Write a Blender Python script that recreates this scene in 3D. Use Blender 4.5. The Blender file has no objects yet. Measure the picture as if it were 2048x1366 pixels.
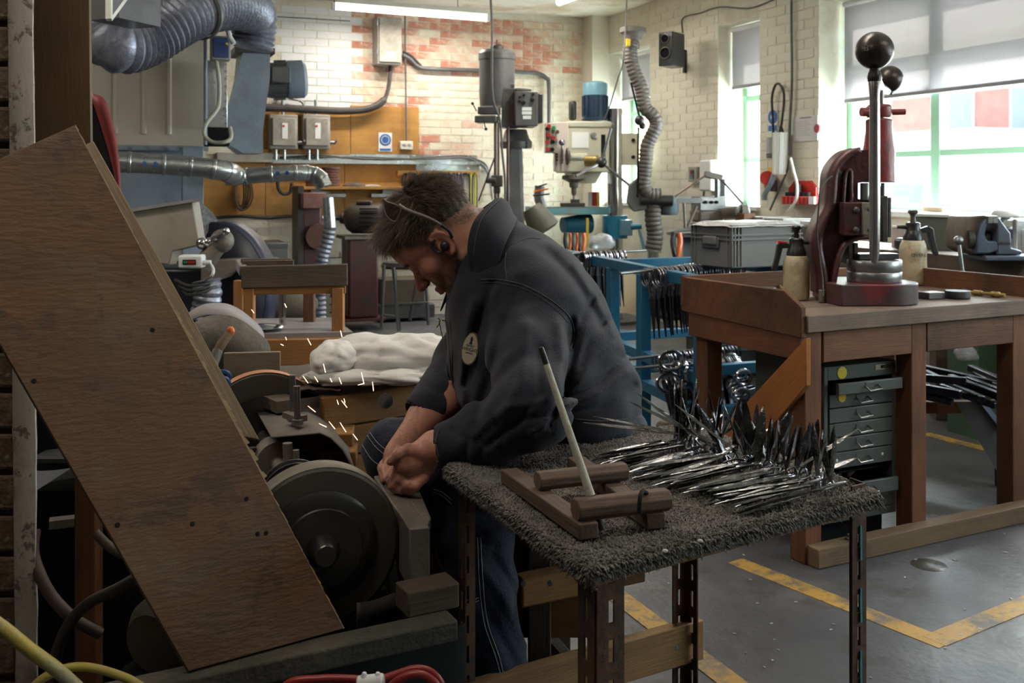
import bpy, bmesh, math, random
import numpy as np
from mathutils import Vector as V, Matrix as MX, noise as NZ
random.seed(7); np.random.seed(7)
S = bpy.context.scene; COL = S.collection
# ------------------------------------------------------------ camera
EYE = 1.3; F = 2000.0; CX = 1024.0; CY = 370.0        # eye height (m), focal length and horizon in the 2048x1366 frame
TH = math.radians(22)                                  # the room is turned 22 degrees to the camera
cd = bpy.data.cameras.new('camera'); cam = bpy.data.objects.new('camera', cd); COL.objects.link(cam)
cd.sensor_width = 36; cd.lens = 36*F/2048; cd.shift_y = -(683-CY)/2048
cam.location = (0, 0, EYE); cam.rotation_euler = (math.pi/2, 0, 0)
cd.dof.use_dof = True; cd.dof.focus_distance = 2.05; cd.dof.aperture_fstop = 9.0
cd.clip_start = 0.05; cd.clip_end = 200
S.camera = cam
S.view_settings.view_transform = 'Standard'; S.view_settings.look = 'None'
S.view_settings.gamma = 1; S.view_settings.use_curve_mapping = False
S.view_settings.exposure = 0.55
S.render.film_transparent = False
try:
    S.cycles.use_denoising = True; S.cycles.max_bounces = 8; S.cycles.diffuse_bounces = 5
    S.cycles.sample_clamp_indirect = 6; S.cycles.caustics_reflective = False; S.cycles.caustics_refractive = False
except Exception: pass
# ------------------------------------------------------------ room frame
UV = V((math.cos(TH), math.sin(TH), 0)); VV = V((-math.sin(TH), math.cos(TH), 0)); Z = V((0, 0, 1))
C0 = V((.94, 10.7, 0)); CEIL = 3.07
def RM(a, b, z=0): return C0 + UV*a + VV*b + Z*z        # room coordinates: a to the right along the back wall, b into the depth
# ------------------------------------------------------------ sky and lights
w = bpy.data.worlds.new('sky'); S.world = w; w.use_nodes = True
nt = w.node_tree; nt.nodes.clear()
wo = nt.nodes.new('ShaderNodeOutputWorld'); bg = nt.nodes.new('ShaderNodeBackground'); sk = nt.nodes.new('ShaderNodeTexSky')
sk.sky_type = 'NISHITA'; sk.sun_disc = False; sk.sun_elevation = math.radians(50); sk.sun_rotation = math.radians(35); sk.air_density = 1.5; sk.dust_density = 2.5
nt.links.new(sk.outputs[0], bg.inputs[0]); nt.links.new(bg.outputs[0], wo.inputs[0]); bg.inputs[1].default_value = 1.05
sd = bpy.data.lights.new('sun', 'SUN'); sun = bpy.data.objects.new('sun', sd); COL.objects.link(sun)
sd.energy = 20; sd.angle = math.radians(.6); sd.color = (1, .95, .86)
sun.rotation_euler = (-V((-.30, -.50, -.81))).to_track_quat('Z', 'Y').to_euler(); sun.location = (8, 12, 12)
# window openings on the right wall: (s0, s1) measured from the corner towards the camera
SILL, HEAD = 1.12, 2.67
OPEN = [(.22, 1.068), (2.243, 2.835), (3.557, 6.3), (7.1, 9.6), (10.3, 12.0)]
DAY = (.86, .93, 1.0)
for i, (s0, s1) in enumerate(OPEN):                     # daylight: one soft light in each real window opening, behind the glass
    ld = bpy.data.lights.new('daylight', 'AREA'); lo = bpy.data.objects.new('daylight', ld); COL.objects.link(lo)
    ld.shape = 'RECTANGLE'; ld.size = (s1-s0)*.98; ld.size_y = (HEAD-SILL)*.95 if i > 2 else .95
    ld.energy = [60, 45, 130, 72, 12][i]; ld.color = DAY
    zc = (HEAD+SILL)/2 if i > 2 else SILL+.5
    lo.location = RM(.40, -(s0+s1)/2, zc)
    lo.rotation_euler = (UV*1.0+Z*.25).to_track_quat('Z', 'Y').to_euler()
    lo.visible_camera = False
# ------------------------------------------------------------ helpers
def P(x, y, d): return V(((x-CX)/F*d, d, EYE-(y-CY)/F*d))          # the point d metres deep that the lens sees at pixel x, y
def G(x, y, h=0.0): return P(x, y, (EYE-h)*F/(y-CY))                # the same on the level z = h
def ONP(x, y, p0, n):
    c = V((0, 0, EYE)); r = P(x, y, 1)-c; return c+r*((p0-c).dot(n)/r.dot(n))
def BW(x, y, off=0): return ONP(x, y, C0-VV*off, VV)                # on (off in front of) the back wall
def RW(x, y, off=0): return ONP(x, y, C0-UV*off, UV)                # on the right wall
WM = {}
def wm(o): return WM.get(o.name, MX.Identity(4))
def reg(o, m, parent=None):
    COL.objects.link(o)
    if parent is not None: o.parent = parent; o.matrix_local = wm(parent).inverted() @ m
    else: o.matrix_local = m
    WM[o.name] = m.copy(); return o
def tag(o, label=None, cat=None, group=None, kind=None):
    if label: o['label'] = label
    if cat: o['category'] = cat
    if group: o['group'] = group
    if kind: o['kind'] = kind
    return o
def nth(i): return {1: 'first', 2: 'second', 3: 'third'}.get(i, '%d%s' % (i, 'th' if 10 < i % 100 < 14 else {1: 'st', 2: 'nd', 3: 'rd'}.get(i % 10, 'th')))
def thing(name, label, cat, loc=(0, 0, 0), rz=0, group=None, m=None):
    o = bpy.data.objects.new(name, None); o.empty_display_size = .05
    reg(o, m if m is not None else MX.Translation(V(loc)) @ MX.Rotation(rz, 4, 'Z')); return tag(o, label, cat, group)
def cpy(o, m, parent=None):                                         # copy a thing with its parts and sub-parts to matrix m
    c = o.copy(); reg(c, m, parent); rel = m @ wm(o).inverted()
    for ch in list(o.children): cpy(ch, rel @ wm(ch), c)
    return c
def fr(origin, ang=0, pitch=0, roll=0): return MX.Translation(V(origin)) @ MX.Rotation(ang, 4, 'Z') @ MX.Rotation(pitch, 4, 'X') @ MX.Rotation(roll, 4, 'Y')
def basis(o, x, y, z):
    m = MX.Identity(4)
    for i, a in enumerate((x, y, z)):
        for j in range(3): m[j][i] = a[j]
    for j in range(3): m[j][3] = o[j]
    return m
def pfr(x0, y0, x1, y1, d, ang=TH):
    """frame whose front face spans these pixels at depth d (bottom left), turned by ang; returns matrix, width, height"""
    o = P(x0, y1, d); k = (x1-CX)/F; c, s = math.cos(ang), math.sin(ang)
    wd = (k*o.y-o.x)/(c-k*s); return fr(o, ang), wd, (y1-y0)/F*d
def align(a, b, up=Z):                                              # frame at a with local X pointing to b
    x = (b-a).normalized(); up = V(up)
    if abs(x.dot(up)) > .98: up = V((0, 1, 0))
    y = up.cross(x).normalized(); return basis(a, x, y, x.cross(y))
def cat_(pts, n=8, closed=False):                                    # Catmull-Rom smoothing
    pts = [V(p) for p in pts]; out = []; m = len(pts)
    rng = range(m if closed else m-1)
    for i in rng:
        p0 = pts[(i-1) % m] if (closed or i > 0) else pts[0]*2-pts[1]; p1 = pts[i]; p2 = pts[(i+1) % m]
        p3 = pts[(i+2) % m] if (closed or i+2 < m) else p2*2-p1
        for k in range(n):
            t = k/n; out.append(.5*((2*p1)+(p2-p0)*t+(2*p0-5*p1+4*p2-p3)*t*t+(3*p1-p0-3*p2+p3)*t**3))
    if not closed: out.append(pts[-1])
    return out
class MB:
    def __init__(s, M=None): s.v = []; s.f = []; s.M = M if M is not None else MX.Identity(4)
    def add(s, vs, fs):
        k = len(s.v); s.v += [tuple(s.M @ V(p)) for p in vs]; s.f += [tuple(i+k for i in f) for f in fs]; return s
    def cb(s, a, b):                                                 # box from corner to corner
        x0, y0, z0 = a; x1, y1, z1 = b
        vs = [(x0, y0, z0), (x1, y0, z0), (x1, y1, z0), (x0, y1, z0), (x0, y0, z1), (x1, y0, z1), (x1, y1, z1), (x0, y1, z1)]
        return s.add(vs, [(0, 3, 2, 1), (4, 5, 6, 7), (0, 1, 5, 4), (1, 2, 6, 5), (2, 3, 7, 6), (3, 0, 4, 7)])
    def box(s, c, d): return s.cb([c[i]-d[i]/2 for i in range(3)], [c[i]+d[i]/2 for i in range(3)])
    def hexa(s, b, t): return s.add(list(b)+list(t), [(0, 3, 2, 1), (4, 5, 6, 7), (0, 1, 5, 4), (1, 2, 6, 5), (2, 3, 7, 6), (3, 0, 4, 7)])
    def bar(s, a, b, w, h, up=Z):
        a, b = V(a), V(b); m = align(a, b, up); L = (b-a).length
        return s.add([m @ V(p) for p in [(0, -w/2, -h/2), (L, -w/2, -h/2), (L, w/2, -h/2), (0, w/2, -h/2), (0, -w/2, h/2), (L, -w/2, h/2), (L, w/2, h/2), (0, w/2, h/2)]],
                     [(0, 3, 2, 1), (4, 5, 6, 7), (0, 1, 5, 4), (1, 2, 6, 5), (2, 3, 7, 6), (3, 0, 4, 7)])
    def cyl(s, a, b, r, r2=None, n=20, cap=True): return s.tube([a, b], [r, r if r2 is None else r2], n, cap=cap)
    def tube(s, pts, r, n=10, closed=False, cap=True):
        pts = [V(p) for p in pts]; m = len(pts); rr = r if isinstance(r, (list, tuple)) else [r]*m
        vs = []; fs = []; prev = None
        for i, p in enumerate(pts):
            if closed: t = pts[(i+1) % m]-pts[(i-1) % m]
            else: t = pts[min(i+1, m-1)]-pts[max(i-1, 0)]
            t = t.normalized() if t.length > 1e-9 else V((0, 0, 1))
            if prev is None:
                u = V((0, 0, 1)) if abs(t.z) < .9 else V((1, 0, 0)); u = (u-t*u.dot(t)).normalized()
            else:
                u = prev-t*prev.dot(t); u = u.normalized() if u.length > 1e-6 else prev
            prev = u; w_ = t.cross(u)
            for k in range(n):
                a = 2*math.pi*k/n; vs.append(p+(u*math.cos(a)+w_*math.sin(a))*rr[i])
        for i in range(m if closed else m-1):
            j = (i+1) % m
            for k in range(n): l = (k+1) % n; fs.append((i*n+k, i*n+l, j*n+l, j*n+k))
        if cap and not closed: fs += [tuple(range(n-1, -1, -1)), tuple((m-1)*n+k for k in range(n))]
        return s.add(vs, fs)
    def lathe(s, prof, o, ax=Z, n=28, cap=True):                     # prof: (radius, along)
        ax = V(ax).normalized(); o = V(o); u = V((1, 0, 0)) if abs(ax.x) < .9 else V((0, 1, 0)); u = (u-ax*u.dot(ax)).normalized(); w_ = ax.cross(u)
        vs = []; fs = []
        for r, h in prof:
            for k in range(n): a = 2*math.pi*k/n; vs.append(o+ax*h+(u*math.cos(a)+w_*math.sin(a))*r)
        for i in range(len(prof)-1):
            for k in range(n): l = (k+1) % n; fs.append((i*n+k, i*n+l, (i+1)*n+l, (i+1)*n+k))
        if cap: fs += [tuple(range(n-1, -1, -1)), tuple((len(prof)-1)*n+k for k in range(n))]
        return s.add(vs, fs)
    def sph(s, c, r, sc=(1, 1, 1), n=16):
        vs = []; fs = []; m = n//2
        for i in range(m+1):
            a = math.pi*i/m
            for k in range(n):
                b = 2*math.pi*k/n; vs.append((c[0]+r*sc[0]*math.sin(a)*math.cos(b), c[1]+r*sc[1]*math.sin(a)*math.sin(b), c[2]+r*sc[2]*math.cos(a)))
        for i in range(m):
            for k in range(n): l = (k+1) % n; fs.append((i*n+k, (i+1)*n+k, (i+1)*n+l, i*n+l))
        return s.add(vs, fs)
    def prism(s, poly, o, ex, ey, ez):                               # polygon in ex, ey swept along the vector ez
        o, ex, ey, ez = V(o), V(ex), V(ey), V(ez); n = len(poly)
        vs = [o+ex*p[0]+ey*p[1] for p in poly]+[o+ex*p[0]+ey*p[1]+ez for p in poly]
        return s.add(vs, [tuple(range(n-1, -1, -1)), tuple(range(n, 2*n))]+[(i, (i+1) % n, n+(i+1) % n, n+i) for i in range(n)])
    def grid(s, rows, th=0):                                         # rows of points, optional thickness along the normals' average
        a, b = len(rows), len(rows[0]); vs = [V(p) for r in rows for p in r]
        return s.add(vs, [(i*b+j, i*b+j+1, (i+1)*b+j+1, (i+1)*b+j) for i in range(a-1) for j in range(b-1)])
    def build(s, name, mat, parent=None, M=None, bev=0, smooth=35, sub=0, solid=0, seg=2):
        if M is None:
            if parent is not None: M = wm(parent)
            else:
                a = np.array(s.v); M = MX.Translation(V(((a[:, 0].min()+a[:, 0].max())/2, (a[:, 1].min()+a[:, 1].max())/2, a[:, 2].min())))
        Mi = M.inverted(); me = bpy.data.meshes.new(name); me.from_pydata([tuple(Mi @ V(p)) for p in s.v], [], s.f); me.materials.append(mat)
        if smooth:
            me.polygons.foreach_set('use_smooth', [True]*len(me.polygons)); me.set_sharp_from_angle(angle=math.radians(smooth))
        o = bpy.data.objects.new(name, me); reg(o, M, parent)
        fix(o)
        if solid: md = o.modifiers.new('solid', 'SOLIDIFY'); md.thickness = solid; md.offset = 0
        if bev: md = o.modifiers.new('bevel', 'BEVEL'); md.width = bev; md.segments = seg; md.limit_method = 'ANGLE'; md.angle_limit = math.radians(40)
        if sub: md = o.modifiers.new('subd', 'SUBSURF'); md.levels = sub; md.render_levels = sub
        return o
def fix(o):
    bm = bmesh.new(); bm.from_mesh(o.data); bmesh.ops.recalc_face_normals(bm, faces=bm.faces); bm.to_mesh(o.data); bm.free()
def plank(name, mat, a, b, w, t, parent=None, up=Z, bev=.003, label=None):
    a, b = V(a), V(b); m = align(a, b, up); L = (b-a).length
    o = MB(m).cb((0, -w/2, -t/2), (L, w/2, t/2)).build(name, mat, parent, M=m, bev=bev)
    if label: o['label'] = label
    return o
def mesh_np(name, vs, fs, mat, parent=None, smooth=True):
    me = bpy.data.meshes.new(name); nv, nf = len(vs), len(fs); k = fs.shape[1]
    M = wm(parent) if parent is not None else MX.Identity(4)
    if parent is not None: Mi = np.array(M.inverted()); vs = vs @ Mi[:3, :3].T + Mi[:3, 3]
    me.vertices.add(nv); me.vertices.foreach_set('co', vs.astype(np.float32).ravel())
    me.loops.add(nf*k); me.loops.foreach_set('vertex_index', fs.astype(np.int32).ravel())
    me.polygons.add(nf); me.polygons.foreach_set('loop_start', np.arange(nf, dtype=np.int32)*k)
    try: me.polygons.foreach_set('loop_total', np.full(nf, k, dtype=np.int32))
    except Exception: pass
    me.update(calc_edges=True); me.validate()
    if smooth: me.polygons.foreach_set('use_smooth', [True]*len(me.polygons))
    me.materials.append(mat); o = bpy.data.objects.new(name, me); return reg(o, M, parent)
# ------------------------------------------------------------ materials
MC = {}
def _n(nt, t, **k):
    n = nt.nodes.new(t)
    for a, b in k.items(): setattr(n, a, b)
    return n
def mat(name, c1, c2=None, rough=.6, metal=0, scale=6, bump=.15, bscale=None, stretch=None, stain=None, sscale=2.5, samt=.5, coord='Object', spec=.5, alpha=1, trans=0, emit=None, rvar=.15, detail=6, coat=0, sheen=0, wear=None, wamt=.6):
    if name in MC: return MC[name]
    m = bpy.data.materials.new(name); m.use_nodes = True; nt = m.node_tree; nt.nodes.clear(); L = nt.links.new
    out = _n(nt, 'ShaderNodeOutputMaterial'); b = _n(nt, 'ShaderNodeBsdfPrincipled'); L(b.outputs[0], out.inputs[0])
    tc = _n(nt, 'ShaderNodeTexCoord'); src = tc.outputs[coord]
    mp = _n(nt, 'ShaderNodeMapping'); L(src, mp.inputs[0])
    if stretch: mp.inputs['Scale'].default_value = stretch
    no = _n(nt, 'ShaderNodeTexNoise'); no.inputs['Scale'].default_value = scale; no.inputs['Detail'].default_value = detail; no.inputs['Roughness'].default_value = .62; L(mp.outputs[0], no.inputs[0])
    c2 = c2 or tuple(x*.7 for x in c1)
    r = _n(nt, 'ShaderNodeValToRGB'); r.color_ramp.elements[0].position = .32; r.color_ramp.elements[1].position = .68
    r.color_ramp.elements[0].color = (*c1, 1); r.color_ramp.elements[1].color = (*c2, 1); L(no.outputs[0], r.inputs[0]); col = r.outputs[0]
    def over(col, cc, sc, amt, lo=.5, hi=.62, off=0):
        n2 = _n(nt, 'ShaderNodeTexNoise'); n2.inputs['Scale'].default_value = sc; n2.inputs['Detail'].default_value = 8; n2.inputs['Roughness'].default_value = .7
        mp2 = _n(nt, 'ShaderNodeMapping'); mp2.inputs['Location'].default_value = (off, off, off); L(src, mp2.inputs[0]); L(mp2.outputs[0], n2.inputs[0])
        r2 = _n(nt, 'ShaderNodeMapRange'); r2.inputs[1].default_value = lo; r2.inputs[2].default_value = hi; r2.inputs[4].default_value = amt; L(n2.outputs[0], r2.inputs[0])
        mx = _n(nt, 'ShaderNodeMix', data_type='RGBA'); L(r2.outputs[0], mx.inputs[0]); L(col, mx.inputs[6]); mx.inputs[7].default_value = (*cc, 1); return mx.outputs[2]
    if stain: col = over(col, stain, sscale, samt, off=3.1)
    if wear: col = over(col, wear, sscale*4, wamt, .56, .6, 7.7)
    L(col, b.inputs['Base Color'])
    b.inputs['Metallic'].default_value = metal; b.inputs['Specular IOR Level'].default_value = spec
    if rvar:
        mr = _n(nt, 'ShaderNodeMapRange'); mr.inputs[3].default_value = max(.03, rough-rvar); mr.inputs[4].default_value = min(1, rough+rvar); L(no.outputs[0], mr.inputs[0]); L(mr.outputs[0], b.inputs['Roughness'])
    else: b.inputs['Roughness'].default_value = rough
    if bump:
        nb = _n(nt, 'ShaderNodeTexNoise'); nb.inputs['Scale'].default_value = bscale or scale*6; nb.inputs['Detail'].default_value = 4; L(mp.outputs[0], nb.inputs[0])
        bp = _n(nt, 'ShaderNodeBump'); bp.inputs['Strength'].default_value = bump; bp.inputs['Distance'].default_value = .01; L(nb.outputs[0], bp.inputs['Height']); L(bp.outputs[0], b.inputs['Normal'])
    if coat: b.inputs['Coat Weight'].default_value = coat
    if sheen: b.inputs['Sheen Weight'].default_value = sheen; b.inputs['Sheen Roughness'].default_value = .5
    if trans: b.inputs['Transmission Weight'].default_value = trans
    if emit: b.inputs['Emission Color'].default_value = (*emit[:3], 1); b.inputs['Emission Strength'].default_value = emit[3]
    MC[name] = m; return m
def wood(name, c1, c2, c3=None, rough=.7, ring=9, samt=.6, wear=None):
    """timber: grain runs along local X"""
    if name in MC: return MC[name]
    m = bpy.data.materials.new(name); m.use_nodes = True; nt = m.node_tree; nt.nodes.clear(); L = nt.links.new
    out = _n(nt, 'ShaderNodeOutputMaterial'); b = _n(nt, 'ShaderNodeBsdfPrincipled'); L(b.outputs[0], out.inputs[0])
    tc = _n(nt, 'ShaderNodeTexCoord'); oi = _n(nt, 'ShaderNodeObjectInfo')
    ad = _n(nt, 'ShaderNodeVectorMath', operation='ADD'); L(tc.outputs['Object'], ad.inputs[0])
    sc_ = _n(nt, 'ShaderNodeVectorMath', operation='SCALE'); cx = _n(nt, 'ShaderNodeCombineXYZ'); L(oi.outputs['Random'], cx.inputs[0]); L(oi.outputs['Random'], cx.inputs[1]); L(cx.outputs[0], sc_.inputs[0]); sc_.inputs[3].default_value = 17.3; L(sc_.outputs[0], ad.inputs[1])
    mp = _n(nt, 'ShaderNodeMapping'); mp.inputs['Scale'].default_value = (.5, 7, 7); L(ad.outputs[0], mp.inputs[0])
    n1 = _n(nt, 'ShaderNodeTexNoise'); n1.inputs['Scale'].default_value = ring*.55; n1.inputs['Detail'].default_value = 7; n1.inputs['Distortion'].default_value = 1.2; L(mp.outputs[0], n1.inputs[0])
    r = _n(nt, 'ShaderNodeValToRGB'); e = r.color_ramp.elements; e[0].position = .3; e[0].color = (*c1, 1); e[1].position = .7; e[1].color = (*c2, 1); L(n1.outputs[0], r.inputs[0])
    n2 = _n(nt, 'ShaderNodeTexNoise'); n2.inputs['Scale'].default_value = 3.2; n2.inputs['Detail'].default_value = 8; n2.inputs['Roughness'].default_value = .68; L(ad.outputs[0], n2.inputs[0])
    mr = _n(nt, 'ShaderNodeMapRange'); mr.inputs[1].default_value = .42; mr.inputs[2].default_value = .68; mr.inputs[4].default_value = samt; L(n2.outputs[0], mr.inputs[0])
    mx = _n(nt, 'ShaderNodeMix', data_type='RGBA'); L(mr.outputs[0], mx.inputs[0]); L(r.outputs[0], mx.inputs[6]); mx.inputs[7].default_value = (*(c3 or tuple(v*.45 for v in c1)), 1)
    L(mx.outputs[2], b.inputs['Base Color']); b.inputs['Roughness'].default_value = rough; b.inputs['Specular IOR Level'].default_value = .35
    mp3 = _n(nt, 'ShaderNodeMapping'); mp3.inputs['Scale'].default_value = (4, 60, 60); L(ad.outputs[0], mp3.inputs[0])
    n3 = _n(nt, 'ShaderNodeTexNoise'); n3.inputs['Scale'].default_value = 3; n3.inputs['Detail'].default_value = 3; L(mp3.outputs[0], n3.inputs[0])
    bp = _n(nt, 'ShaderNodeBump'); bp.inputs['Strength'].default_value = .35; bp.inputs['Distance'].default_value = .004; L(n3.outputs[0], bp.inputs['Height']); L(bp.outputs[0], b.inputs['Normal'])
    MC[name] = m; return m
def text(name, s, mtl, M, size, parent, align_='CENTER', ext=.0006):
    cu = bpy.data.curves.new(name, 'FONT'); cu.body = s; cu.size = size; cu.align_x = align_; cu.align_y = 'CENTER'; cu.extrude = ext; cu.materials.append(mtl)
    tmp = bpy.data.objects.new(name, cu); me = bpy.data.meshes.new_from_object(tmp); me.name = name; bpy.data.objects.remove(tmp)
    if not me.materials: me.materials.append(mtl)
    o = bpy.data.objects.new(name, me); o['kind'] = 'stuff'; return reg(o, M, parent)
# ============================================================ ROOM
m_plaster = mat('painted_masonry', (.70, .67, .58), (.60, .56, .46), rough=.75, scale=2.2, bump=.25, bscale=30, stain=(.42, .34, .22), sscale=1.6, samt=.45, wear=(.5, .42, .3), wamt=.3)
m_white = mat('white_paint', (.74, .75, .75), (.66, .67, .67), rough=.7, scale=3, bump=.15, stain=(.5, .48, .44), samt=.3)
m_bcream = mat('brick_cream', (.70, .66, .55), (.60, .54, .42), rough=.75, scale=5, bump=.35, bscale=60, stain=(.50, .30, .21), sscale=5, samt=.4)
m_bpier = mat('brick_pier', (.71, .67, .57), (.64, .60, .49), rough=.75, scale=3, bump=.2, bscale=60, stain=(.48, .42, .3), sscale=3, samt=.3)
m_bwhite = mat('brick_white', (.74, .75, .76), (.67, .68, .69), rough=.7, scale=4, bump=.2, bscale=50)
m_bred = mat('brick_red', (.42, .14, .09), (.55, .27, .19), rough=.8, scale=14, bump=.4, bscale=70, stain=(.66, .58, .46), sscale=8, samt=.9)
m_bpink = mat('brick_pink', (.56, .33, .25), (.64, .50, .38), rough=.8, scale=10, bump=.4, bscale=70, stain=(.67, .60, .48), sscale=6, samt=.9)
m_ceil = mat('ceiling_paint', (.74, .70, .62), (.66, .61, .52), rough=.8, scale=.7, bump=.1, stain=(.42, .29, .15), sscale=.9, samt=.75)
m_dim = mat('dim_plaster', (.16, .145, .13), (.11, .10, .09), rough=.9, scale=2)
m_floor = mat('concrete_floor', (.105, .105, .112), (.058, .058, .064), rough=.45, scale=2.2, bump=.25, bscale=40, stain=(.19, .18, .17), sscale=1.3, samt=.55, wear=(.05, .045, .04), wamt=.6, rvar=.2, spec=.6)
m_line = mat('yellow_floor_paint', (.50, .29, .05), (.38, .22, .055), rough=.5, scale=9, bump=.1, stain=(.12, .115, .11), sscale=7, samt=.95, wear=(.16, .13, .09), wamt=.8)
m_green = mat('green_frame_paint', (.33, .58, .40), (.28, .52, .36), rough=.45, scale=3, bump=.05)
m_dark = mat('near_black', (.009, .009, .0095), (.014, .014, .014), rough=.8, bump=.05, spec=.15)
m_black = mat('black_plastic', (.015, .015, .017), (.022, .022, .024), rough=.38, bump=.03)
m_rubber = mat('black_rubber', (.02, .02, .022), (.035, .033, .03), rough=.6, bump=.05)
def simple(name, fn):
    m = bpy.data.materials.new(name); m.use_nodes = True; nt = m.node_tree; nt.nodes.clear(); fn(nt); MC[name] = m; return m
def _glass(nt):
    o = _n(nt, 'ShaderNodeOutputMaterial'); t = _n(nt, 'ShaderNodeBsdfTransparent'); g = _n(nt, 'ShaderNodeBsdfGlossy'); x = _n(nt, 'ShaderNodeMixShader')
    t.inputs[0].default_value = (.95, .98, .97, 1); g.inputs[1].default_value = .02; x.inputs[0].default_value = .07
    nt.links.new(t.outputs[0], x.inputs[1]); nt.links.new(g.outputs[0], x.inputs[2]); nt.links.new(x.outputs[0], o.inputs[0])
m_glass = simple('window_glass', _glass)
def _blind(nt):
    o = _n(nt, 'ShaderNodeOutputMaterial'); t = _n(nt, 'ShaderNodeBsdfTranslucent'); g = _n(nt, 'ShaderNodeBsdfDiffuse'); x = _n(nt, 'ShaderNodeMixShader'); tr = _n(nt, 'ShaderNodeBsdfTransparent'); x2 = _n(nt, 'ShaderNodeMixShader')
    wv = _n(nt, 'ShaderNodeTexWave'); wv.inputs['Scale'].default_value = 60; tc = _n(nt, 'ShaderNodeTexCoord'); nt.links.new(tc.outputs['Object'], wv.inputs[0])
    r = _n(nt, 'ShaderNodeValToRGB'); r.color_ramp.elements[0].color = (.43, .41, .42, 1); r.color_ramp.elements[1].color = (.48, .455, .465, 1); nt.links.new(wv.outputs[0], r.inputs[0])
    nt.links.new(r.outputs[0], t.inputs[0]); nt.links.new(r.outputs[0], g.inputs[0]); x.inputs[0].default_value = .45
    nt.links.new(t.outputs[0], x.inputs[2]); nt.links.new(g.outputs[0], x.inputs[1]); x2.inputs[0].default_value = .07
    nt.links.new(x.outputs[0], x2.inputs[1]); nt.links.new(tr.outputs[0], x2.inputs[2]); nt.links.new(x2.outputs[0], o.inputs[0])
m_blind = simple('blind_mesh', _blind)
def struct(o, kind='structure'): o['kind'] = kind; return o
A0, B0 = -8.6, -13.0
floor = struct(MB().hexa([RM(A0, B0, -.1), RM(.0, B0, -.1), RM(.0, 0, -.1), RM(A0, 0, -.1)], [RM(A0, B0), RM(0, B0), RM(0, 0), RM(A0, 0)]).build('floor', m_floor))
ceil = struct(MB().hexa([RM(A0, B0, CEIL), RM(.4, B0, CEIL), RM(.4, .3, CEIL), RM(A0, .3, CEIL)], [RM(A0, B0, CEIL+.1), RM(.4, B0, CEIL+.1), RM(.4, .3, CEIL+.1), RM(A0, .3, CEIL+.1)]).build('ceiling', m_ceil))
def slab(a0, a1, b0, b1, z0, z1): return [RM(a0, b0, z0), RM(a1, b0, z0), RM(a1, b1, z0), RM(a0, b1, z0)], [RM(a0, b0, z1), RM(a1, b0, z1), RM(a1, b1, z1), RM(a0, b1, z1)]
wb = struct(MB().hexa(*slab(A0, .4, 0, .3, 0, CEIL)).build('wall_back', m_plaster, smooth=0))
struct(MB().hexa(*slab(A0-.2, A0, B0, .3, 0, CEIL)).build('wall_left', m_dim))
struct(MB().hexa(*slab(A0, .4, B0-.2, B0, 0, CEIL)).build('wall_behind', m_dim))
mb = MB(); edges = [0]+[x for o in OPEN for x in o]+[-B0]
for i in range(0, len(edges), 2): mb.hexa(*slab(0, .31, -edges[i+1], -edges[i], 0, CEIL))
for s0, s1 in OPEN: mb.hexa(*slab(0, .31, -s1, -s0, 0, SILL)); mb.hexa(*slab(0, .31, -s1, -s0, HEAD, CEIL))
wr = struct(mb.build('wall_right', m_plaster, smooth=0))
# ---- floor lines (painted, worn)
FLN = [0]
def fline(a, b, wd=.075):
    FLN[0] += 1
    a, b = G(*a), G(*b); n = (b-a).cross(Z).normalized()*wd/2
    o = MB().hexa([a-n, b-n, b+n, a+n], [p+Z*(.0012+.0005*FLN[0]) for p in (a-n, b-n, b+n, a+n)]).build('floor_line', m_line, floor)
fline((1470, 1122), (1893, 1290)); fline((1868, 1283), (2120, 1180)); fline((1180, 1150), (1560, 1440)); fline((1850, 868), (1975, 900)); fline((1225, 683), (1290, 700), .09)
for x, y, r in ((1858, 1130, .06),):
    c = G(x, y); MB().lathe([(r, 0), (r*.96, .0014)], c, n=24).build('floor_stain', mat('oil_stain', (.07, .066, .055), (.04, .038, .03), rough=.3, scale=20), floor)
# small chips of litter on the floor
m_chip = mat('pale_chip', (.5, .5, .5), (.35, .34, .33), rough=.6)
mb = MB()
for i in range(70):
    x = random.uniform(1180, 2048); y = random.uniform(900, 1360); c = G(x, y); a = random.random()*3; r = random.uniform(.002, .007)
    mb.M = fr(c, a); mb.cb((-r, -r*.5, .0005), (r, r*.5, .003))
mb.M = MX.Identity(4); tag(mb.build('floor_litter', m_chip), 'scattered pale chips and shavings on the grey concrete floor', 'litter', kind='stuff')
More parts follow.
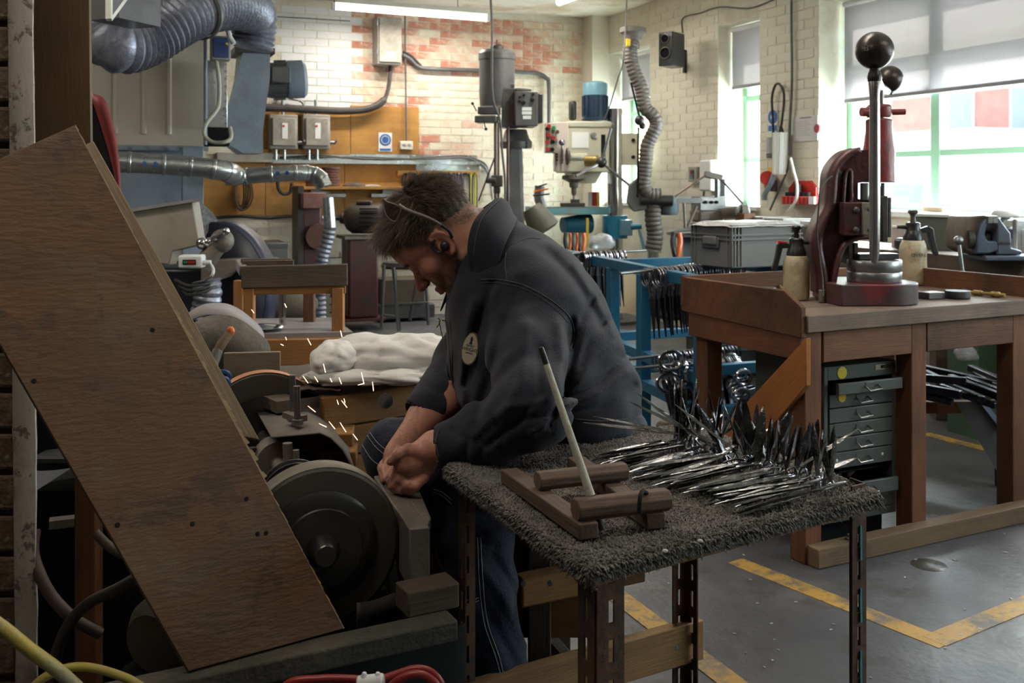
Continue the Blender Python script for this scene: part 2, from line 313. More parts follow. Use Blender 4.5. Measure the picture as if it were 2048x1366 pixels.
# ---- bricks
def proj(p): return CX+F*p.x/p.y, CY-(p.z-EYE)*F/p.y
def brick_mesh(name, L, h, th, m):
    mb = MB(); mb.cb((-L/2, -th, -h/2), (L/2, .004, h/2)); me = bpy.data.meshes.new(name); me.from_pydata(mb.v, [], mb.f); me.materials.append(m); return me
BMESH = {}
def bricks(parent, place, ang, L0, L1, z0, z1, pick, solo, seed=1, th=.006):
    """place(l, z) -> world point; pick(px, py) -> material; solo(px, py) -> own object"""
    rnd = random.Random(seed); acc = {}; n = 0
    nz = int((z1-z0)/.075); step = .225
    for r in range(nz):
        z = z0+(r+.5)*.075; l = L0-(.1125 if r % 2 else 0)
        while l < L1:
            a, b = max(l, L0), min(l+.215, L1); l += step
            if b-a < .04: continue
            c = place((a+b)/2, z); px, py = proj(c)
            if px < -60 or px > 2110 or py < -40: continue
            m = pick(px, py, rnd)
            if m is None: continue
            t = th*rnd.uniform(.5, 1.4); ln = b-a
            if n < 300 and solo(px, py) and ln > .2:
                key = (m.name, 'f')
                if key not in BMESH: BMESH[key] = brick_mesh('brick', .215, .065, th, m)
                o = bpy.data.objects.new('brick', BMESH[key]); reg(o, fr(c, ang)@MX.Translation((0, -(t-th), 0)), parent); n += 1
            else:
                acc.setdefault(m.name, (m, MB()))[1].__dict__.update(M=fr(c, ang)); acc[m.name][1].cb((-ln/2, -t, -.0325), (ln/2, .004, .0325))
    for k, (m, mb) in acc.items():
        mb.M = MX.Identity(4); mb.build('brickwork', m, parent, smooth=0)['kind'] = 'stuff'
def back_pick(px, py, rnd):
    if 548 < px < 706 and py < 212: return m_bwhite
    q = NZ.noise(V((px*.011, py*.03, 3)))+.6*NZ.noise(V((px*.045, py*.1, 8)))+rnd.uniform(-.3, .3)
    if 690 < px < 1120 and 28 < py < 70: base = .55
    elif 705 < px < 1170 and 70 < py < 150: base = .45
    elif 700 < px < 850 and 150 < py < 330: base = .3
    elif 840 < px < 960 and 260 < py < 320: base = .2
    elif py > 400: base = -.9
    else: base = -.42
    v = base+q*.75
    return m_bred if v > .42 else m_bpink if v > .12 else m_bcream
bricks(wb, lambda l, z: RM(l, 0, z), TH, -4.6, -.0, 0, CEIL, back_pick, lambda x, y: 690 < x < 1190 and 30 < y < 235)
RANG = TH-math.pi/2
bricks(wr, lambda l, z: RM(0, -l, z), RANG, 1.068, 2.243, .9, CEIL, lambda x, y, r: m_bpier, lambda x, y: True, 2, .0035)
bricks(wr, lambda l, z: RM(0, -l, z), RANG, 2.835, 3.557, .9, CEIL, lambda x, y, r: m_bpier, lambda x, y: True, 3, .0035)
bricks(wr, lambda l, z: RM(0, -l, z), RANG, 0, 1.068, HEAD, CEIL, lambda x, y, r: m_bpier, lambda x, y: True, 4, .0035)
bricks(wr, lambda l, z: RM(0, -l, z), RANG, 3.557, 5.4, .55, SILL, lambda x, y, r: m_bpier, lambda x, y: False, 5, .0035)
# pilaster in the corner
struct(MB().hexa(*slab(-.20, 0, -.22, 0, 0, CEIL)).build('trim_1', m_bpier))
# ---- windows
def bar_rw(mb, s0, s1, z0, z1, a, t=.05): mb.hexa(*slab(a, a+t, -s1, -s0, z0, z1))
for i, (s0, s1) in enumerate(OPEN):
    wn = thing('window_%d' % (i+1), None, None, RM(.3, -(s0+s1)/2, SILL)); struct(wn)
    a = .26; wdt = .05
    mb = MB(); bar_rw(mb, s0, s1, SILL, SILL+wdt, a); bar_rw(mb, s0, s1, HEAD-wdt, HEAD, a); bar_rw(mb, s0, s0+wdt, SILL, HEAD, a); bar_rw(mb, s1-wdt, s1, SILL, HEAD, a)
    mb.build('window_frame', m_green, wn, bev=.004)
    if i < 2: ms = [(s0+s1)/2+.1] if i == 0 else []; 
    elif i == 2: ms = [C_ for C_ in (4.42, 5.32)]
    else: ms = [s0+(s1-s0)/3, s0+2*(s1-s0)/3]
    for s in ms: MB().hexa(*slab(a-.005, a+.055, -s-.04, -s+.04, SILL, HEAD)).build('mullion', m_green, wn, bev=.004)
    tz = 1.515; mb = MB(); bar_rw(mb, s0, s1, tz-.022, tz+.022, a); bar_rw(mb, s0, s1, 2.02, 2.07, a); mb.build('transom', m_green, wn, bev=.004)
    mb = MB()
    for z in (2.27,): bar_rw(mb, s0, s1, z-.03, z+.03, a+.01, .03)
    mb.build('glazing_bar', m_green, wn)
    cols = [s0]+ms+[s1]
    for j in range(len(cols)-1):
        MB().hexa(*slab(a+.025, a+.029, -cols[j+1]+.03, -cols[j]-.03, SILL+.03, HEAD-.03)).build('pane', m_glass, wn, smooth=0)
    MB().hexa(*slab(-.04, .26, -s1+.0, -s0-.0, SILL-.03, SILL+.006)).build('window_sill', m_white, wn, bev=.004)
def blind(label, s0, s1, zb, a):
    t = thing('roller_blind', label, 'blind', RM(a, -(s0+s1)/2, HEAD), group='grey roller blinds')
    MB().hexa(*slab(a, a+.0015, -s1, -s0, zb, HEAD-.02)).build('blind_fabric', m_blind, t, smooth=0)
    MB().hexa(*slab(a-.008, a+.01, -s1, -s0, zb-.022, zb+.004)).build('bottom_bar', mat('blind_bar', (.28, .27, .28), rough=.5), t, bev=.003)
    MB().cyl(RM(a, -s1, HEAD-.03), RM(a, -s0, HEAD-.03), .022).build('roller', m_white, t)
blind('narrow grey roller blind in the farthest window, behind the extraction arm', .24, 1.05, 2.205, .14)
blind('grey roller blind in the second window beside the wall speaker', 2.26, 2.83, 2.145, .13)
blind('wide grey roller blind with sunlit pane shapes behind the fly press', 3.60, 6.28, 1.93, .20)
blind('grey roller blind in the window nearest the camera', 7.12, 9.58, 2.1, .20)
# ---- outside
m_obrick = mat('outside_red_brick', (.42, .17, .13), (.50, .23, .18), rough=.85, scale=3, bump=.3)
m_opale = mat('outside_render', (.55, .54, .52), (.5, .5, .5), rough=.85)
m_yard = mat('yard_concrete', (.5, .5, .5), (.42, .42, .42), rough=.9)
m_owin = mat('outside_window', (.30, .34, .38), (.24, .28, .32), rough=.15, bump=0)
struct(MB().hexa(*slab(.42, 60, -40, 20, -.35, -.25)).build('yard_ground', m_yard))
def house(label, a0, b0, b1, h, m, wins, roof=None):
    t = thing('building', label, 'building', RM(a0, (b0+b1)/2, -.25), TH)
    MB().hexa(*slab(a0, a0+6, b0, b1, -.25, h)).build('house_wall', m, t)
    for (wb_, wz, ww, wh) in wins:
        f = MB().hexa(*slab(a0-.05, a0+.02, wb_, wb_+ww, wz, wz+wh)).build('house_window', m_white, t)
        MB().hexa(*slab(a0-.06, a0+.0, wb_+.08, wb_+ww-.08, wz+.08, wz+wh-.08)).build('pane', m_owin, f)
    if roof:
        mb = MB(); o = RM(a0-.2, b0-.3, h); mb.prism([(0, 0), (b1-b0+.6, 0), ((b1-b0)/2+.3, roof)], o, VV, Z, UV*6.4); mb.build('roof', mat('roof_slate', (.22, .2, .2)), t)
house('red brick block with pale windows across the yard', 11, -2.5, 3.0, 6, m_obrick, [(-1.8+k*1.5, z, .8, 1.1) for k in range(3) for z in (.8, 3.0)])
house('pale rendered shed with red gable across the yard', 9, 3.4, 11, 2.3, m_opale, [(4.5, .4, 1, 1)])
house('red brick gable behind the pale shed', 16, 3.2, 13, 4.6, m_obrick, [(4+k*2, 2.6, .9, 1.2) for k in range(4)], 2.2)
house('tall red brick block at the right of the yard', 13, -12, -3.2, 7, m_obrick, [(-11+k*1.6, z, .8, 1.2) for k in range(5) for z in (.8, 3.2)])
# ---- fluorescent fittings
def _tube(nt):
    o = _n(nt, 'ShaderNodeOutputMaterial'); e = _n(nt, 'ShaderNodeEmission'); e.inputs[0].default_value = (1, .93, .80, 1); e.inputs[1].default_value = 4.5; nt.links.new(e.outputs[0], o.inputs[0])
m_tube = simple('lit_tube', _tube)
m_fit = mat('lamp_housing', (.72, .70, .64), (.65, .62, .55), rough=.5)
def tubelight(a, b, label, en=26):
    t = thing('tube_light', label, 'ceiling light', (a+b)/2, group='fluorescent tube lights')
    d = (b-a).normalized()
    MB().bar(a+Z*.05, b+Z*.05, .10, .045).build('housing', m_fit, t, bev=.008)
    MB().tube([a-d*.0+Z*.0, b+Z*.0], .032, 14).build('diffuser', m_tube, t)
    MB().cyl(a-d*.02, a+d*.01, .036).build('end_cap', m_white, t); MB().cyl(b-d*.01, b+d*.02, .036).build('end_cap', m_white, t)
    for k in (.2, .8): q = a.lerp(b, k); MB().cyl(q+Z*.06, V((q.x, q.y, CEIL)), .003, n=6).build('hanger', m_dark, t)
    l = bpy.data.lights.new('tube_glow', 'AREA'); lo = bpy.data.objects.new('tube_glow', l); l.shape = 'RECTANGLE'; l.size = (b-a).length; l.size_y = .05; l.energy = en; l.color = (1, .92, .8)
    m = align(a, b); lo.matrix_world = MX.Translation((a+b)/2-Z*.045) @ MX.Rotation(math.atan2(d.y, d.x), 4, 'Z'); COL.objects.link(lo); lo.visible_camera = False
ONZ = lambda x, y, z: G(x, y, z)
tubelight(P(668, 12, 8.95), P(974, 36, 9.45), 'long lit fluorescent tube hanging before the red brick patch')
a = P(1118, 4, 8.9); tubelight(a, a+(P(1178, -18, 8.0)-a).normalized()*1.45, 'second lit fluorescent tube, cut off by the top of the picture')
for a_, b_, l_ in ((-3.0, -6.5, 'above the middle of the workshop'), (-1.5, -8.5, 'high over the workbench'), (-5.2, -8.3, 'high over the grinder, added to lift the foreground'), (-6.3, -5.2, 'high over the left wall, added to brighten that side')):  # last two: unseen tubes added to brighten the foreground and the left side
    q = RM(a_, b_, CEIL-.12); tubelight(q-UV*.7, q+UV*.7, 'lit fluorescent tube out of the picture '+l_, {-3.0: 17, -1.5: 12, -6.3: 24}.get(a_, 9))
# ============================================================ BACK WALL AND ITS MACHINES
m_steel = mat('bare_steel', (.34, .34, .35), (.24, .24, .25), rough=.32, metal=.9, scale=8, bump=.08)
m_galv = mat('galvanised_steel', (.50, .52, .53), (.40, .42, .43), rough=.3, metal=.9, scale=14, bump=.05, stain=(.3, .28, .25), sscale=3, samt=.4)
m_gun = mat('grey_machine_paint', (.115, .113, .115), (.08, .078, .081), rough=.42, scale=5, bump=.1, stain=(.04, .03, .025), samt=.5)
m_greyp = mat('blue_grey_paint', (.26, .31, .38), (.20, .25, .31), rough=.45, scale=3, bump=.08, stain=(.14, .14, .14), samt=.4)
m_lgrey = mat('light_grey_box', (.36, .34, .30), (.26, .24, .21), rough=.55, scale=6, bump=.1, stain=(.14, .11, .08), samt=.55)
m_white2 = mat('white_enamel', (.72, .70, .64), (.62, .60, .53), rough=.4, scale=4, bump=.08, stain=(.45, .40, .30), samt=.35)
m_blue = mat('blue_sign_ink', (.03, .13, .42), (.03, .12, .36), rough=.5, bump=0)
m_card = mat('white_card', (.74, .74, .74), (.70, .70, .70), rough=.6, bump=0)
m_red = mat('red_plastic', (.55, .03, .02), (.42, .025, .02), rough=.4, bump=.03)
m_orange = mat('orange_plastic', (.75, .16, .02), (.6, .12, .02), rough=.45, bump=.03)
m_yel = mat('yellow_plastic', (.75, .52, .03), (.65, .44, .02), rough=.45, bump=.03)
m_grn = mat('green_button', (.02, .32, .12), rough=.4, bump=0)
m_ply = wood('ochre_plywood', (.42, .20, .045), (.50, .26, .07), (.17, .085, .04), rough=.6, ring=3, samt=.55)
m_peg = wood('orange_batten', (.62, .30, .07), (.70, .38, .11), rough=.5, ring=4, samt=.2)
m_maroon = mat('maroon_paint', (.115, .030, .030), (.075, .020, .022), rough=.45, scale=4, bump=.1, stain=(.05, .04, .035), samt=.75)
m_cast = mat('dark_cast_iron', (.05, .045, .042), (.075, .065, .058), rough=.5, metal=.3, scale=10, bump=.2)
m_disc = mat('brown_abrasive', (.16, .07, .055), (.11, .05, .04), rough=.9, scale=40, bump=.2)
m_cable = mat('grey_cable', (.12, .12, .12), (.08, .08, .08), rough=.5, bump=0)
def wfr(x0, y0, x1, y1, t, off=0, wall='b'):
    f, d, an = (BW, UV, TH) if wall == 'b' else (RW, -VV, RANG)
    a = f(x0, y1, t+off); wd = (f(x1, (y0+y1)/2, t+off)-a).dot(d); h = f((x0+x1)/2, y0, t+off).z-f((x0+x1)/2, y1, t+off).z
    return fr(a, an), wd, h
def wbox(name, x0, y0, x1, y1, t, m, parent=None, off=0, wall='b', bev=.004, inset=0):
    M, wd, h = wfr(x0, y0, x1, y1, t, off, wall); return MB(M).cb((inset, 0, inset), (wd-inset, t, h-inset)).build(name, m, parent, M=M, bev=bev)
# -- plywood backing boards
t = thing('plywood_backboard', 'ochre stained plywood panel on the back wall behind the grey switch boxes', 'board', BW(675, 310))
wbox('board', 516, 212, 700, 308, .018, m_ply, t); wbox('board', 701, 212, 838, 308, .018, m_ply, t)
t = thing('plywood_backboard', 'lower ochre plywood panel on the back wall behind the shelf and motor', 'board', BW(620, 435))
for x0, x1 in ((398, 530), (531, 688), (689, 836)): wbox('board', x0, 322, x1, 432, .018, m_ply, t)
o = MB().tube([BW(395+k*30, 434+2*math.sin(k*1.7), .05) for k in range(15)], .014, 8).build('cable_run', m_rubber); tag(o, 'black cable clipped along the bottom of the lower plywood panel', 'cable')
# -- steel trunking shelf with cables
t = thing('cable_trunking', 'long pale steel cable trunking under the switch boxes', 'trunking', BW(690, 325))
wbox('lid', 434, 305, 545, 324, .10, m_lgrey, t)
M, wd, h = wfr(545, 306, 960, 326, .10); MB(M).cb((0, 0, 0), (wd, .10, .012)).cb((0, .085, .012), (wd, .10, h)).cb((0, 0, .012), (wd, .006, .03)).build('tray', m_galv, t)
def wallcable(pts, r, m, label, off=.06, cat='cable', group=None, name='cable', wall='b', n=7):
    f = BW if wall == 'b' else RW
    q = cat_([f(p[0], p[1], p[2] if len(p) > 2 else off) for p in pts], 6); o = MB().tube(q, r, n).build(name, m); return tag(o, label, cat, group)
for k in range(5):
    wallcable([(560+k*8, 315+k % 3*2, .07), (640, 311+k, .06), (720, 318-k, .05), (800, 319-k*.5, .07), (880, 314+k, .06), (925, 312+k, .05), (950, 318+k*1.5, .06), (975, 335+k*3, .05), (985, 400, .04)], .007, [m_rubber, m_cable, m_steel, m_rubber, m_cable][k], ['black cable at the front of the bundle in the steel trunking', 'thin grey cable in the steel trunking bundle', 'shiny steel-coloured cable in the trunking bundle', 'black cable highest in the trunking bundle', 'grey cable rearmost in the trunking bundle'][k], group='cables in the trunking')
wbox('backboard', 832, 328, 960, 352, .02, m_galv)['label'] = 'plain galvanised strip under the trunking, above the hanging belts'; o = bpy.data.objects['backboard']; o.name = 'metal_strip'; WM['metal_strip'] = WM['backboard']; o['category'] = 'strip'
# -- switch boxes
for x0, x1, lab in ((540, 597, 'left one of the two dirty grey switch boxes on the ochre board'), (607, 662, 'right one of the two dirty grey switch boxes on the ochre board')):
    M, wd, h = wfr(x0, 228, x1, 298, .16); t = thing('switch_box', lab, 'switch box', M=None, loc=M.translation) if False else thing('switch_box', lab, 'switch box', M.translation, TH)
    MB(M).cb((0, .03, 0), (wd, .16, h)).build('box', m_lgrey, t, bev=.012)
    MB(M).cb((.02, 0, .03), (wd-.02, .03, h-.03)).build('cover', m_lgrey, t, bev=.01)
    MB(M).cb((wd*.42, -.003, h*.3), (wd*.62, .002, h*.75)).build('label_plate', m_card, t)
    MB(M).cyl((wd*.47, -.006, h*.66), (wd*.47, .002, h*.66), .012).build('red_mark', m_red, t)
    MB(M).cyl((wd-.01, .05, h*.2), (wd+.05, .05, h*.2), .018).cyl((wd+.05, .05, h*.2), (wd+.05, -.03, h*.25), .01).build('lever', m_steel, t)
    for k in (.25, .55): MB(M).cyl((wd*k, .08, 0), (wd*k, .08, -.10), .014).build('conduit', m_galv, t)
    MB(M).cyl((wd*.5, .08, h), (wd*.5, .08, h+.14), .016).build('conduit', m_galv, t)
# dark pipe
q = cat_([BW(*p, .10) for p in ((500, 214), (600, 218), (680, 222), (735, 218), (765, 203), (776, 180), (780, 150), (781, 128))], 6)
tag(MB().tube(q, [.035]*26+[.02]*(len(q)-26), 10).build('conduit_pipe', m_cast), 'dark dusty pipe along the top of the ochre board, bending up to the grey box', 'pipe')
wallcable([(545, 208), (560, 195), (580, 196), (605, 205), (612, 228)], .014, m_galv, 'short bent conduit above the two switch boxes')
# distribution box
M, wd, h = wfr(756, 32, 805, 127, .22); t = thing('distribution_box', 'tall weathered grey metal distribution box on the bare brick patch', 'electrical box', M.translation, TH)
MB(M).cb((0, .02, 0), (wd, .22, h)).build('box', m_lgrey, t, bev=.006); MB(M).cb((.015, 0, .02), (wd-.01, .02, h-.02)).build('door', m_lgrey, t, bev=.004)
MB(M).cb((wd*.35, -.003, h*.12), (wd*.7, .001, h*.26)).build('label_plate', m_card, t)
for k in (.2, .8): MB(M).cyl((-.005, 0, h*k), (-.005, 0, h*k+.05), .008).build('hinge', m_steel, t)
wallcable([(806, 110), (820, 118), (838, 134), (870, 138), (958, 141), (1040, 144), (1075, 147), (1092, 156), (1098, 175), (1098, 300)], .022, m_gun, 'black conduit from the distribution box across the wall and down behind the drill presses', name='conduit_pipe', cat='pipe')
wallcable([(806, 103), (822, 112), (842, 132)], .014, m_rubber, 'short black cable leaving the distribution box')
wallcable([(810, 30), (811, 130), (812, 220), (813, 282)], .009, m_cable, 'thin grey cable dropping down the brick to the white socket')
wallcable([(548, 33), (620, 37), (700, 42)], .004, m_rubber, 'thin dark wire sagging across the white paint')
# white socket, blue sign
M, wd, h = wfr(801, 282, 826, 299, .05, .018); t = thing('socket', 'white double wall socket on the ochre board', 'socket', M.translation, TH)
MB(M).cb((0, 0, 0), (wd, .05, h)).build('plate', m_white2, t, bev=.006)
for k in (.3, .7): MB(M).box((wd*k, -.003, h*.55), (.03, .008, .02)).build('switch', m_lgrey, t)
M, wd, h = wfr(757, 265, 784, 303, .004, .02); t = thing('safety_sign', 'white safety sign with blue mandatory disc on the ochre board', 'sign', M.translation, TH)
MB(M).cb((0, 0, 0), (wd, .004, h)).build('plate', m_card, t)
MB(M).cyl((wd/2, .001, h*.62), (wd/2, -.004, h*.62), wd*.42, n=28).build('blue_disc', m_blue, t)
MB(M).lathe([(wd*.30, 0), (wd*.30, .002), (wd*.26, .002), (wd*.26, 0)], (wd/2, -.004, h*.62), (0, -1, 0), cap=False).build('white_ring', m_card, t)
MB(M).cb((wd*.40, -.007, h*.46), (wd*.60, -.004, h*.72)).sph((wd*.5, -.005, h*.74), wd*.09, (1, .3, 1), 12).build('head_symbol', m_blue, t)['kind'] = 'stuff'
MB(M).cb((wd*.1, -.003, h*.05), (wd*.9, .0, h*.16)).build('caption_bar', m_blue, t)
# peg rail with belts
M, wd, h = wfr(795, 341, 957, 352, .03, .01); t = thing('peg_rail', 'orange wooden batten with pegs for belts on the back wall', 'rail', M.translation, TH)
MB(M).cb((0, 0, 0), (wd, .03, h)).build('batten', m_peg, t, M=M, bev=.003)
for k in range(9): q = M @ V((wd*(.1+k*.105), 0, h*.5)); MB(M).cyl((wd*(.1+k*.105), 0, h*.5), (wd*(.1+k*.105), -.06, h*.5), .006, n=8).build('peg', m_steel, t)
bc = [('black', (.015, .015, .016)), ('dark brown', (.06, .03, .02)), ('teal', (.02, .17, .20)), ('teal', (.015, .14, .17)), ('plum', (.09, .04, .09)), ('grey', (.1, .1, .11)), ('purple', (.10, .07, .14)), ('black', (.02, .02, .02)), ('yellow', (.62, .56, .05)), ('black', (.02, .02, .025))]
bx = [(806, 828, 392), (812, 834, 400), (842, 858, 420), (870, 894, 452), (896, 903, 455), (905, 912, 458), (915, 925, 462), (926, 940, 462), (941, 951, 425), (944, 953, 470)]
for (cn, cc), (x0, x1, y1), k in zip(bc, bx, range(20)):
    xm = (x0+x1)/2
    q = cat_([BW(xm, 347, .05), BW(x1-1, 352, .05), BW(x1, 375, .05), BW(x1-1, y1-12, .05), BW(xm, y1, .05), BW(x0+1, y1-12, .05), BW(x0, 375, .05), BW(x0+1, 352, .05)], 5, True)
    tag(MB().tube(q, .011, 7, closed=True).build('drive_belt', mat('belt_%s%d' % (cn.split()[-1], k), cc, rough=.6, bump=0)), '%s belt hanging from the orange batten, %s' % (cn, ['leftmost', 'second from left', 'third from left', 'fourth from left', 'in the middle', 'right of the middle', 'fourth from right', 'third from right', 'short and second from right', 'long and rightmost'][k]), 'belt', 'belts on the orange batten')
# coil of cable + hose under pipe
for k in range(5):
    q = [BW(480+8*math.sin(a)*(1+.3*k)+k*2, 385+ (30+k*3)*math.cos(a)*.9+ (4*math.sin(2*a+k)), .05+.02*k) for a in [i*2*math.pi/18 for i in range(18)]]
    if k == 0: coil = thing('cable_coil', 'tangled brown coil of wire hanging under the galvanised duct', 'cable', BW(480, 420))
    MB().tube(q, .008, 6, closed=True).build('loop', mat('brown_wire', (.10, .06, .04), rough=.6), coil)
o = MB().tube(cat_([BW(*p, .08) for p in ((555, 362), (557, 378), (567, 388), (580, 384), (584, 366))], 6), .016, 8).build('hose', m_rubber); tag(o, 'short black hose looped below the small galvanised duct', 'hose')
# shelf with abrasive discs
M, wd, h = wfr(603, 373, 836, 379, .32, .0); t = thing('wall_shelf', 'narrow plywood shelf holding stacked brown discs', 'shelf', M.translation, TH)
MB(M).cb((0, 0, 0), (wd, .3, h)).build('board', m_ply, t, M=M, bev=.003)
for k in (.12, .75):
    MB(M).bar((wd*k, .28, -.02), (wd*k+.18, .28, -.05), .03, .05).build('bracket', m_steel, t)
sh = (M @ V((0, 0, h))).z
def disc_stack(px, d_off, n, r, lab):
    c = BW(px, 370, d_off); c.z = sh
    for k in range(n):
        q = c+V((random.uniform(-.008, .008), 0, k*.026)); o = MB().lathe([(r*.98, 0), (r, .004), (r, .020), (r*.98, .024)], q, n=24).build('abrasive_disc', m_disc, bev=0)
        tag(o, 'brown abrasive disc in the %s, %s' % (lab, ('bottom one' if k == 0 else 'top one' if k == n-1 else '%s from the bottom' % ['', 'second', 'third', 'fourth', 'fifth', 'sixth'][k])), 'disc', 'abrasive discs on the shelf')
disc_stack(630, .17, 3, .085, 'low stack on the shelf end'); disc_stack(660, .2, 7, .085, 'tall stack on the shelf')
tag(MB().sph(tuple(BW(708, 372, .2)), .07, (1.6, .8, .45), 14).sph(tuple(BW(722, 374, .16)), .05, (1.5, .8, .5), 12).build('rag', mat('dark_rag', (.07, .06, .05), (.14, .13, .12), rough=.9, scale=18, bump=.6)), 'crumpled dark rag lying on the plywood shelf', 'rag')
tag(MB().sph(tuple(BW(742, 373, .2)), .05, (2.0, .8, .4), 14).build('paper_scrap', mat('pale_scrap', (.5, .48, .44), (.3, .29, .27), rough=.8, scale=20, bump=.5)), 'pale crumpled scrap lying on the plywood shelf', 'scrap')
for x0, lab in ((652, 'left'), (742, 'right')): M, wd, h = wfr(x0, 387, x0+40, 395, .04, .02); tag(MB(M).cb((0, 0, 0), (wd, .03, h)).build('file_tool', m_steel, bev=.004), 'short steel tool hung under the shelf, the %s one' % lab, 'tool')
# ------------------------------------------------ dust filter unit, silver duct, fan
m_filter = mat('filter_panel_metal', (.56, .50, .41), (.48, .43, .36), rough=.33, metal=.15, spec=.8, scale=2, bump=.06)
M, wd, h = pfr(180, 40, 410, 290, 6.6); t = thing('dust_filter_unit', 'large ribbed beige metal dust filter housing at upper left', 'dust extractor', M.translation, TH)
MB(M).cb((-.9, 0, 0), (wd, 1.1, h+.3)).build('housing', m_filter, t, bev=.006)
for x in (-.05, .13, .31, .47): MB(M).prism([(0, 0), (.012, -.02), (.03, -.02), (.042, 0)], (x, 0, .08), V((1, 0, 0)), V((0, 1, 0)), V((0, 0, h*.95))).build('rib', m_filter, t)
MB(M).cb((-.9, -.03, -.03), (wd+.02, .05, 0)).build('flange', m_greyp, t)
for k in range(8): MB(M).cyl((-.1+k*.115, -.032, -.015), (-.1+k*.115, -.045, -.015), .010, n=6).build('bolt', m_steel, t)
MB(M).cb((-.9, .05, -.55), (wd-.04, 1.0, -.03)).build('hopper', m_greyp, t)
M2, w2, h2 = pfr(365, 292, 407, 425, 6.55); leg = MB(M2).cb((0, 0, -.7), (w2, .12, h2)).build('leg', m_greyp, t, bev=.004)
# silver ducting
m_duct = mat('silver_duct_foil', (.34, .35, .41), (.19, .20, .25), rough=.42, metal=.6, scale=30, bump=.35, bscale=60)
def ribbed(pts, r, step, amp, m, name, n=20, parent=None):
    q = cat_(pts, 40); L = [0]
    for i in range(1, len(q)): L.append(L[-1]+(q[i]-q[i-1]).length)
    out = []; k = 0; s = 0
    while s < L[-1]:
        while k < len(L)-2 and L[k+1] < s: k += 1
        tt = (s-L[k])/max(1e-9, L[k+1]-L[k]); out.append(q[k].lerp(q[k+1], tt)); s += step/4
    rr = [(r if not callable(r) else r(i/len(out)))+amp*(1, .3, -1, .3)[i % 4]*(1) for i in range(len(out))]
    return MB().tube(out, rr, n).build(name, m, parent)
D = 5.6
t = thing('flexible_duct', 'fat silver foil flexible duct sweeping from the ceiling to the blue grey fan', 'duct', P(300, 200, D))
ribbed([P(178, -140, D-.15), P(190, -40, D-.15), P(205, 40, D-.2), P(232, 86, D-.25), P(290, 76, D-.1), P(360, 36, D+.05), P(420, 14, D+.3), P(480, 12, D+.6), P(507, 30, D+.85), P(508, 62, D+.9), P(502, 98, D+.9)], lambda u: .165-.03*u, .035, .009, m_duct, 'hose', 24, t)
for px, py, dd, r in ((388, 22, D+.15, .165),):
    MB().lathe([(r, 0), (r+.012, .01), (r+.012, .03), (r, .04)], P(px, py, dd), (P(420, 12, D+.3)-P(360, 36, D+.05)), cap=False).build('clamp_band', m_gun, t)
M, wd, h = pfr(175, -60, 238, 40, 4.9, math.radians(-20)); tag(MB(M).cb((0, 0, 0), (wd, .3, h)).build('ceiling_duct', m_gun), 'dark square duct dropping from the ceiling at upper left', 'duct')
t = thing('roof_vent_frame', 'pale framed grille hanging down at the top left corner', 'vent', P(240, 20, 4.6))
a, b, c = P(218, 38, 4.6), P(218, -60, 4.6), P(262, -10, 4.9); e = P(290, -60, 5.1)
for p, q in ((a, b), (a, e)): MB().bar(p, q, .025, .02).build('frame_bar', m_white2, t)
MB().add([a, b, e, a+V((.01, .02, 0)), b+V((.01, .02, 0)), e+V((.01, .02, 0))], [(0, 1, 2), (3, 5, 4), (0, 3, 4, 1), (1, 4, 5, 2), (2, 5, 3, 0)]).build('grille', m_gun, t)
# centrifugal fan
M, wd, h = pfr(455, 100, 530, 306, 7.0); t = thing('extraction_fan', 'blue grey centrifugal extraction fan with side motor under the silver duct', 'fan', M.translation, TH)
pr = [(.10, 0), (wd-.02, 0), (wd-.02, h*.22), (wd, h*.45), (wd+.03, h*.75), (wd+.03, h), (.1, h), (.08, h*.72), (.03, h*.45), (-.03, h*.3), (-.01, h*.12)]
MB(M).prism(pr, (0, .05, 0), V((1, 0, 0)), V((0, 0, 1)), V((0, .3, 0))).build('scroll_housing', m_greyp, t, bev=.006)
MB(M).prism([(x-.02+(0 if x < .1 else .03), z) for x, z in pr], (.0, .03, 0), V((1, 0, 0)), V((0, 0, 1)), V((0, .02, 0))).build('rim_flange', m_greyp, t)
MB(M).cb((.05, .0, h-.01), (wd+.07, .4, h+.03)).build('inlet_flange', m_cast, t)
a = M @ V((wd+.01, .2, h*.74)); c = P(612, 158, a.y+.1)
ax = (c-a).normalized(); Lm = (c-a).length
MB().lathe([(.05, 0), (.12, .02), (.13, .06), (.13, Lm*.6), (.115, Lm*.6)], a, ax).build('motor', m_gun, t)
MB().lathe([(.135, Lm*.55), (.14, Lm*.6), (.14, Lm*.92), (.12, Lm*.99), (.05, Lm)], a, ax).build('motor_cowl', m_greyp, t)
for k in range(10):
    an = k*math.pi/5; u = V((0, 0, 1)); w_ = ax.cross(u); r = u*math.cos(an)+w_*math.sin(an); MB().bar(a+ax*.08+r*.137, a+ax*Lm*.53+r*.137, .006, .02, up=r).build('cooling_fin', m_gun, t)
MB(fr(a+ax*.16+V((0, -.14, .02)), TH)).box((0, 0, 0), (.14, .08, .12)).build('terminal_box', m_gun, t, bev=.01)
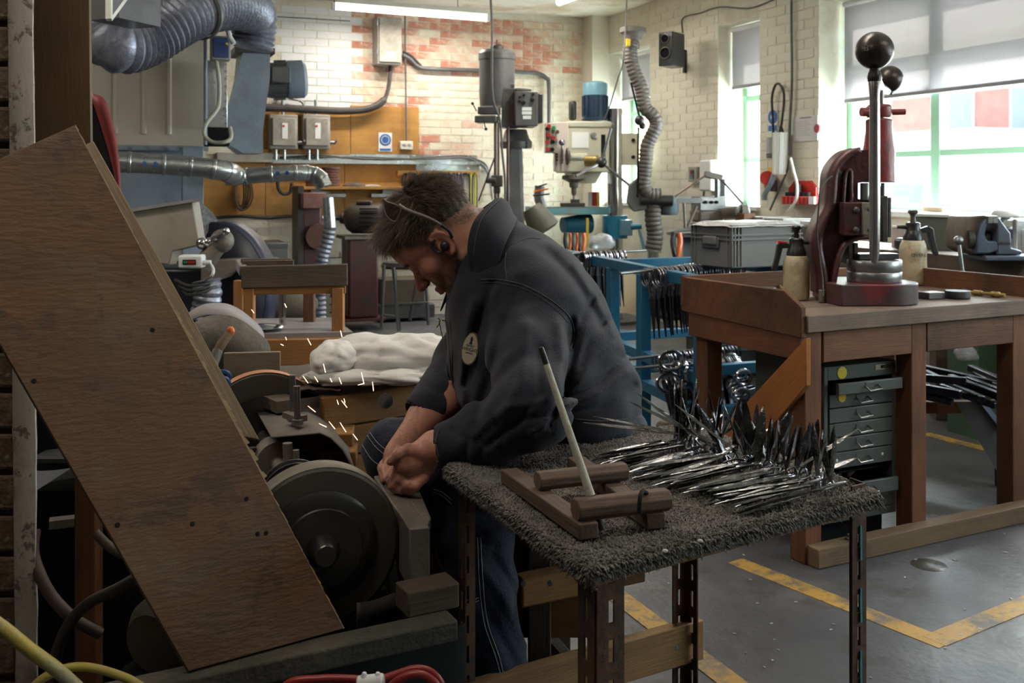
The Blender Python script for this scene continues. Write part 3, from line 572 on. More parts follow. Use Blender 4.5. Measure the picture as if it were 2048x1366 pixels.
# vertical galvanised duct box between filter and fan, with control box
M, wd, h = pfr(414, 120, 455, 255, 6.5); t = thing('duct_riser', 'narrow galvanised riser with grey conduits beside the filter housing', 'duct', M.translation, TH)
MB(M).cb((0, 0, 0), (wd, .25, h)).build('casing', m_galv, t, bev=.004)
for k in range(9): MB(M).cb((wd-.02, -.006, .02+k*h/9), (wd-.005, .0, .035+k*h/9)).build('rivet_plate', m_steel, t)
MB(M).cb((-.015, -.05, -.12), (wd+.01, .1, 0)).build('junction', m_dark, t, bev=.01)
tag(MB().tube([P(411, 60, 6.45), P(411, 290, 6.45)], .012, 10).build('conduit_pipe', m_greyp), 'thin blue grey vertical pipe left of the blue control box', 'pipe')
tag(MB().tube(cat_([P(432, 118, 6.4), P(438, 160, 6.4), P(438, 205, 6.4), P(432, 222, 6.35), P(412, 248, 6.3), P(409, 270, 6.3), P(425, 284, 6.3), P(450, 284, 6.3), P(462, 275, 6.35), P(460, 255, 6.4)], 6), .013, 8).build('conduit_pipe', mat('cream_conduit', (.55, .54, .46), rough=.5, bump=0)), 'cream flexible conduit looping down from the blue control box', 'cable')
M, wd, h = pfr(423, 70, 462, 118, 6.3); t = thing('control_box', 'small dark blue control box with yellow button by the silver duct', 'control box', M.translation, TH)
MB(M).cb((0, .01, 0), (wd, .12, h)).build('case', m_lgrey, t, bev=.006); MB(M).cb((.012, 0, .012), (wd-.012, .01, h-.012)).build('blue_front', mat('navy_panel', (.02, .05, .16), (.03, .07, .2), rough=.4), t, bev=.003)
MB(M).cyl((wd*.78, 0, h*.65), (wd*.78, -.015, h*.65), .008).build('button', m_yel, t)
tag(MB().tube(cat_([P(448, 50, 6.25), P(456, 62, 6.2), P(460, 75, 6.2), P(468, 88, 6.2)], 5), .016, 8).build('air_fitting', m_card), 'white plastic pipe fitting above the blue control box', 'fitting')
# galvanised ducts
def duct(name, pts, r, label, stickers=()):
    t = thing(name, label, 'duct', pts[0]); q = cat_(pts, 10); MB().tube(q, r, 24).build('pipe', m_galv, t)
    for i in range(6, len(q)-1, 7):
        ax = (q[min(i+1, len(q)-1)]-q[i-1]).normalized(); MB().lathe([(r, -.012), (r+.004, -.008), (r+.004, .008), (r, .012)], q[i], ax, cap=False, n=24).build('seam', m_galv, t)
    for (x, y, d) in stickers:
        MB().lathe([(.006, 0), (.015, .001), (.0, .002)], P(x, y, d), (0, -1, 0), n=8, cap=False).build('blue_sticker', m_blue, t)
    return t
duct('galvanised_duct', [P(190, 322, 5.9), P(300, 327, 6.0), P(380, 333, 6.08), P(440, 340, 6.15), P(462, 346, 6.25), P(472, 352, 6.5)], .062, 'thick galvanised spiral duct crossing in front of the filter hopper', ((288, 327, 5.93), (311, 328, 5.95)))
duct('galvanised_duct', [P(452, 356, 6.6), P(520, 350, 6.6), P(590, 346, 6.65), P(620, 347, 6.7), P(640, 356, 6.7), P(648, 375, 6.7)], .052, 'thinner galvanised duct with elbow in front of the ochre board', ((555, 347, 6.54), (574, 346, 6.54)))
# red-banded curved guard of a big machine at left
t = thing('belt_guard', 'tall curved black guard with a dull red band behind the leaning plywood', 'machine guard', P(200, 300, 3.7))
arc = cat_([P(184, 188, 3.7), P(208, 200, 3.7), P(224, 245, 3.7), P(234, 300, 3.7), P(240, 370, 3.7), P(238, 460, 3.7)], 6)
arc2 = cat_([P(184, 200, 3.7), P(190, 215, 3.7), P(203, 255, 3.7), P(222, 320, 3.7), P(232, 375, 3.7), P(232, 460, 3.7)], 6)
MB().grid([[p, p+V((-.02, .05, 0))] for p in arc]).build('red_band', mat('dull_red_paint', (.30, .04, .04), (.2, .03, .03), rough=.5), t, solid=.006)
MB().grid([arc, arc2]).build('rim', mat('dull_red_paint', (.3, .04, .04)), t, solid=.008)
MB().grid([arc2, [V((P(150, 100, 3.7).x, 3.72, p.z)) for p in arc2]]).build('side_plate', m_dark, t, solid=.004)
# ============================================================ MIDDLE GROUND, LEFT AND CENTRE
m_pine = wood('orange_pine', (.36, .15, .045), (.44, .20, .07), (.12, .06, .03), ring=6, samt=.35)
m_brown = wood('brown_timber', (.135, .055, .026), (.19, .082, .038), (.048, .028, .019), ring=7, samt=.75)
m_dirty = wood('grimy_timber', (.10, .072, .053), (.135, .10, .072), (.05, .04, .033), ring=7, samt=.6)
m_lilac = mat('dusty_panel', (.30, .27, .28), (.24, .21, .22), rough=.85, scale=5, stain=(.16, .13, .12))
m_navy = mat('dark_blue_guard', (.014, .016, .026), (.02, .02, .032), rough=.4, scale=4, bump=.08)
m_navyedge = mat('blue_guard_edge', (.022, .026, .06), (.018, .022, .05), rough=.4, bump=0)
m_beige = mat('beige_plate', (.36, .32, .26), (.30, .26, .21), rough=.6, scale=5, bump=.1, stain=(.2, .17, .13), samt=.5)
m_dust = mat('dusty_metal', (.22, .19, .16), (.14, .125, .11), rough=.6, metal=.4, scale=12, bump=.2, stain=(.24, .2, .16))
m_chrome = mat('chrome', (.62, .62, .64), (.5, .5, .52), rough=.14, metal=1, bump=0, rvar=.05)
m_cloth = mat('white_cloth_wrap', (.70, .68, .64), (.60, .57, .53), rough=.85, scale=6, bump=.7, bscale=9, stain=(.45, .38, .32), sscale=4, samt=.35, sheen=.3)
# ---- machine with beige guard plate (left)
d = 4.7
t = thing('grinding_machine', 'large floor grinder with tilted beige guard plate and dark blue hood at left', 'machine', P(400, 640, d))
pl = [P(262, 424, d), P(384, 404, d), P(398, 490, d), P(345, 502, d), P(338, 530, d), P(322, 527, d), P(255, 540, d)]
pl += []
MB().add(pl+[p+V((.02, .05, 0)) for p in pl], [tuple(range(7)), tuple(range(13, 6, -1))]+[(i, (i+1) % 7, 7+(i+1) % 7, 7+i) for i in range(7)]).build('guard_plate', m_beige, t, bev=.004)
MB().hexa([P(258, 424, d-.02), P(398, 402, d-.02), P(398, 402, d+.5), P(258, 424, d+.5)], [P(258, 418, d-.02), P(398, 396, d-.02), P(398, 396, d+.5), P(258, 418, d+.5)]).build('top_edge', m_lilac, t)
MB().add([P(372, 412, d+.1), P(400, 402, d+.15), P(425, 425, d+.2), P(443, 452, d+.25), P(430, 480, d+.25), P(395, 470, d+.15)]+[P(372, 412, d+.4), P(400, 402, d+.4), P(425, 425, d+.4), P(443, 452, d+.4), P(430, 480, d+.4), P(395, 470, d+.4)], [(0, 1, 2, 3, 4, 5), (11, 10, 9, 8, 7, 6)]+[(i, (i+1) % 6, 6+(i+1) % 6, 6+i) for i in range(6)]).build('dust_screen', mat('speckled_screen', (.10, .10, .11), (.30, .30, .32), rough=.8, scale=60, bump=.6), t)
hood = cat_([P(385, 458, d+.2), P(420, 447, d+.2), P(455, 450, d+.2), P(490, 474, d+.2), P(513, 505, d+.2), P(526, 540, d+.2), P(530, 600, d+.2), P(522, 650, d+.2)], 6)
cc = P(440, 570, d+.2)
MB().grid([[p, p+V((.02, .16, 0))] for p in hood]).build('hood_rim', m_navyedge, t, solid=.012)
MB().add([cc]+list(hood)+[P(380, 650, d+.2)], [(0, i, i+1) for i in range(1, len(hood)+1)]).build('hood_side', m_navy, t, solid=.01)
MB(fr(P(350, 640, d+.5), 0)).cb((-.2, 0, -.598), (.30, .5, .27)).build('body', m_navy, t, bev=.02)
MB().add([P(402, 560, d), P(402, 524, d), P(470, 520, d), P(520, 528, d), P(452, 548, d), P(440, 560, d)]+[p+V((0, .4, 0)) for p in (P(402, 560, d), P(402, 524, d), P(470, 520, d), P(520, 528, d), P(452, 548, d), P(440, 560, d))], [(0, 1, 2, 3, 4, 5), (11, 10, 9, 8, 7, 6)]+[(i, (i+1) % 6, 6+(i+1) % 6, 6+i) for i in range(6)]).build('bracket', m_dust, t)
MB().cyl(P(405, 530, d-.1), P(445, 480, d-.1), .045, .04).build('arm', m_dust, t)
MB().sph(tuple(P(444, 482, d-.1)), .055, (1, 1, 1)).build('knuckle', m_dust, t)
MB().tube(cat_([P(430, 482, d-.16), P(428, 475, d-.16), P(438, 470, d-.16), P(452, 463, d-.16)], 4), .012, 8).sph(tuple(P(452, 463, d-.16)), .018).build('handle', m_chrome, t)
MB().cyl(P(398, 487, d-.1), P(420, 483, d-.1), .02).sph(tuple(P(404, 487, d-.12)), .028).sph(tuple(P(417, 485, d-.12)), .024).cyl(P(418, 485, d-.12), P(418, 478, d-.12), .01).build('valve', m_chrome, t)
M, wd, h = pfr(356, 511, 404, 537, d-.25, math.radians(4)); g = thing('gauge_box', 'small white display box with green and red bars on the grinder', 'display', M.translation, 0)
MB(M).cb((0, 0, 0), (wd, .08, h)).build('case', m_card, g, bev=.008); MB(M).cb((wd*.2, -.004, h*.3), (wd*.75, .002, h*.68)).build('screen', m_dark, g)
for k in range(6): MB(M).cb((wd*(.25+k*.08), -.007, h*.38), (wd*(.30+k*.08), -.003, h*.6)).build('bar_segment', m_grn if k < 2 else m_red, g)
MB(M).cyl((wd, .02, h*.4), (wd+.035, .02, h*.4), .012).build('plug', m_card, g)
tag(MB().tube(cat_([P(408, 525, d-.22), P(420, 528, d-.22), P(427, 540, d-.22), P(423, 552, d-.22), P(410, 560, d-.1)], 5), .007, 7).build('cable', m_card), 'short white cable curling from the small display box', 'cable')
ribbed([P(412, 560, d-.05), P(416, 585, d-.05), P(412, 612, d-.05), P(405, 640, d-.05)], .062, .03, .004, m_duct, 'dust_hose', 18); o = bpy.data.objects['dust_hose']; tag(o, 'short silver ribbed dust hose below the display box', 'hose')
for k in range(3): o = MB().tube(cat_([P(350+k*8, 560+k*10, d-.1), P(380, 572+k*9, d-.15), P(420, 566+k*6, d-.1), P(440, 558, d)], 6), .008, 7).build('machine_cable', m_rubber); tag(o, 'black cable drooping under the floor grinder, %s' % ['uppermost', 'middle one', 'lowest'][k], 'cable')
t = thing('metal_cabinet', 'low grey metal cabinet with ochre smear behind the wooden stand', 'cabinet', P(545, 600, 8)); M, wd, h = pfr(508, 487, 578, 640, 8.2); MB(M).cb((0, 0, 0), (wd, .5, h)).build('body', m_gun, t, bev=.01); MB(M).cb((.01, -.01, .02), (wd-.01, 0, h-.05)).build('door', mat('grey_cabinet', (.15, .155, .15), (.12, .12, .12), rough=.5, stain=(.3, .19, .04), sscale=2, samt=.6), t)
# ---- wooden stand
def SD(x, y, d=3.9): return P(x, y, d)
t = thing('wooden_stand', 'rough wooden trestle stand with grimy top rail behind the white bag', 'stand', G(590, 720, .35))
a = V((SD(486, 0).x, 3.9, 0)); ux = V((math.cos(.12), math.sin(.12), 0)); zt = SD(486, 531).z; zb = SD(486, 665, 3.9).z
wd = SD(690, 0).x-a.x
def sp(l, dd, z): return a+ux*l+V((-.3, .95, 0))*dd+Z*z
plank('top_rail', m_dirty, sp(-.005, 0, zt-.045), sp(wd+.005, 0, zt-.04+.0), .03, .085, t, up=Z)
plank('lower_rail', m_pine, sp(0, .01, zt-.10), sp(wd, .01, zt-.10), .02, .03, t)
plank('side_rail', m_lilac, sp(.0, 0, zt-.02), sp(.0, .36, zt-.02), .03, .04, t)
for k, (l, dd, w_) in enumerate(((.025, .01, .04), (wd-.03, .01, .045), (-.0, .36, .04), (wd*.72, .3, .045))): plank('leg', m_pine if k != 3 else m_brown, sp(l, dd, zt-.09), sp(l, dd, .4), w_, w_, t)
for k in range(2): MB().bar(sp(.0+.0, .06+k*.09, zt+.0), sp(wd*.5, .06+k*.09, zt+.0), .03, .03).build('cross_bar', m_dirty, t)
MB().hexa([sp(-.1, -.04, zb-.02), sp(wd+.02, -.04, zb-.02), sp(wd, .42, zb-.02), sp(-.0, .42, zb-.02)], [sp(-.1, -.04, zb), sp(wd+.02, -.04, zb), sp(wd, .42, zb), sp(0, .42, zb)]).build('base_board', m_lilac, t)
plank('front_beam', m_pine, sp(-.02, -.05, zb-.07), sp(wd+.1, -.05, zb-.07), .05, .10, t)
for l in (-.05, wd): plank('foot', m_brown, sp(l, .1, zb-.03), sp(l, .1, .0), .06, .06, t)
tag(MB().lathe([(0, 0), (.06, .0), (.075, .008), (.05, .016), (0, .02)], P(530, 658, 3.95)-Z*.0, Z, n=24).build('metal_dish', m_chrome), 'small shiny metal dish on the dusty board of the wooden stand', 'dish')
tag(MB().cyl(P(565, 570, 4.1), P(565, 662, 4.1), .014).build('steel_tube', m_chrome), 'upright chrome tube standing behind the wooden stand', 'tube')
tag(MB().sph(tuple(P(540, 590, 5.4)), .22, (1.2, .8, .5), 18).build('dust_sack', mat('sack', (.16, .13, .10), (.1, .08, .06), rough=.9, bump=.5)), 'brown sack lying on the floor beyond the wooden stand', 'sack').location.z -= .05
# ---- belt grinder
d = 8.6; t = thing('belt_grinder', 'upright belt grinder with dull red top guard beside the motor', 'grinder', G(620, 640, 0))
M, wd, h = pfr(596, 372, 645, 640, d); MB(M).cb((0, 0, 0), (.05, .3, h)).build('back_plate', m_cast, t)
MB(M).cb((.04, .02, h*.24), (wd-.0, .25, h*.95)).build('belt_housing', m_maroon, t, bev=.02)
M2, w2, h2 = pfr(606, 386, 652, 417, d-.1); MB(M2).cb((0, 0, 0), (w2, .3, h2)).build('top_guard', mat('dusty_red_paint', (.28, .10, .08), (.2, .07, .06), rough=.7, stain=(.3, .24, .2)), t, bev=.006)
MB(M).cyl((wd*.8, -.05, h*.62), (wd*.8, .1, h*.62), .11).build('contact_wheel', m_disc, t)
MB(M).cb((.05, .0, 0), (.16, .2, h*.3)).build('pillar', m_dust, t)
t = thing('dust_pipe', 'bright galvanised dust pipe leading into a dark flexible hose by the belt grinder', 'pipe', P(650, 600, d-.3))
MB().cyl(P(656, 395, d-.3), P(660, 455, d-.3), .045, .05).build('pipe', m_galv, t); ribbed([P(660, 455, d-.3), P(655, 480, d-.3), P(645, 515, d-.3), P(640, 560, d-.3), P(640, 640, d-.3)], .05, .04, .005, m_duct, 'hose', 16, t)
# ---- buffing motor on maroon pedestal
d = 8.9; t = thing('buffing_motor', 'dark electric polishing motor with pale spindle on a maroon pedestal', 'motor', G(725, 640, 0))
M, wd, h = pfr(697, 472, 757, 643, d); MB(M).cb((0, 0, .02), (wd, .3, h-.02)).build('pedestal', m_maroon, t, bev=.02); MB(M).cb((-.04, -.04, h-.03), (wd+.05, .34, h)).build('top_plate', m_dust, t); MB(M).cb((-.05, -.05, 0), (wd+.06, .35, .02)).build('foot_plate', m_maroon, t)
a = P(672, 437, d+.1); b = P(768, 437, d+.1); L_ = (b-a).length
MB().lathe([(.018, 0), (.02, .03), (.04, .035), (.05, .06), (.045, .07), (.10, .10), (.135, .15), (.135, L_-.03), (.11, L_)], a, (b-a), n=28).build('motor_body', m_cast, t)
for k in range(5): MB().box((b.x-.12, a.y-.125, a.z+.09-k*.04), (.16, .03, .012)).build('vent_slot', m_dark, t, bev=.003)
MB().cyl(P(645, 436, d+.1), a, .016).build('spindle', m_card, t)
MB().box(((a.x+b.x)/2+.04, a.y, a.z+.145), (.13, .12, .03)).build('terminal_cover', m_cast, t, bev=.008)
# ---- metal stool & boxes by wall
t = thing('metal_stool', 'tall tubular steel stool standing before the maroon pedestal', 'stool', G(800, 660, 0))
d = 8.0
def tl(x0, y0, x1, y1, dd, m=m_steel, nm='leg', r=.014): MB().cyl(P(x0, y0, dd), P(x1, y1, dd), r, n=10).build(nm, m, t)
tl(768, 530, 763, 655, d, m_gun); tl(787, 535, 798, 662, d-.1, m_chrome, r=.017); tl(850, 540, 857, 650, d+.3, m_gun); tl(838, 535, 820, 640, d+.3, m_gun)
tl(765, 610, 856, 605, d+.1, m_gun, 'stretcher', .01); tl(763, 630, 800, 634, d, m_gun, 'stretcher', .01)
MB().lathe([(.0, 0), (.17, 0), (.18, .02), (.16, .05), (0, .055)], P(806, 536, d+.15), Z).build('seat', m_rubber, t)
M, wd, h = pfr(768, 560, 850, 612, 9.4); tag(MB(M).cb((0, 0, 0), (wd, .35, h)).build('storage_box', m_dirty, bev=.01), 'brown box on a low shelf behind the metal stool', 'box')
M, wd, h = pfr(760, 612, 870, 640, 9.4); tag(MB(M).cb((0, 0, 0), (wd, .4, h)).build('low_shelf', m_gun, bev=.01), 'dark low shelf on the floor behind the metal stool', 'shelf')
M, wd, h = pfr(655, 500, 700, 545, 9.6); tag(MB(M).cb((0, 0, -.5), (wd, .3, h)).build('motor_case', m_navy, bev=.03), 'dark blue motor casing low beside the maroon pedestal', 'motor')
# ---- curved guard of second grinder
d = 3.15; t = thing('wheel_guard', 'grey half round metal wheel guard behind the leaning plywood', 'machine guard', G(460, 760, .3))
arc = cat_([P(368, 700, d), P(378, 655, d), P(410, 634, d), P(440, 630, d), P(470, 634, d), P(505, 655, d), P(538, 690, d), P(540, 740, d)], 5)
MB().grid([[p+V((-.02, -.0, 0)), p+V((-.07, .2, .012))] for p in arc]).build('guard_rim', m_lilac, t, solid=.005)
MB().add([P(450, 760, d)]+list(arc), [(0, i, i+1) for i in range(1, len(arc))]).build('guard_side', m_dust, t, solid=.004)
MB(fr(P(390, 760, d))).cb((0, .02, -.6), (.22, .2, 0)).build('base', m_dust, t)
t = thing('brush', 'old round brush with orange tipped handle leaning on the wheel guard', 'brush', P(437, 715, 2.75))
MB().cyl(P(424, 730, 2.7), P(436, 700, 2.72), .016, .014).build('ferrule', m_dust, t)
MB().tube([P(434, 704, 2.72), P(445, 685, 2.73), P(460, 665, 2.75)], [.012, .014, .011], 10).build('handle', wood('worn_handle', (.30, .19, .11), (.22, .14, .08), (.06, .04, .03)), t)
MB().sph(tuple(P(461, 663, 2.75)), .012, (1, 1, 1.2), 12).build('handle_tip', m_orange, t)
tag(MB(pfr(447, 700, 553, 766, 2.85, math.radians(8))[0]).cb((0, 0, 0), (.158, .016, .085)).build('board_offcut', wood('beige_ply', (.24, .19, .13), (.30, .24, .17), (.12, .09, .06), ring=4, samt=.3), bev=.002), 'small upright beige plywood offcut behind the second grinding wheel', 'board')
# ---- heavy timber block (crate) + bag
d = 2.62
t = thing('timber_trough', 'heavy old timber trough of bolted boards under the white bag', 'trough', G(760, 900, 0))
m_old = wood('old_yellow_timber', (.22, .105, .03), (.31, .155, .05), (.07, .045, .03), ring=4, samt=.5)
fa = P(640, 792, d); fb = G(1010, 742, fa.z)
ux = (fb-fa).normalized(); uy = Z.cross(ux)
hz = [(0, .008, 'a'), (.0, .0, '')]
z0 = fa.z; L_ = (fb-fa).length
zs = [z0, z0-.085, z0-.165, z0-.25, z0-.34]
for k in range(4): plank('board', m_old, fa+Z*((zs[k]+zs[k+1])/2-z0)-uy*(0), fb+Z*((zs[k]+zs[k+1])/2-z0), .04, zs[k]-zs[k+1]-.004, t, bev=.004)
MB().lathe([(.0, 0), (.013, 0), (.013, .008), (.0, .01)], P(771, 802, d-.02), (0, -1, 0), n=12).lathe([(.02, -.004), (.02, 0), (.013, .001)], P(771, 802, d-.02), (0, -1, 0), n=16).build('bolt', m_steel, t)
MB().hexa([fa-ux*.12-Z*.03, fb-Z*.03, fb+uy*.5-Z*.03, fa-ux*.12+uy*.42-Z*.03], [fa-ux*.12-Z*.0, fb, fb+uy*.5, fa-ux*.12+uy*.42]).build('top_board', m_dirty, t)
MB().hexa([fa-ux*.06-Z*.11, fa-Z*.11, fa+uy*.03-Z*.11, fa-ux*.06+uy*.4-Z*.11], [fa-ux*.06, fa, fa+uy*.03, fa-ux*.06+uy*.4]).build('end_block', m_dust, t)
plank('end_board', m_old, fa-ux*.0-Z*.04, fa-ux*.0+uy*.38-Z*.04, .03, .34, t) if False else None
for l in (.02, L_-.1): plank('leg', m_brown, fa+ux*l+uy*.08-Z*.3, fa+ux*l+uy*.08-Z*z0, .07, .07, t)
wp = [(600, 870, 706, 905), (640, 905, 712, 935)]
for k, (x0, y0, x1, y1) in enumerate(wp):
    M, wd, h = pfr(x0, y0, x1, y1, 2.5-.04*k, math.radians(6)); tag(MB(M).cb((0, 0, 0), (wd, .10, h)).build('timber_block', m_old, M=M, bev=.004), '%s short timber block wedged beside the shaft guard' % ['upper', 'lower'][k], 'block')
    plank('stay', m_old, M @ V((wd*.5, .05, -.0)), M @ V((wd*.5, .05, -M.translation.z)), .05, .05, bpy.data.objects['timber_block' if k == 0 else 'timber_block.001'])
# bag: wrinkled padded cloth bundle
def blob(name, cx, cy, d, rx, rz, ry, mt, seed, wr=.012, n=(56, 40), flat=.25, pw=2.4, parent=None):
    c = P(cx, cy, d); vs = []; nu, nv = n
    for i in range(nv+1):
        ph = math.pi*i/nv
        for k in range(nu):
            th = 2*math.pi*k/nu
            s = lambda v, p: math.copysign(abs(v)**(2/p), v)
            x = rx*s(math.sin(ph), pw)*s(math.cos(th), pw); y = ry*s(math.sin(ph), pw)*s(math.sin(th), pw); z = rz*s(math.cos(ph), 2)
            q = V((x, y, z)); f = NZ.fractal(V((x*9+seed, y*9, z*14)), .8, 2.2, 4)*wr+wr*.9*abs(NZ.noise(V((x*22+seed, y*12, z*30))))
            q *= 1+f/max(rz, .03)*.5
            if q.z < -rz*flat*2: q.z = -rz*flat*2+.1*(q.z+rz*flat*2)
            vs.append(c+q)
    fs = [(i*nu+k, (i+1)*nu+k, (i+1)*nu+(k+1) % nu, i*nu+(k+1) % nu) for i in range(nv) for k in range(nu)]
    return MB().add(vs, fs).build(name, mt, parent, smooth=180)
t = thing('white_bundle', 'long white wrinkled cloth bundle lying on the timber trough', 'bundle', P(780, 765, 2.8))
blob('padding', 800, 716, 2.80, .235, .062, .13, m_cloth, 3, .02, flat=.42, parent=t)
blob('folded_end', 672, 716, 2.74, .055, .042, .10, m_cloth, 9, .02, flat=.4, parent=t)
blob('underside', 790, 748, 2.70, .20, .022, .08, m_cloth, 5, .02, flat=.42, parent=t)
g = []
for i in range(13):
    r = []
    for j in range(9):
        px = 585+i*7.5+j*1; py = 722+i*1.2+j*5.0-1.5*i*0; q = P(px, py+3*math.sin(i*.9+j*.5), 2.66-.0*j); q.y = 2.72-(j/8)*.10; q = P(px, py+i*1.0, q.y); q.z = fa.z+.012+.006*NZ.noise(V((i*.5, j*.6, 1)))+.004; r.append(q)
    g.append(r)
tag(MB().grid(g).build('leather_rag', mat('brown_leather', (.09, .055, .04), (.13, .085, .06), rough=.8, scale=14, bump=.6), solid=.006, sub=1), 'crumpled brown leather rag on the end of the timber trough', 'rag')
# wooden floor horse seen under the man and behind the table
t = thing('sawhorse_seat', 'heavy timber sitting horse under the seated man', 'bench', G(1150, 1300, 0))
a = V((-.26, 2.36, .60)); b = V((.17, 2.36, .60))  # boards lengthened leftwards as a dark cover over a lit strip of floor
for k in range(3): plank('board', m_brown if k < 1 else m_old, a+V((0, -.12+.0*k, -.02-k*.115)), b+V((.0, -.12, -.02-k*.115)), .05, .11, t, bev=.005)
plank('top_board', m_dirty, a+V((0, 0, .04)), b+V((.08, 0, .04)), .30, .04, t)
a2 = P(1035, 1172, 2.1); b2 = P(1282, 1140, 2.1+.14); a2.z = (a2.z+b2.z)/2; b2.z = a2.z
plank('front_rail', m_old, a2, b2, .04, .062, t, bev=.005)
for x in (1047, 1100): MB().lathe([(0, 0), (.006, 0), (.006, .004), (0, .005)], P(x, 1166, 2.085), (0, -1, 0), n=10).build('screw', m_steel, t)
for x, yy in ((-.1, 2.2), (.06, 2.2), (-.1, 2.5), (.12, 2.5)): plank('leg', m_dirty, V((x, yy, .56)), V((x, yy, 0)), .05, .05, t)
plank('angle_brace', m_cast, P(1088, 1270, 2.3), P(1140, 1330, 2.2), .03, .03, t)
# ============================================================ DRILL PRESSES, RIGHT WALL, BENCH
m_crm = mat('cream_machine_paint', (.52, .50, .40), (.46, .44, .35), rough=.42, scale=3, bump=.05, stain=(.3, .27, .2), samt=.4)
m_pinkp = mat('pale_panel', (.60, .50, .45), (.56, .47, .42), rough=.5, bump=.03)
m_blu = mat('rack_blue_paint', (.012, .15, .28), (.010, .12, .23), rough=.42, scale=5, bump=.05, stain=(.02, .07, .11), samt=.5)
m_cyan = mat('machine_blue_paint', (.02, .22, .36), (.02, .17, .28), rough=.4, scale=4, bump=.06, stain=(.03, .08, .1), samt=.4)
m_tealp = mat('chipped_teal', (.16, .38, .42), (.12, .30, .35), rough=.5, scale=6, bump=.06, stain=(.35, .2, .14), sscale=5, samt=.7)
m_dkblue = mat('motor_blue', (.012, .035, .075), (.01, .028, .055), rough=.35, bump=.05)
m_ltblue = mat('motor_cowl_blue', (.16, .32, .42), (.12, .26, .36), rough=.4, bump=.04)
m_crate = mat('grey_crate_plastic', (.19, .19, .19), (.165, .165, .165), rough=.45, scale=3, bump=.02)
m_hosebr = mat('brown_grey_hose', (.13, .112, .10), (.095, .082, .073), rough=.6, scale=10, bump=.25)
m_green2 = mat('dark_green_paint', (.07, .11, .07), (.05, .085, .055), rough=.5)
m_colg = mat('mid_grey_column', (.17, .175, .185), (.13, .135, .145), rough=.45, stain=(.08, .08, .08), samt=.4)
m_brass = mat('brass', (.55, .42, .16), (.45, .33, .12), rough=.3, metal=.9, bump=.05)
# ---------------- grey pillar drill
d = 8.9; t = thing('pillar_drill', 'tall grey pillar drill with upright motor and gearbox behind the man', 'drill press', G(1025, 662, 0))
M, wd, h = pfr(1010, 290, 1050, 470, d, .0)
MB().prism([(0, 0), (wd, 0), (wd*.86, h), (wd*.14, h)], P(1010, 470, d), V((1, 0, 0)), Z, V((0, .2, 0))).build('column', m_colg, t, bev=.03)
MB().hexa([P(1000, 650, d), P(1062, 650, d), P(1062, 650, d)+V((0, .3, 0)), P(1000, 650, d)+V((0, .3, 0))], [P(1010, 468, d), P(1052, 468, d), P(1052, 468, d)+V((0, .2, 0)), P(1010, 468, d)+V((0, .2, 0))]).build('lower_column', m_colg, t)
MB().lathe([(.14, 0), (.145, .02), (.145, .06), (.12, .09), (.10, .16), (.09, .17)], P(1032, 297, d+.1), Z).build('column_collar', m_gun, t)
MB().cyl(P(1054, 283, d), P(1054, 297, d), .02).build('bolt', m_gun, t)
M, wd, h = pfr(1030, 182, 1076, 252, d-.25, math.radians(6)); MB(M).cb((0, 0, 0), (wd, .35, h)).build('gearbox', m_gun, t, bev=.008)
MB(M).cb((wd*.30, -.004, h*.33), (wd*.72, 0, h*.42)).cb((wd*.30, -.004, h*.44), (wd*.72, 0, h*.54)).cb((wd*.34, -.004, h*.20), (wd*.70, 0, h*.30)).build('data_plate', m_card, t)['kind'] = 'stuff'
for x, z, r in ((.38, .88, .012), (.78, .9, .012), (.76, .74, .016), (.2, .82, .01), (.2, .7, .01), (.36, .66, .018)): MB(M).cyl((wd*x, 0, h*z), (wd*x, -.02, h*z), r, n=10).build('knob', m_dark, t)
MB(M).cb((wd, .05, h*.1), (wd+.05, .3, h*.95)).build('side_cover', m_black, t, bev=.01)
MB(M).cb((wd*.05, .03, h), (wd*.75, .3, h+.03)).build('top_cover', m_gun, t, bev=.01)
M, wd, h = pfr(1003, 176, 1036, 254, d-.15, 0); MB(M).cb((0, 0, 0), (wd, .3, h)).build('head_casting', m_gun, t, bev=.01); MB(M).cb((wd*.45, -.01, h*.1), (wd*.8, 0, h*.6)).build('red_stripe', m_maroon, t); MB(M).cb((.0, .05, h), (wd*.8, .25, h+.05)).build('cap_casting', m_gun, t, bev=.01)
c = P(994, 182, d); MB().lathe([(.15, -.14), (.155, -.1), (.16, 0), (.158, .02), (.158, .27), (.165, .275), (.165, .33), (.14, .36), (.06, .37)], c, Z).build('motor', m_gun, t)
MB().lathe([(.06, 0), (.06, .03), (.035, .05), (.01, .055), (.006, .09)], c+Z*.365, Z, n=16).build('top_cap', m_cast, t)
M, wd, h = pfr(961, 180, 996, 206, d-.05, 0); MB(M).cb((0, 0, 0), (wd, .2, h)).build('motor_mount', m_gun, t, bev=.01)
for k, (y0, y1, x0, x1) in enumerate(((213, 228, 955, 996), (231, 245, 949, 992))): M, wd, h = pfr(x0, y0, x1, y1, d-.2, math.radians(-8)); MB(M).cb((0, 0, 0), (wd, .16, h)).build('spindle_head', m_gun, t, bev=.008)
for a_, b_ in (((953, 222), (945, 207)), ((968, 245), (972, 258))): MB().cyl(P(*a_, d-.2), P(*b_, d-.25), .005, n=8).sph(tuple(P(*b_, d-.25)), .014).build('lever', m_black, t)
for x in (991, 997, 1016): MB().cyl(P(x, 245, d-.12), P(x, 420, d-.12), .014 if x != 997 else .01).build('guide_rod', mat('brownish_steel', (.16, .10, .085), (.12, .08, .07), rough=.35, metal=.6), t)
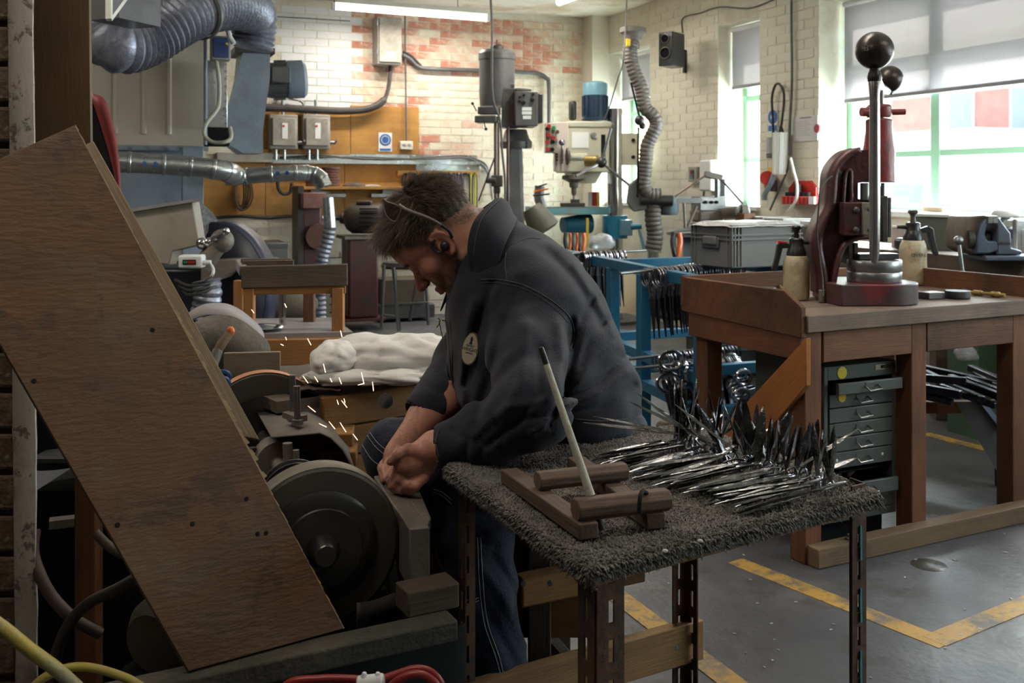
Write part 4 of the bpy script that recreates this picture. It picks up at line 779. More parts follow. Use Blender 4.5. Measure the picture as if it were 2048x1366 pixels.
MB().cyl(P(972, 361, d-.2), P(992, 361, d-.2), .025).box(tuple(P(994, 362, d-.1)), (.10, .12, .1)).box(tuple(P(994, 380, d-.1)), (.06, .1, .06)).build('feed_bracket', m_cast, t, bev=.008)['kind'] = 'stuff'
MB().cyl(P(989, 316, d-.28), P(957, 402, d-.28), .007).build('feed_handle', m_black, t)
tag(MB().tube(cat_([P(980, -30, d-.4), P(984, 60, d-.4), P(985, 190, d-.4), P(1000, 240, d-.35), P(1004, 300, d-.33), P(1010, 360, d-.3), P(1010, 420, d-.3)], 6), .010, 8).build('power_cable', m_cable), 'thick grey cable dropping from the ceiling past the pillar drill', 'cable')
for k in range(3): tag(MB().tube(cat_([P(1070-k*2, 375+8*k, 9.8), P(1080, 372+9*k, 9.8), P(1093+k*3, 368+10*k, 9.7)], 4), .008, 6).build('hand_tool', [m_black, m_orange, m_navyedge][k]), 'small %s hand tool in the tray behind the drill press table' % ['black', 'orange', 'dark blue'][k], 'tool')
# ---------------- white drill press with blue motor
d = 9.3; t = thing('drill_press', 'cream drill press with blue motor, feed levers and teal table', 'drill press', G(1232, 650, 0))
col = G(1232, 648, 0); col.y += .1
MB().cyl(col, V((col.x, col.y, EYE+(CY-215)/F*d)), .075).build('column', m_chrome, t)
MB().cyl(col, col+Z*.03, .22).build('base_flange', m_gun, t)
M, wd, h = pfr(1135, 255, 1219, 345, d-.15, math.radians(10)); MB(M).cb((0, 0, 0), (wd, .5, h)).build('head', m_crm, t, bev=.012); MB(M).cb((.0, -.01, h), (wd+.02, .52, h+.06)).build('head_lid', m_crm, t, bev=.015)
MB(M).cb((wd*.1, -.006, h*.55), (wd*.5, 0, h*.9)).build('data_plate', m_card, t); MB(M).cb((wd*.08, -.006, h+.005), (wd*.2, 0, h+.055)).build('warning_label', m_yel, t)
MB(M).lathe([(.03, 0), (.03, .01), (.02, .012)], (wd*.62, 0, h*.82), (0, -1, 0), n=16).build('gauge_ring', m_steel, t)
MB(M).cb((wd*.8, -.003, h*.25), (wd*.9, 0, h*.85)).build('depth_slot', m_dark, t)
MB(M).prism([(.05, 0), (wd*.85, 0), (wd*.7, -.10), (.12, -.10)], (0, .05, 0), V((1, 0, 0)), Z, V((0, .3, 0))).build('head_underside', m_crm, t)
M2, w2, h2 = pfr(1219, 266, 1276, 330, d+.1, math.radians(8)); MB(M2).cb((0, 0, 0), (w2, .3, h2)).build('electric_box', m_crm, t, bev=.006)
for z in (.25, .78): MB(M2).cyl((w2*.83, 0, h2*z), (w2*.83, -.012, h2*z), .018, n=14).build('lock', m_dark, t)
M3, w3, h3 = pfr(1110, 244, 1137, 343, d-.25, math.radians(6)); MB(M3).cb((0, 0, 0), (w3, .12, h3)).build('control_panel', m_pinkp, t, bev=.005)
M4, w4, h4 = pfr(1091, 246, 1110, 306, d-.3, math.radians(6)); MB(M4).cb((0, 0, 0), (w4+.02, .1, h4)).build('button_box', m_crm, t, bev=.004)
for x, y, m_ in ((1098, 252, m_red), (1107, 256, m_grn), (1094, 258, m_dark), (1097, 270, m_red), (1107, 276, m_red), (1094, 284, m_red), (1106, 284, m_dark), (1095, 299, m_red), (1105, 299, m_dark), (1115, 264, m_steel)): MB().cyl(P(x, y, d-.36), P(x, y, d-.29), .018, n=14).build('button', m_, t)
for y in (308, 314, 320): MB().cyl(P(1114, y, d-.28), P(1114, y, d-.25), .009, n=10).build('key_switch', m_dark, t)
c = V((P(1193, 240, d).x, d+.15, P(1193, 240, d).z)); r = .115
MB().lathe([(r*1.1, 0), (r*1.1, .02), (r, .03), (r, .24)], c, Z).build('motor_body', m_dkblue, t)
for k in range(14):
    an = k*2*math.pi/14; MB().bar(c+V((math.cos(an)*r, math.sin(an)*r, .04)), c+V((math.cos(an)*r, math.sin(an)*r, .235)), .006, .022, up=V((math.cos(an), math.sin(an), 0))).build('cooling_fin', m_dkblue, t)
MB().lathe([(r*1.02, 0), (r*1.02, .10), (r*.98, .115), (r*.7, .13), (0, .132)], c+Z*.24, Z).build('motor_cowl', m_ltblue, t)
tag(MB(pfr(1143, 202, 1156, 240, d)[0]).cb((0, 0, 0), (.06, .08, .18)).build('black_bottle', m_black, bev=.02), 'small black bottle standing on the cream drill head', 'bottle')
MB().cyl(P(1138, 314, d-.3), P(1172, 314, d-.2), .035).build('spindle_boss', m_crm, t); MB().lathe([(.075, 0), (.08, .01), (.05, .03)], P(1133, 313, d-.35), (1, .1, 0)).build('hand_wheel', m_dust, t)
MB().cyl(P(1172, 322, d-.35), P(1196, 322, d-.4), .05).build('feed_hub', m_brass, t); hub = P(1203, 325, d-.45); MB().sph(tuple(hub), .05).build('hub_cap', m_black, t)
for e in ((1222, 256, d-.5), (1152, 352, d-.6), (1258, 370, d-.5)): MB().cyl(hub, P(*e), .012, n=10).build('feed_lever', m_steel, t)
MB().cyl(P(1124, 290, d-.3), P(1124, 328, d-.3), .009).sph(tuple(P(1124, 285, d-.3)), .03).build('depth_stop', m_steel, t)
MB().lathe([(.015, 0), (.025, .02), (.025, .07), (.04, .075), (.045, .12), (.11, .15), (.11, .18), (.08, .19)], P(1148, 391, d-.15), Z).build('chuck', m_dust, t)
MB().cyl(P(1148, 391, d-.15), P(1148, 408, d-.15), .01).build('drill_bit', m_steel, t)
M, wd, h = pfr(1066, 416, 1219, 430, d-.35, math.radians(9)); MB(M).cb((0, 0, 0), (wd, .42, h)).build('work_table', m_tealp, t, bev=.006); MB(M).cb((0, 0, h), (wd, .42, h+.008)).build('table_top', m_steel, t)
MB().box(tuple(P(1145, 410, d-.15)), (.22, .14, .04)).box(tuple(P(1150, 404, d-.15)), (.08, .1, .05)).build('table_vice', m_cast, t, bev=.005)['kind'] = 'stuff'
MB().cyl(P(1130, 450, d-.1), P(1165, 446, d-.05), .07, .085).build('table_bracket', m_cyan, t, bev=.004)
MB().cyl(P(1125, 450, d-.1), P(1180, 447, d+.0), .07, .09).build('knee_arm', m_cyan, t)
MB().cyl(V((col.x, col.y, P(0, 478, d).z)), V((col.x, col.y, P(0, 432, d).z)), .12).build('column_clamp', m_cyan, t)
MB(pfr(1243, 440, 1270, 472, d)[0]).cb((0, 0, 0), (.12, .15, .15)).build('crank_box', m_ltblue, t, bev=.008); MB().cyl(P(1262, 454, d-.1), P(1283, 452, d-.12), .028).build('crank_boss', m_cyan, t)
MB().hexa([P(1275, 458, d-.15), P(1280, 458, d-.15), P(1280, 458, d-.1), P(1275, 458, d-.1)], [P(1286, 502, d-.15), P(1294, 502, d-.15), P(1294, 502, d-.1), P(1286, 502, d-.1)]).build('crank_arm', m_ltblue, t)
MB(pfr(1173, 438, 1178, 504, d-.45)[0]).cb((0, 0, 0), (.022, .01, .30)).build('yellow_rule', m_yel, t)
M, wd, h = pfr(1176, 384, 1199, 414, d+.2, 0); o = MB(M).cb((0, 0, 0), (wd, .08, h)).build('tin', m_card, bev=.003); tag(o, 'white tin with red and yellow label standing on the drill press table', 'tin'); MB(M).cb((wd*.35, -.002, 0), (wd*.75, 0, h)).build('red_label', m_red, o); MB(M).cb((wd*.75, -.002, 0), (wd, 0, h)).build('yellow_label', m_yel, o)
# clear bag/white bottles heap on a bench behind
m_clear = mat('clear_plastic', (.7, .72, .75), (.6, .62, .66), rough=.15, trans=.6, bump=.5, scale=20)
tbl = thing('side_table', 'low table behind the blue rack carrying pliers and bagged bottles', 'table', G(1140, 640, 0)); a = P(1085, 506, 7.6)
MB(fr(a, TH)).cb((-.15, 0, -.03), (.55, .45, 0)).build('top', m_dust, tbl)
for x, y in ((-.12, .03), (.5, .03), (-.12, .4), (.5, .4)): MB(fr(a, TH)).cb((x, y, -a.z), (x+.04, y+.04, -.03)).build('leg', m_gun, tbl)
tag(blob('bottle_bag', 1203, 487, 7.9, .10, .075, .08, m_clear, 4, .03, (24, 16)), 'clear plastic bag of bottles behind the blue rack', 'bag')
def pliers(x, y, d, label, s=1):
    t = thing('pliers', label, 'pliers', P(x, y, d), group='orange and black pliers')
    for k in (-1, 1):
        MB().tube(cat_([P(x+k*1, y, d), P(x+k*4*s, y-14*s, d), P(x+k*6*s, y-28*s, d+.02), P(x+k*4*s, y-42*s, d+.03)], 4), .014*s, 8).build('handle', m_orange if k > 0 else m_black, t)
    MB().hexa([P(x-3, y, d), P(x+3, y, d), P(x+3, y, d+.03), P(x-3, y, d+.03)], [P(x-6*s, y-10, d), P(x+6*s, y-10, d), P(x+6*s, y-10, d+.03), P(x-6*s, y-10, d+.03)]).build('jaw', m_steel, t); return t
for k, x in enumerate((1136, 1150, 1163)): pliers(x, 508, 7.5, 'upright pliers with orange grip before the drill press, %s' % ['leftmost', 'middle', 'rightmost'][k])
pliers(1353, 518, 6.4, 'spread orange and black pliers left of the grey crate', 1.25)
tag(MB().tube(cat_([P(1080, 372, 9.9), P(1078, 395, 9.9), P(1085, 415, 9.9)], 4), .05, 10).build('grey_funnel', m_gun), 'grey sheet metal hood low behind the pillar drill', 'hood')
tag(MB().lathe([(.10, 0), (.14, .02), (.10, .20), (.08, .24)], P(1092, 462, 8.6), V((-.5, 0, .8))).build('lamp_hood', mat('olive_metal', (.13, .12, .09), (.1, .09, .07), rough=.5)), 'olive bell shaped metal hood right of the man collar', 'hood')
# ---------------- extraction arm
d = 8.6; t = thing('fume_extractor', 'jointed brown grey fume extraction arm with trumpet hood near the window', 'extraction arm', P(1320, 420, d))
MB().lathe([(.115, 0), (.115, .04), (.10, .045), (.08, .07), (.072, .10)], P(1266, 56, d), V((0, 0, -1)), n=28).build('hood', m_hosebr, t)
MB().lathe([(.112, 0), (.09, .01), (.075, .06)], P(1266, 57, d), V((0, 0, -1)), n=28, cap=False).build('hood_inner', m_dark, t)
ribbed([P(1264, 75, d), P(1260, 100, d), P(1262, 125, d)], .062, .03, .003, m_hosebr, 'upper_hose', 18, t)
ribbed([P(1262, 122, d), P(1270, 148, d), P(1283, 178, d), P(1290, 215, d), P(1306, 232, d), P(1312, 250, d), P(1303, 272, d), P(1294, 292, d), P(1292, 320, d), P(1290, 345, d), P(1288, 370, d), P(1298, 388, d), P(1322, 390, d)], .058, .035, .0035, m_hosebr, 'middle_hose', 18, t)
MB().cyl(P(1256, 78, d-.09), P(1256, 92, d-.09), .02).build('yellow_mark', m_yel, t)
MB().tube([P(1262, 76, d-.085), P(1278, 85, d-.085), P(1278, 96, d-.085), P(1262, 100, d-.085)], .006, 6).build('grab_ring', m_cable, t)
MB().sph(tuple(P(1279, 241, d-.05)), .045).sph(tuple(P(1285, 252, d-.05)), .03).build('joint', m_black, t, bev=0)['kind'] = 'stuff'
for a_, b_ in (((1262, 165), (1279, 235)), ((1277, 255), (1275, 395))): MB().cyl(P(*a_, d-.03), P(*b_, d-.03), .009, n=8).build('support_rod', m_dark, t)
MB().prism([(0, 0), (.02, .15), (.10, .22), (.17, .22), (.17, -.06), (.06, -.08)], P(1254, 405, d), V((1, 0, 0)), Z, V((0, .08, 0))).build('lower_shield', mat('grey_shield', (.14, .14, .14), rough=.5), t, bev=.01)
MB().cyl(P(1280, 400, d), P(1345, 402, d), .045).build('pivot', m_black, t)
ribbed([P(1306, 402, d+.05), P(1306, 440, d+.05), P(1310, 470, d+.05), P(1306, 505, d+.05)], .07, .04, .004, m_hosebr, 'lower_pipe', 18, t)
MB().cyl(P(1306, 500, d+.05), V((P(1306, 500, d+.05).x, d+.05, 0)), .05).build('stand_pipe', m_galv, t)
MB().lathe([(.07, 0), (.085, .03), (.085, .14), (.07, .16)], P(1338, 430, d+.1), Z).build('fan_can', mat('slate_plastic', (.12, .16, .2), rough=.5), t); MB().cyl(P(1338, 414, d+.1), P(1338, 400, d+.1), .07).build('fan_cap', m_black, t)
tag(MB().tube(cat_([P(1255, -30, d-.1), P(1251, 55, d-.1), P(1247, 120, d-.1), P(1235, 160, 8.8), P(1220, 210, 9), P(1208, 240, 9.2)], 6), .006, 7).build('drop_cable', m_cable), 'thin grey cable looping from the ceiling to the blue drill motor', 'cable')
# ---------------- wall speaker
c = RW(1345, 105, .28); t = thing('wall_speaker', 'black two cone loudspeaker on a wall bracket between the windows', 'speaker', c)
d = c.y; M, wd, h = pfr(1317, 65, 1345, 133, d-.1, math.radians(-38)); MB(M).cb((0, 0, 0), (wd, .22, h)).build('cabinet', m_black, t, bev=.006)
for z, r in ((.80, .040), (.38, .052)):
    MB(M).lathe([(r, 0), (r, .012), (r*.86, .012), (r*.86, 0)], (wd*.5, 0, h*z), (0, -1, 0), cap=False).build('trim_ring', m_chrome, t)
    MB(M).lathe([(r*.85, 0), (r*.5, -.0), (r*.3, -.008), (0, .006)], (wd*.5, -.004, h*z), (0, -1, 0)).build('cone', m_dark, t)
MB().bar(P(1345, 128, d+.12), RW(1368, 128, .02), .03, .03).build('bracket_arm', m_black, t); MB().cyl(RW(1369, 100, .02), RW(1369, 146, .02), .018).build('wall_plate', m_black, t)
wallcable([(1365, 66), (1366, 36), (1400, 26), (1440, 14), (1500, 16), (1560, -6)], .006, m_cable, 'thin cable clipped along the right wall above the speaker', off=.012, wall='r')
# ---------------- items on pier B
wallcable([(1583, -10), (1583, 60), (1584, 160), (1580, 250), (1579, 312)], .010, m_gun, 'black cable running down the pier beside the white lamp', off=.03, wall='r')
wallcable([(1549, 330, .03), (1545, 230), (1544, 195), (1550, 172), (1558, 168), (1566, 180), (1568, 200), (1564, 240), (1561, 262)], .010, m_rubber, 'black cable looped like a hairpin above the white wall lamp', off=.04, wall='r')
wallcable([(1579, 315), (1575, 340), (1560, 375), (1540, 420)], .009, m_gun, 'dark cable dropping from the pier to the bench at left', off=.05, wall='r')
wallcable([(1581, 316), (1588, 345), (1594, 370), (1592, 400), (1575, 425)], .011, m_white2, 'white cable hanging in front of the red tool rack', off=.16, wall='r')
t = thing('wall_lamp', 'white ribbed cylindrical lamp fitting hanging on the pier', 'lamp', RW(1561, 350, .08)); a = RW(1561, 265, .08); b = RW(1559, 348, .08)
MB().cyl(a, b, .058, .055, n=24).build('diffuser', m_card, t); MB().cyl(a+Z*.05, a, .012, .03).build('cap', m_black, t)
for k in range(10): an = k*2*math.pi/10; q = V((math.cos(an)*.058, math.sin(an)*.058, 0)); MB().cyl(a+q, b+q*.95, .004, n=6).build('rib', m_white2, t)
def wsign(x0, y0, x1, y1, nm, m_, label, cat='sign', t_=.004, off=.006):
    M, wd, h = wfr(x0, y0, x1, y1, t_, off, 'r'); o = MB(M).cb((0, 0, 0), (wd, t_, h)).build(nm, m_, M=M); tag(o, label, cat); return o, M, wd, h
o, M, wd, h = wsign(1536, 220, 1555, 265, 'wall_sign', m_card, 'blue and white mandatory sign on the pier behind the looped cable')
MB(M).cyl((wd/2, .0, h*.67), (wd/2, -.003, h*.67), wd*.47, n=24).build('blue_disc', m_blue, o); MB(M).cb((.01, -.003, h*.05), (wd-.01, 0, h*.3)).build('blue_caption', m_blue, o); MB(M).cyl((wd/2, -.002, h*.67), (wd/2, -.005, h*.67), wd*.18, n=16).build('white_symbol', m_card, o)
o, M, wd, h = wsign(1585, 233, 1635, 284, 'notice', mat('pale_paper', (.62, .61, .62), (.58, .57, .58), rough=.8, bump=0), 'pale paper notice pinned to the pier', 'notice')
m_ink = mat('grey_ink', (.2, .2, .22), rough=.8, bump=0)
MB(M).cb((wd*.3, -.001, h*.9), (wd*.75, 0, h*.94)).build('heading', m_ink, o)
mb = MB(M)
for k in range(9): mb.cb((wd*.1, -.001, h*(.78-k*.07)), (wd*(.6+.2*((k*7) % 3)/3), 0, h*(.79-k*.07)))
mb.build('print', m_ink, o)['kind'] = 'stuff'
a = RW(1637, 257, .02); MB().cyl(a, a-UV*.02, .032, n=24); tag(MB().cyl(a, a-UV*.02, .032, n=24).build('red_button', mat('muted_red', (.42, .06, .08), rough=.5), bev=.003), 'round red disc at the edge of the pier beside the notice', 'disc')
M, wd, h = wfr(1531, 310, 1549, 345, .06, 0, 'r'); 
M, wd, h = wfr(1532, 306, 1546, 317, .05, .0, 'r'); tag(MB(M).cb((0, 0, 0), (wd, .05, h)).build('switch', m_gun, bev=.005), 'small dark switch on the pier left of the white lamp', 'switch')
o, M, wd, h = wsign(1533, 275, 1548, 305, 'specimen_card', m_clear, 'small clear packet fixed to the pier left of the white lamp', 'packet', .02)
o, M, wd, h = wsign(1535, 335, 1547, 342, 'yellow_label', m_yel, 'small yellow label on the pier above the red plug', 'label')
t = thing('hanging_plug', 'red plug and grey lead hanging on the pier', 'plug', RW(1535, 370, .1)); MB().cyl(RW(1534, 356, .05), RW(1534, 356, .14), .055, n=24).build('plug', m_red, t); MB().cyl(RW(1533, 372, .05), RW(1533, 372, .1), .02).build('yellow_pin', m_yel, t)
MB().tube(cat_([RW(1548, 350, .1), RW(1540, 370, .12), RW(1530, 388, .1), RW(1528, 400, .1)], 5), .022, 8).build('lead', m_greyp, t); MB().cyl(RW(1547, 360, .05), RW(1547, 383, .05), .03).build('socket_body', m_gun, t)
# red tool rack
M, wd, h = wfr(1563, 392, 1634, 408, .12, 0, 'r'); t = thing('tool_rack', 'red plastic tool rack on the pier holding black sockets', 'rack', M.translation, RANG)
MB(M).cb((0, 0, 0), (wd, .12, h)).build('tray', m_red, t, bev=.004)
M2, w2, h2 = wfr(1577, 361, 1632, 392, .02, 0, 'r'); MB(M2).prism([(0, 0), (w2, 0), (w2, h2*.55), (w2*.8, h2), (w2*.22, h2), (0, h2*.5)], (0, 0, 0), V((1, 0, 0)), Z, V((0, .02, 0))).build('back_plate', m_red, t)
for k in range(9): MB(M).cb((.02+k*wd/9, -.008, .005), (.035+k*wd/9, 0, h-.005)).build('slot', m_red, t)
for k in range(8): MB(M2).cyl((w2*(.08+.11*k), -.03, h2*.0), (w2*(.08+.11*k), -.03, h2*(.25 if k not in (3, 4) else .8)), .018, n=10).build('socket', m_black, t)
M, wd, h = wfr(1617, 393, 1628, 408, .02, .13, 'r'); MB(M).cb((0, 0, 0), (wd, .02, h)).build('white_label', m_card, t)
# ---------------- bench lathe / grinder on green base
d = 7.6; t = thing('bench_grinder', 'grimy bench grinding machine with levers on a dark green base', 'grinder', P(1420, 470, d))
M, wd, h = pfr(1400, 393, 1452, 422, d, math.radians(10)); MB(M).cb((0, 0, 0), (wd, .2, h)).build('head', m_steel, t, bev=.006)
for x in (.2, .42, .62): MB(M).cyl((wd*x, 0, h*.6), (wd*x, -.02, h*.6), .012, n=10).build('bolt', m_dark, t)
MB().cyl(P(1450, 428, d), P(1486, 424, d-.1), .05).cyl(P(1482, 424, d-.15), P(1494, 424, d-.15), .06).build('spindle_housing', m_dust, t)['kind'] = 'stuff'
MB().lathe([(.055, 0), (.06, .015), (.045, .02), (.02, .022)], P(1484, 424, d-.15), V((.2, -1, 0)), n=24).build('wheel', m_steel, t)
M, wd, h = pfr(1398, 420, 1448, 445, d, math.radians(10)); MB(M).cb((0, 0, 0), (wd, .22, h)).build('body', m_dust, t, bev=.02)
MB().prism([(0, 0), (.17, 0), (.17, .05), (.12, .07), (.11, .10), (.04, .10), (.03, .07), (0, .05)], P(1405, 467, d), V((1, 0, 0)), Z, V((0, .2, 0))).build('base', m_green2, t)
M, wd, h = pfr(1356, 396, 1405, 406, d-.1, math.radians(4)); MB(M).cb((0, 0, 0), (wd, .06, h)).build('slide_bar', m_galv, t)
MB().hexa([P(1338, 466, d-.2), P(1390, 462, d-.2), P(1440, 456, d+.1), P(1395, 462, d+.15)], [P(1338, 464, d-.2), P(1390, 460, d-.2), P(1420, 440, d+.1), P(1382, 446, d+.15)]).build('chip_tray', m_gun, t)
for a_, b_ in (((1368, 406), (1371, 457)), ((1393, 412), (1374, 457))): MB().cyl(P(*a_, d-.1), P(*b_, d-.1), .012, n=8).build('stay', m_dust, t)
pv = [(1350, 393, d-.1), (1412, 350, d-.1)]; MB().cyl(P(*pv[0]), P(*pv[1]), .008, n=8).build('lever', mat('brownish_steel', (.1, .1, .1)), t)
MB().cyl(P(1437, 353, d), P(1486, 408, d-.1), .008, n=8).build('lever', m_gun, t); MB().bar(P(1408, 348, d), P(1445, 356, d), .04, .05).build('linkage', m_dust, t, bev=.01); MB().cyl(P(1434, 356, d), P(1434, 395, d), .02).build('post', m_steel, t)
M, wd, h = pfr(1441, 358, 1450, 398, d+.1, 0); MB(M).cb((0, 0, 0), (wd, .05, h)).build('grey_post', m_gun, t)
st = thing('grinder_stand', 'slim metal stand carrying the bench grinder and its tray', 'stand', P(1380, 640, d)); z = P(0, 467, d).z
MB().cb((P(1345, 0, d).x, d-.15, z-.02), (P(1450, 0, d).x, d+.3, z-.001)).build('top', m_gun, st)
MB().prism([(-.06, 0), (.06, 0), (.03, -.35), (-.03, -.35)], V((P(1382, 0, d).x, d, z-.02)), V((1, 0, 0)), Z, V((0, .08, 0))).build('neck', m_greyp, st); MB().cyl(V((P(1382, 0, d).x, d+.04, z-.3)), V((P(1382, 0, d).x, d+.04, 0)), .03).build('leg', m_gun, st)
M, wd, h = wfr(1376, 334, 1393, 364, .05, 0, 'r'); o = MB(M).cb((0, 0, 0), (wd, .05, h)).build('wall_switch', m_lgrey, bev=.004); tag(o, 'grey square wall switch with red button below the speaker', 'switch'); MB(M).cb((wd*.3, -.01, h*.2), (wd*.7, 0, h*.8)).build('rocker', m_gun, o); MB(M).cyl((wd*.5, -.012, h*.65), (wd*.5, -.02, h*.65), .012, n=10).build('red_dot', m_red, o)
M, wd, h = wfr(1398, 320, 1420, 382, .12, 0, 'r'); tag(MB(M).cb((0, 0, 0), (wd, .12, h)).build('towel_dispenser', m_white, bev=.015), 'white rounded dispenser on the wall above the grinder', 'dispenser')
wallcable([(1408, 382), (1407, 400), (1404, 430)], .01, m_rubber, 'black lead below the white dispenser', off=.08, wall='r')
# ---------------- bench along the right wall
BZ = .92; t = thing('wall_bench', 'long grimy timber workbench along the right wall under the windows', 'workbench', RM(-.35, -4.6, 0), TH)
def RB(a, s, z): return RM(a, -s, z)
MB().hexa(*slab(-.62, -.03, -6.6, -2.95, BZ-.04, BZ)).build('worktop', mat('worn_bench_top', (.36, .33, .30), (.26, .23, .21), rough=.5, scale=4, stain=(.12, .1, .09), samt=.5), t)
plank('front_board', m_dirty, RB(-.64, 6.6, BZ-.065), RB(-.64, 2.95, BZ-.065), .03, .13, t)
for s in (3.0, 4.2, 5.3, 5.75, 6.4): plank('leg', m_dirty if s != 5.75 else m_green2, RB(-.58, s, BZ-.13), RB(-.58, s, 0), .09, .09, t)
MB().hexa(*slab(-.5, -.05, -5.25, -4.3, 0, .62)).build('under_cabinet', m_lgrey, t)
MB().hexa(*slab(-.5, -.05, -6.3, -5.8, 0, .7)).build('under_cabinet', m_gun, t)
def bbox(x0, x1, y0, z0, hh, a, dep, nm, m_, label, cat, group=None, bev=.004):
    """box on the bench: x0, x1 pixel columns of its front, hh height, a front plane, dep depth"""
    p = ONP(x0, 480, RM(a, 0), UV); q = ONP(x1, 480, RM(a, 0), UV); L_ = (V((q.x, q.y, 0))-V((p.x, p.y, 0))).length
    M = fr((p.x, p.y, z0+.001), RANG); return tag(MB(M).cb((0, 0, 0), (L_, dep, hh)).build(nm, m_, bev=bev), label, cat, group), M, L_
bbox(1492, 1570, 0, BZ, .055, -.5, .32, 'flat_case', mat('case_blue', (.03, .10, .35), rough=.4), 'flat blue plastic case on the wall bench under two grey cases', 'case')
bbox(1494, 1525, 0, BZ+.056, .09, -.47, .25, 'grey_case', m_lgrey, 'left grey hard case on the blue case', 'case'); bbox(1527, 1566, 0, BZ+.056, .085, -.47, .25, 'grey_case', m_lgrey, 'right grey hard case on the blue case', 'case')
bbox(1590, 1645, 0, BZ, .10, -.5, .3, 'dark_case', m_gun, 'dark case on the bench behind the left spray bottle', 'case')
bbox(1470, 1488, 0, BZ, .17, -.55, .1, 'brown_holder', m_brown, 'small dark brown wooden holder at the far end of the bench', 'holder')
bbox(1820, 1902, 0, BZ, .19, -.42, .3, 'tool_box', mat('olive_grey_box', (.13, .14, .12), (.11, .115, .1), rough=.5), 'olive grey lidded tool box on the bench right of the fly press', 'box'); bbox(1818, 1905, 0, BZ+.192, .018, -.43, .32, 'box_lid', m_card, 'pale flat lid lying on the olive grey tool box', 'lid')
bbox(1782, 1816, 0, BZ, .12, -.45, .25, 'cardboard_box', mat('pinkish_card', (.55, .45, .42), rough=.8), 'pale pinkish cardboard box left of the olive grey tool box', 'box')
bbox(1785, 1818, 0, BZ, .07, -.6, .12, 'dark_pouch', m_navy, 'small dark pouch in front of the pinkish cardboard box', 'pouch', bev=.02)
bbox(1845, 1885, 0, SILL+.007, .03, .02, .15, 'paper_stack', mat('manila', (.6, .45, .3), rough=.8), 'stack of manila papers on the window sill', 'papers')
bbox(1600, 1640, 0, BZ+.102, .03, -.45, .2, 'white_paper', m_card, 'white sheet lying on the dark case', 'paper')
for k in range(6):
    bbox(1986+k*9, 1995+k*9, 0, BZ, .10+.05*((k*5) % 3), -.35+.03*(k % 2), .10, 'bench_bottle', [m_gun, m_chrome, m_navy, m_card, m_steel, m_gun][k], '%s on the bench behind the vice' % ['grey jar', 'chrome can', 'dark blue jar', 'white tub', 'steel tin', 'grey tin at the right edge'][k], 'container', bev=.02)
tag(blob('white_rag', 2012, 428, 5.5, .07, .035, .06, m_card, 8, .01, (24, 16)), 'white rag heaped on the bench behind the vice', 'rag').location.z -= .0
# ---------------- bench vice
m_vice = mat('vice_blue_grey', (.10, .13, .19), (.075, .095, .14), rough=.42, scale=8, bump=.12, stain=(.09, .075, .06), samt=.5, metal=.25)
m_viceb = mat('vice_brown', (.16, .12, .09), (.11, .085, .07), rough=.45, metal=.3, scale=9)
d = 5.05; t = thing('bench_vice', 'large blue grey bench vice at the right edge of the wall bench', 'vice', P(1985, 522, d))
def vp(pts, d0, th_, nm, m_, bev=.008): o_ = P(0, 0, d0); return MB().add([P(x, y, d0) for x, y in pts]+[P(x, y, d0)+V((0, th_, 0)) for x, y in pts], [tuple(range(len(pts))), tuple(range(2*len(pts)-1, len(pts)-1, -1))]+[(i, (i+1) % len(pts), len(pts)+(i+1) % len(pts), len(pts)+i) for i in range(len(pts))]).build(nm, m_, t, bev=bev, smooth=40)
vp([(1926, 480), (1934, 433), (1975, 430), (1968, 442), (1964, 470), (1962, 505), (1948, 510), (1930, 500)], d-.05, .22, 'moving_jaw', m_viceb)
vp([(1952, 508), (1955, 478), (1962, 450), (1978, 432), (1988, 434), (1975, 450), (1970, 470), (1976, 482), (1994, 482), (1998, 500), (1980, 508)], d-.08, .24, 'screw_housing', m_vice)
vp([(1994, 510), (1994, 455), (1988, 436), (1998, 434), (2008, 448), (2022, 466), (2024, 496), (2046, 502), (2044, 510)], d-.08, .24, 'fixed_jaw', m_vice)
for x in (1982, 1992): M_, w_, h_ = pfr(x-5, 432, x+4, 446, d-.1, 0); MB(M_).cb((0, 0, 0), (w_, .22, h_)).build('jaw_insert', m_steel, t)
MB().cyl(P(1938, 480, d+.02), P(1975, 478, d+.02), .045).build('screw', m_cast, t); MB().cyl(P(1930, 478, d-.02), P(1942, 478, d-.02), .055).build('collar', m_cast, t)
MB().sph(tuple(P(1917, 481, d-.1)), .024).cyl(P(1917, 481, d-.1), P(1926, 548, d-.12), .010).build('handle_bar', m_steel, t)
MB().cb((P(1952, 0, d).x, d-.1, BZ+.002), (P(2060, 0, d).x, d+.2, BZ+.03)).build('base_plate', m_vice, t, bev=.008)
text('cast_lettering', 'IRWIN', m_cast, basis(P(2009, 488, d-.082), V((1, 0, 0)), V((0, 0, 1)), V((0, -1, 0))), .020, t)
# ============================================================ BLUE RACK, WOODEN TABLE, CABINET
m_scis = mat('polished_scissor_steel', (.42, .42, .45), (.25, .25, .28), rough=.2, metal=1, scale=20, bump=.04, rvar=.1)
m_scisd = mat('dark_scissor_steel', (.10, .10, .12), (.06, .06, .075), rough=.25, metal=.9, scale=20, bump=.04)
m_mir = mat('mirror_blade_steel', (.20, .195, .20), (.10, .10, .108), rough=.15, metal=1, scale=30, bump=.12, rvar=.06, stain=(.5, .48, .45), sscale=30, samt=.6)
def sq(mb, a, b, w=.045): mb.bar(a, b, w, w)
RZ = .885
def L1(y_px_x):                                                     # point of the near rail's line at a pixel column
    k = (y_px_x-CX)/F; t_ = (.34-5.96*k)/(-.4-1.42*k); return V((.34+.4*t_, 5.96-1.42*t_, 0))
t = thing('blue_rack', 'blue painted square tube rack with rods of hanging scissors', 'rack', L1(1287))
pA, pB = L1(1120), L1(1405)
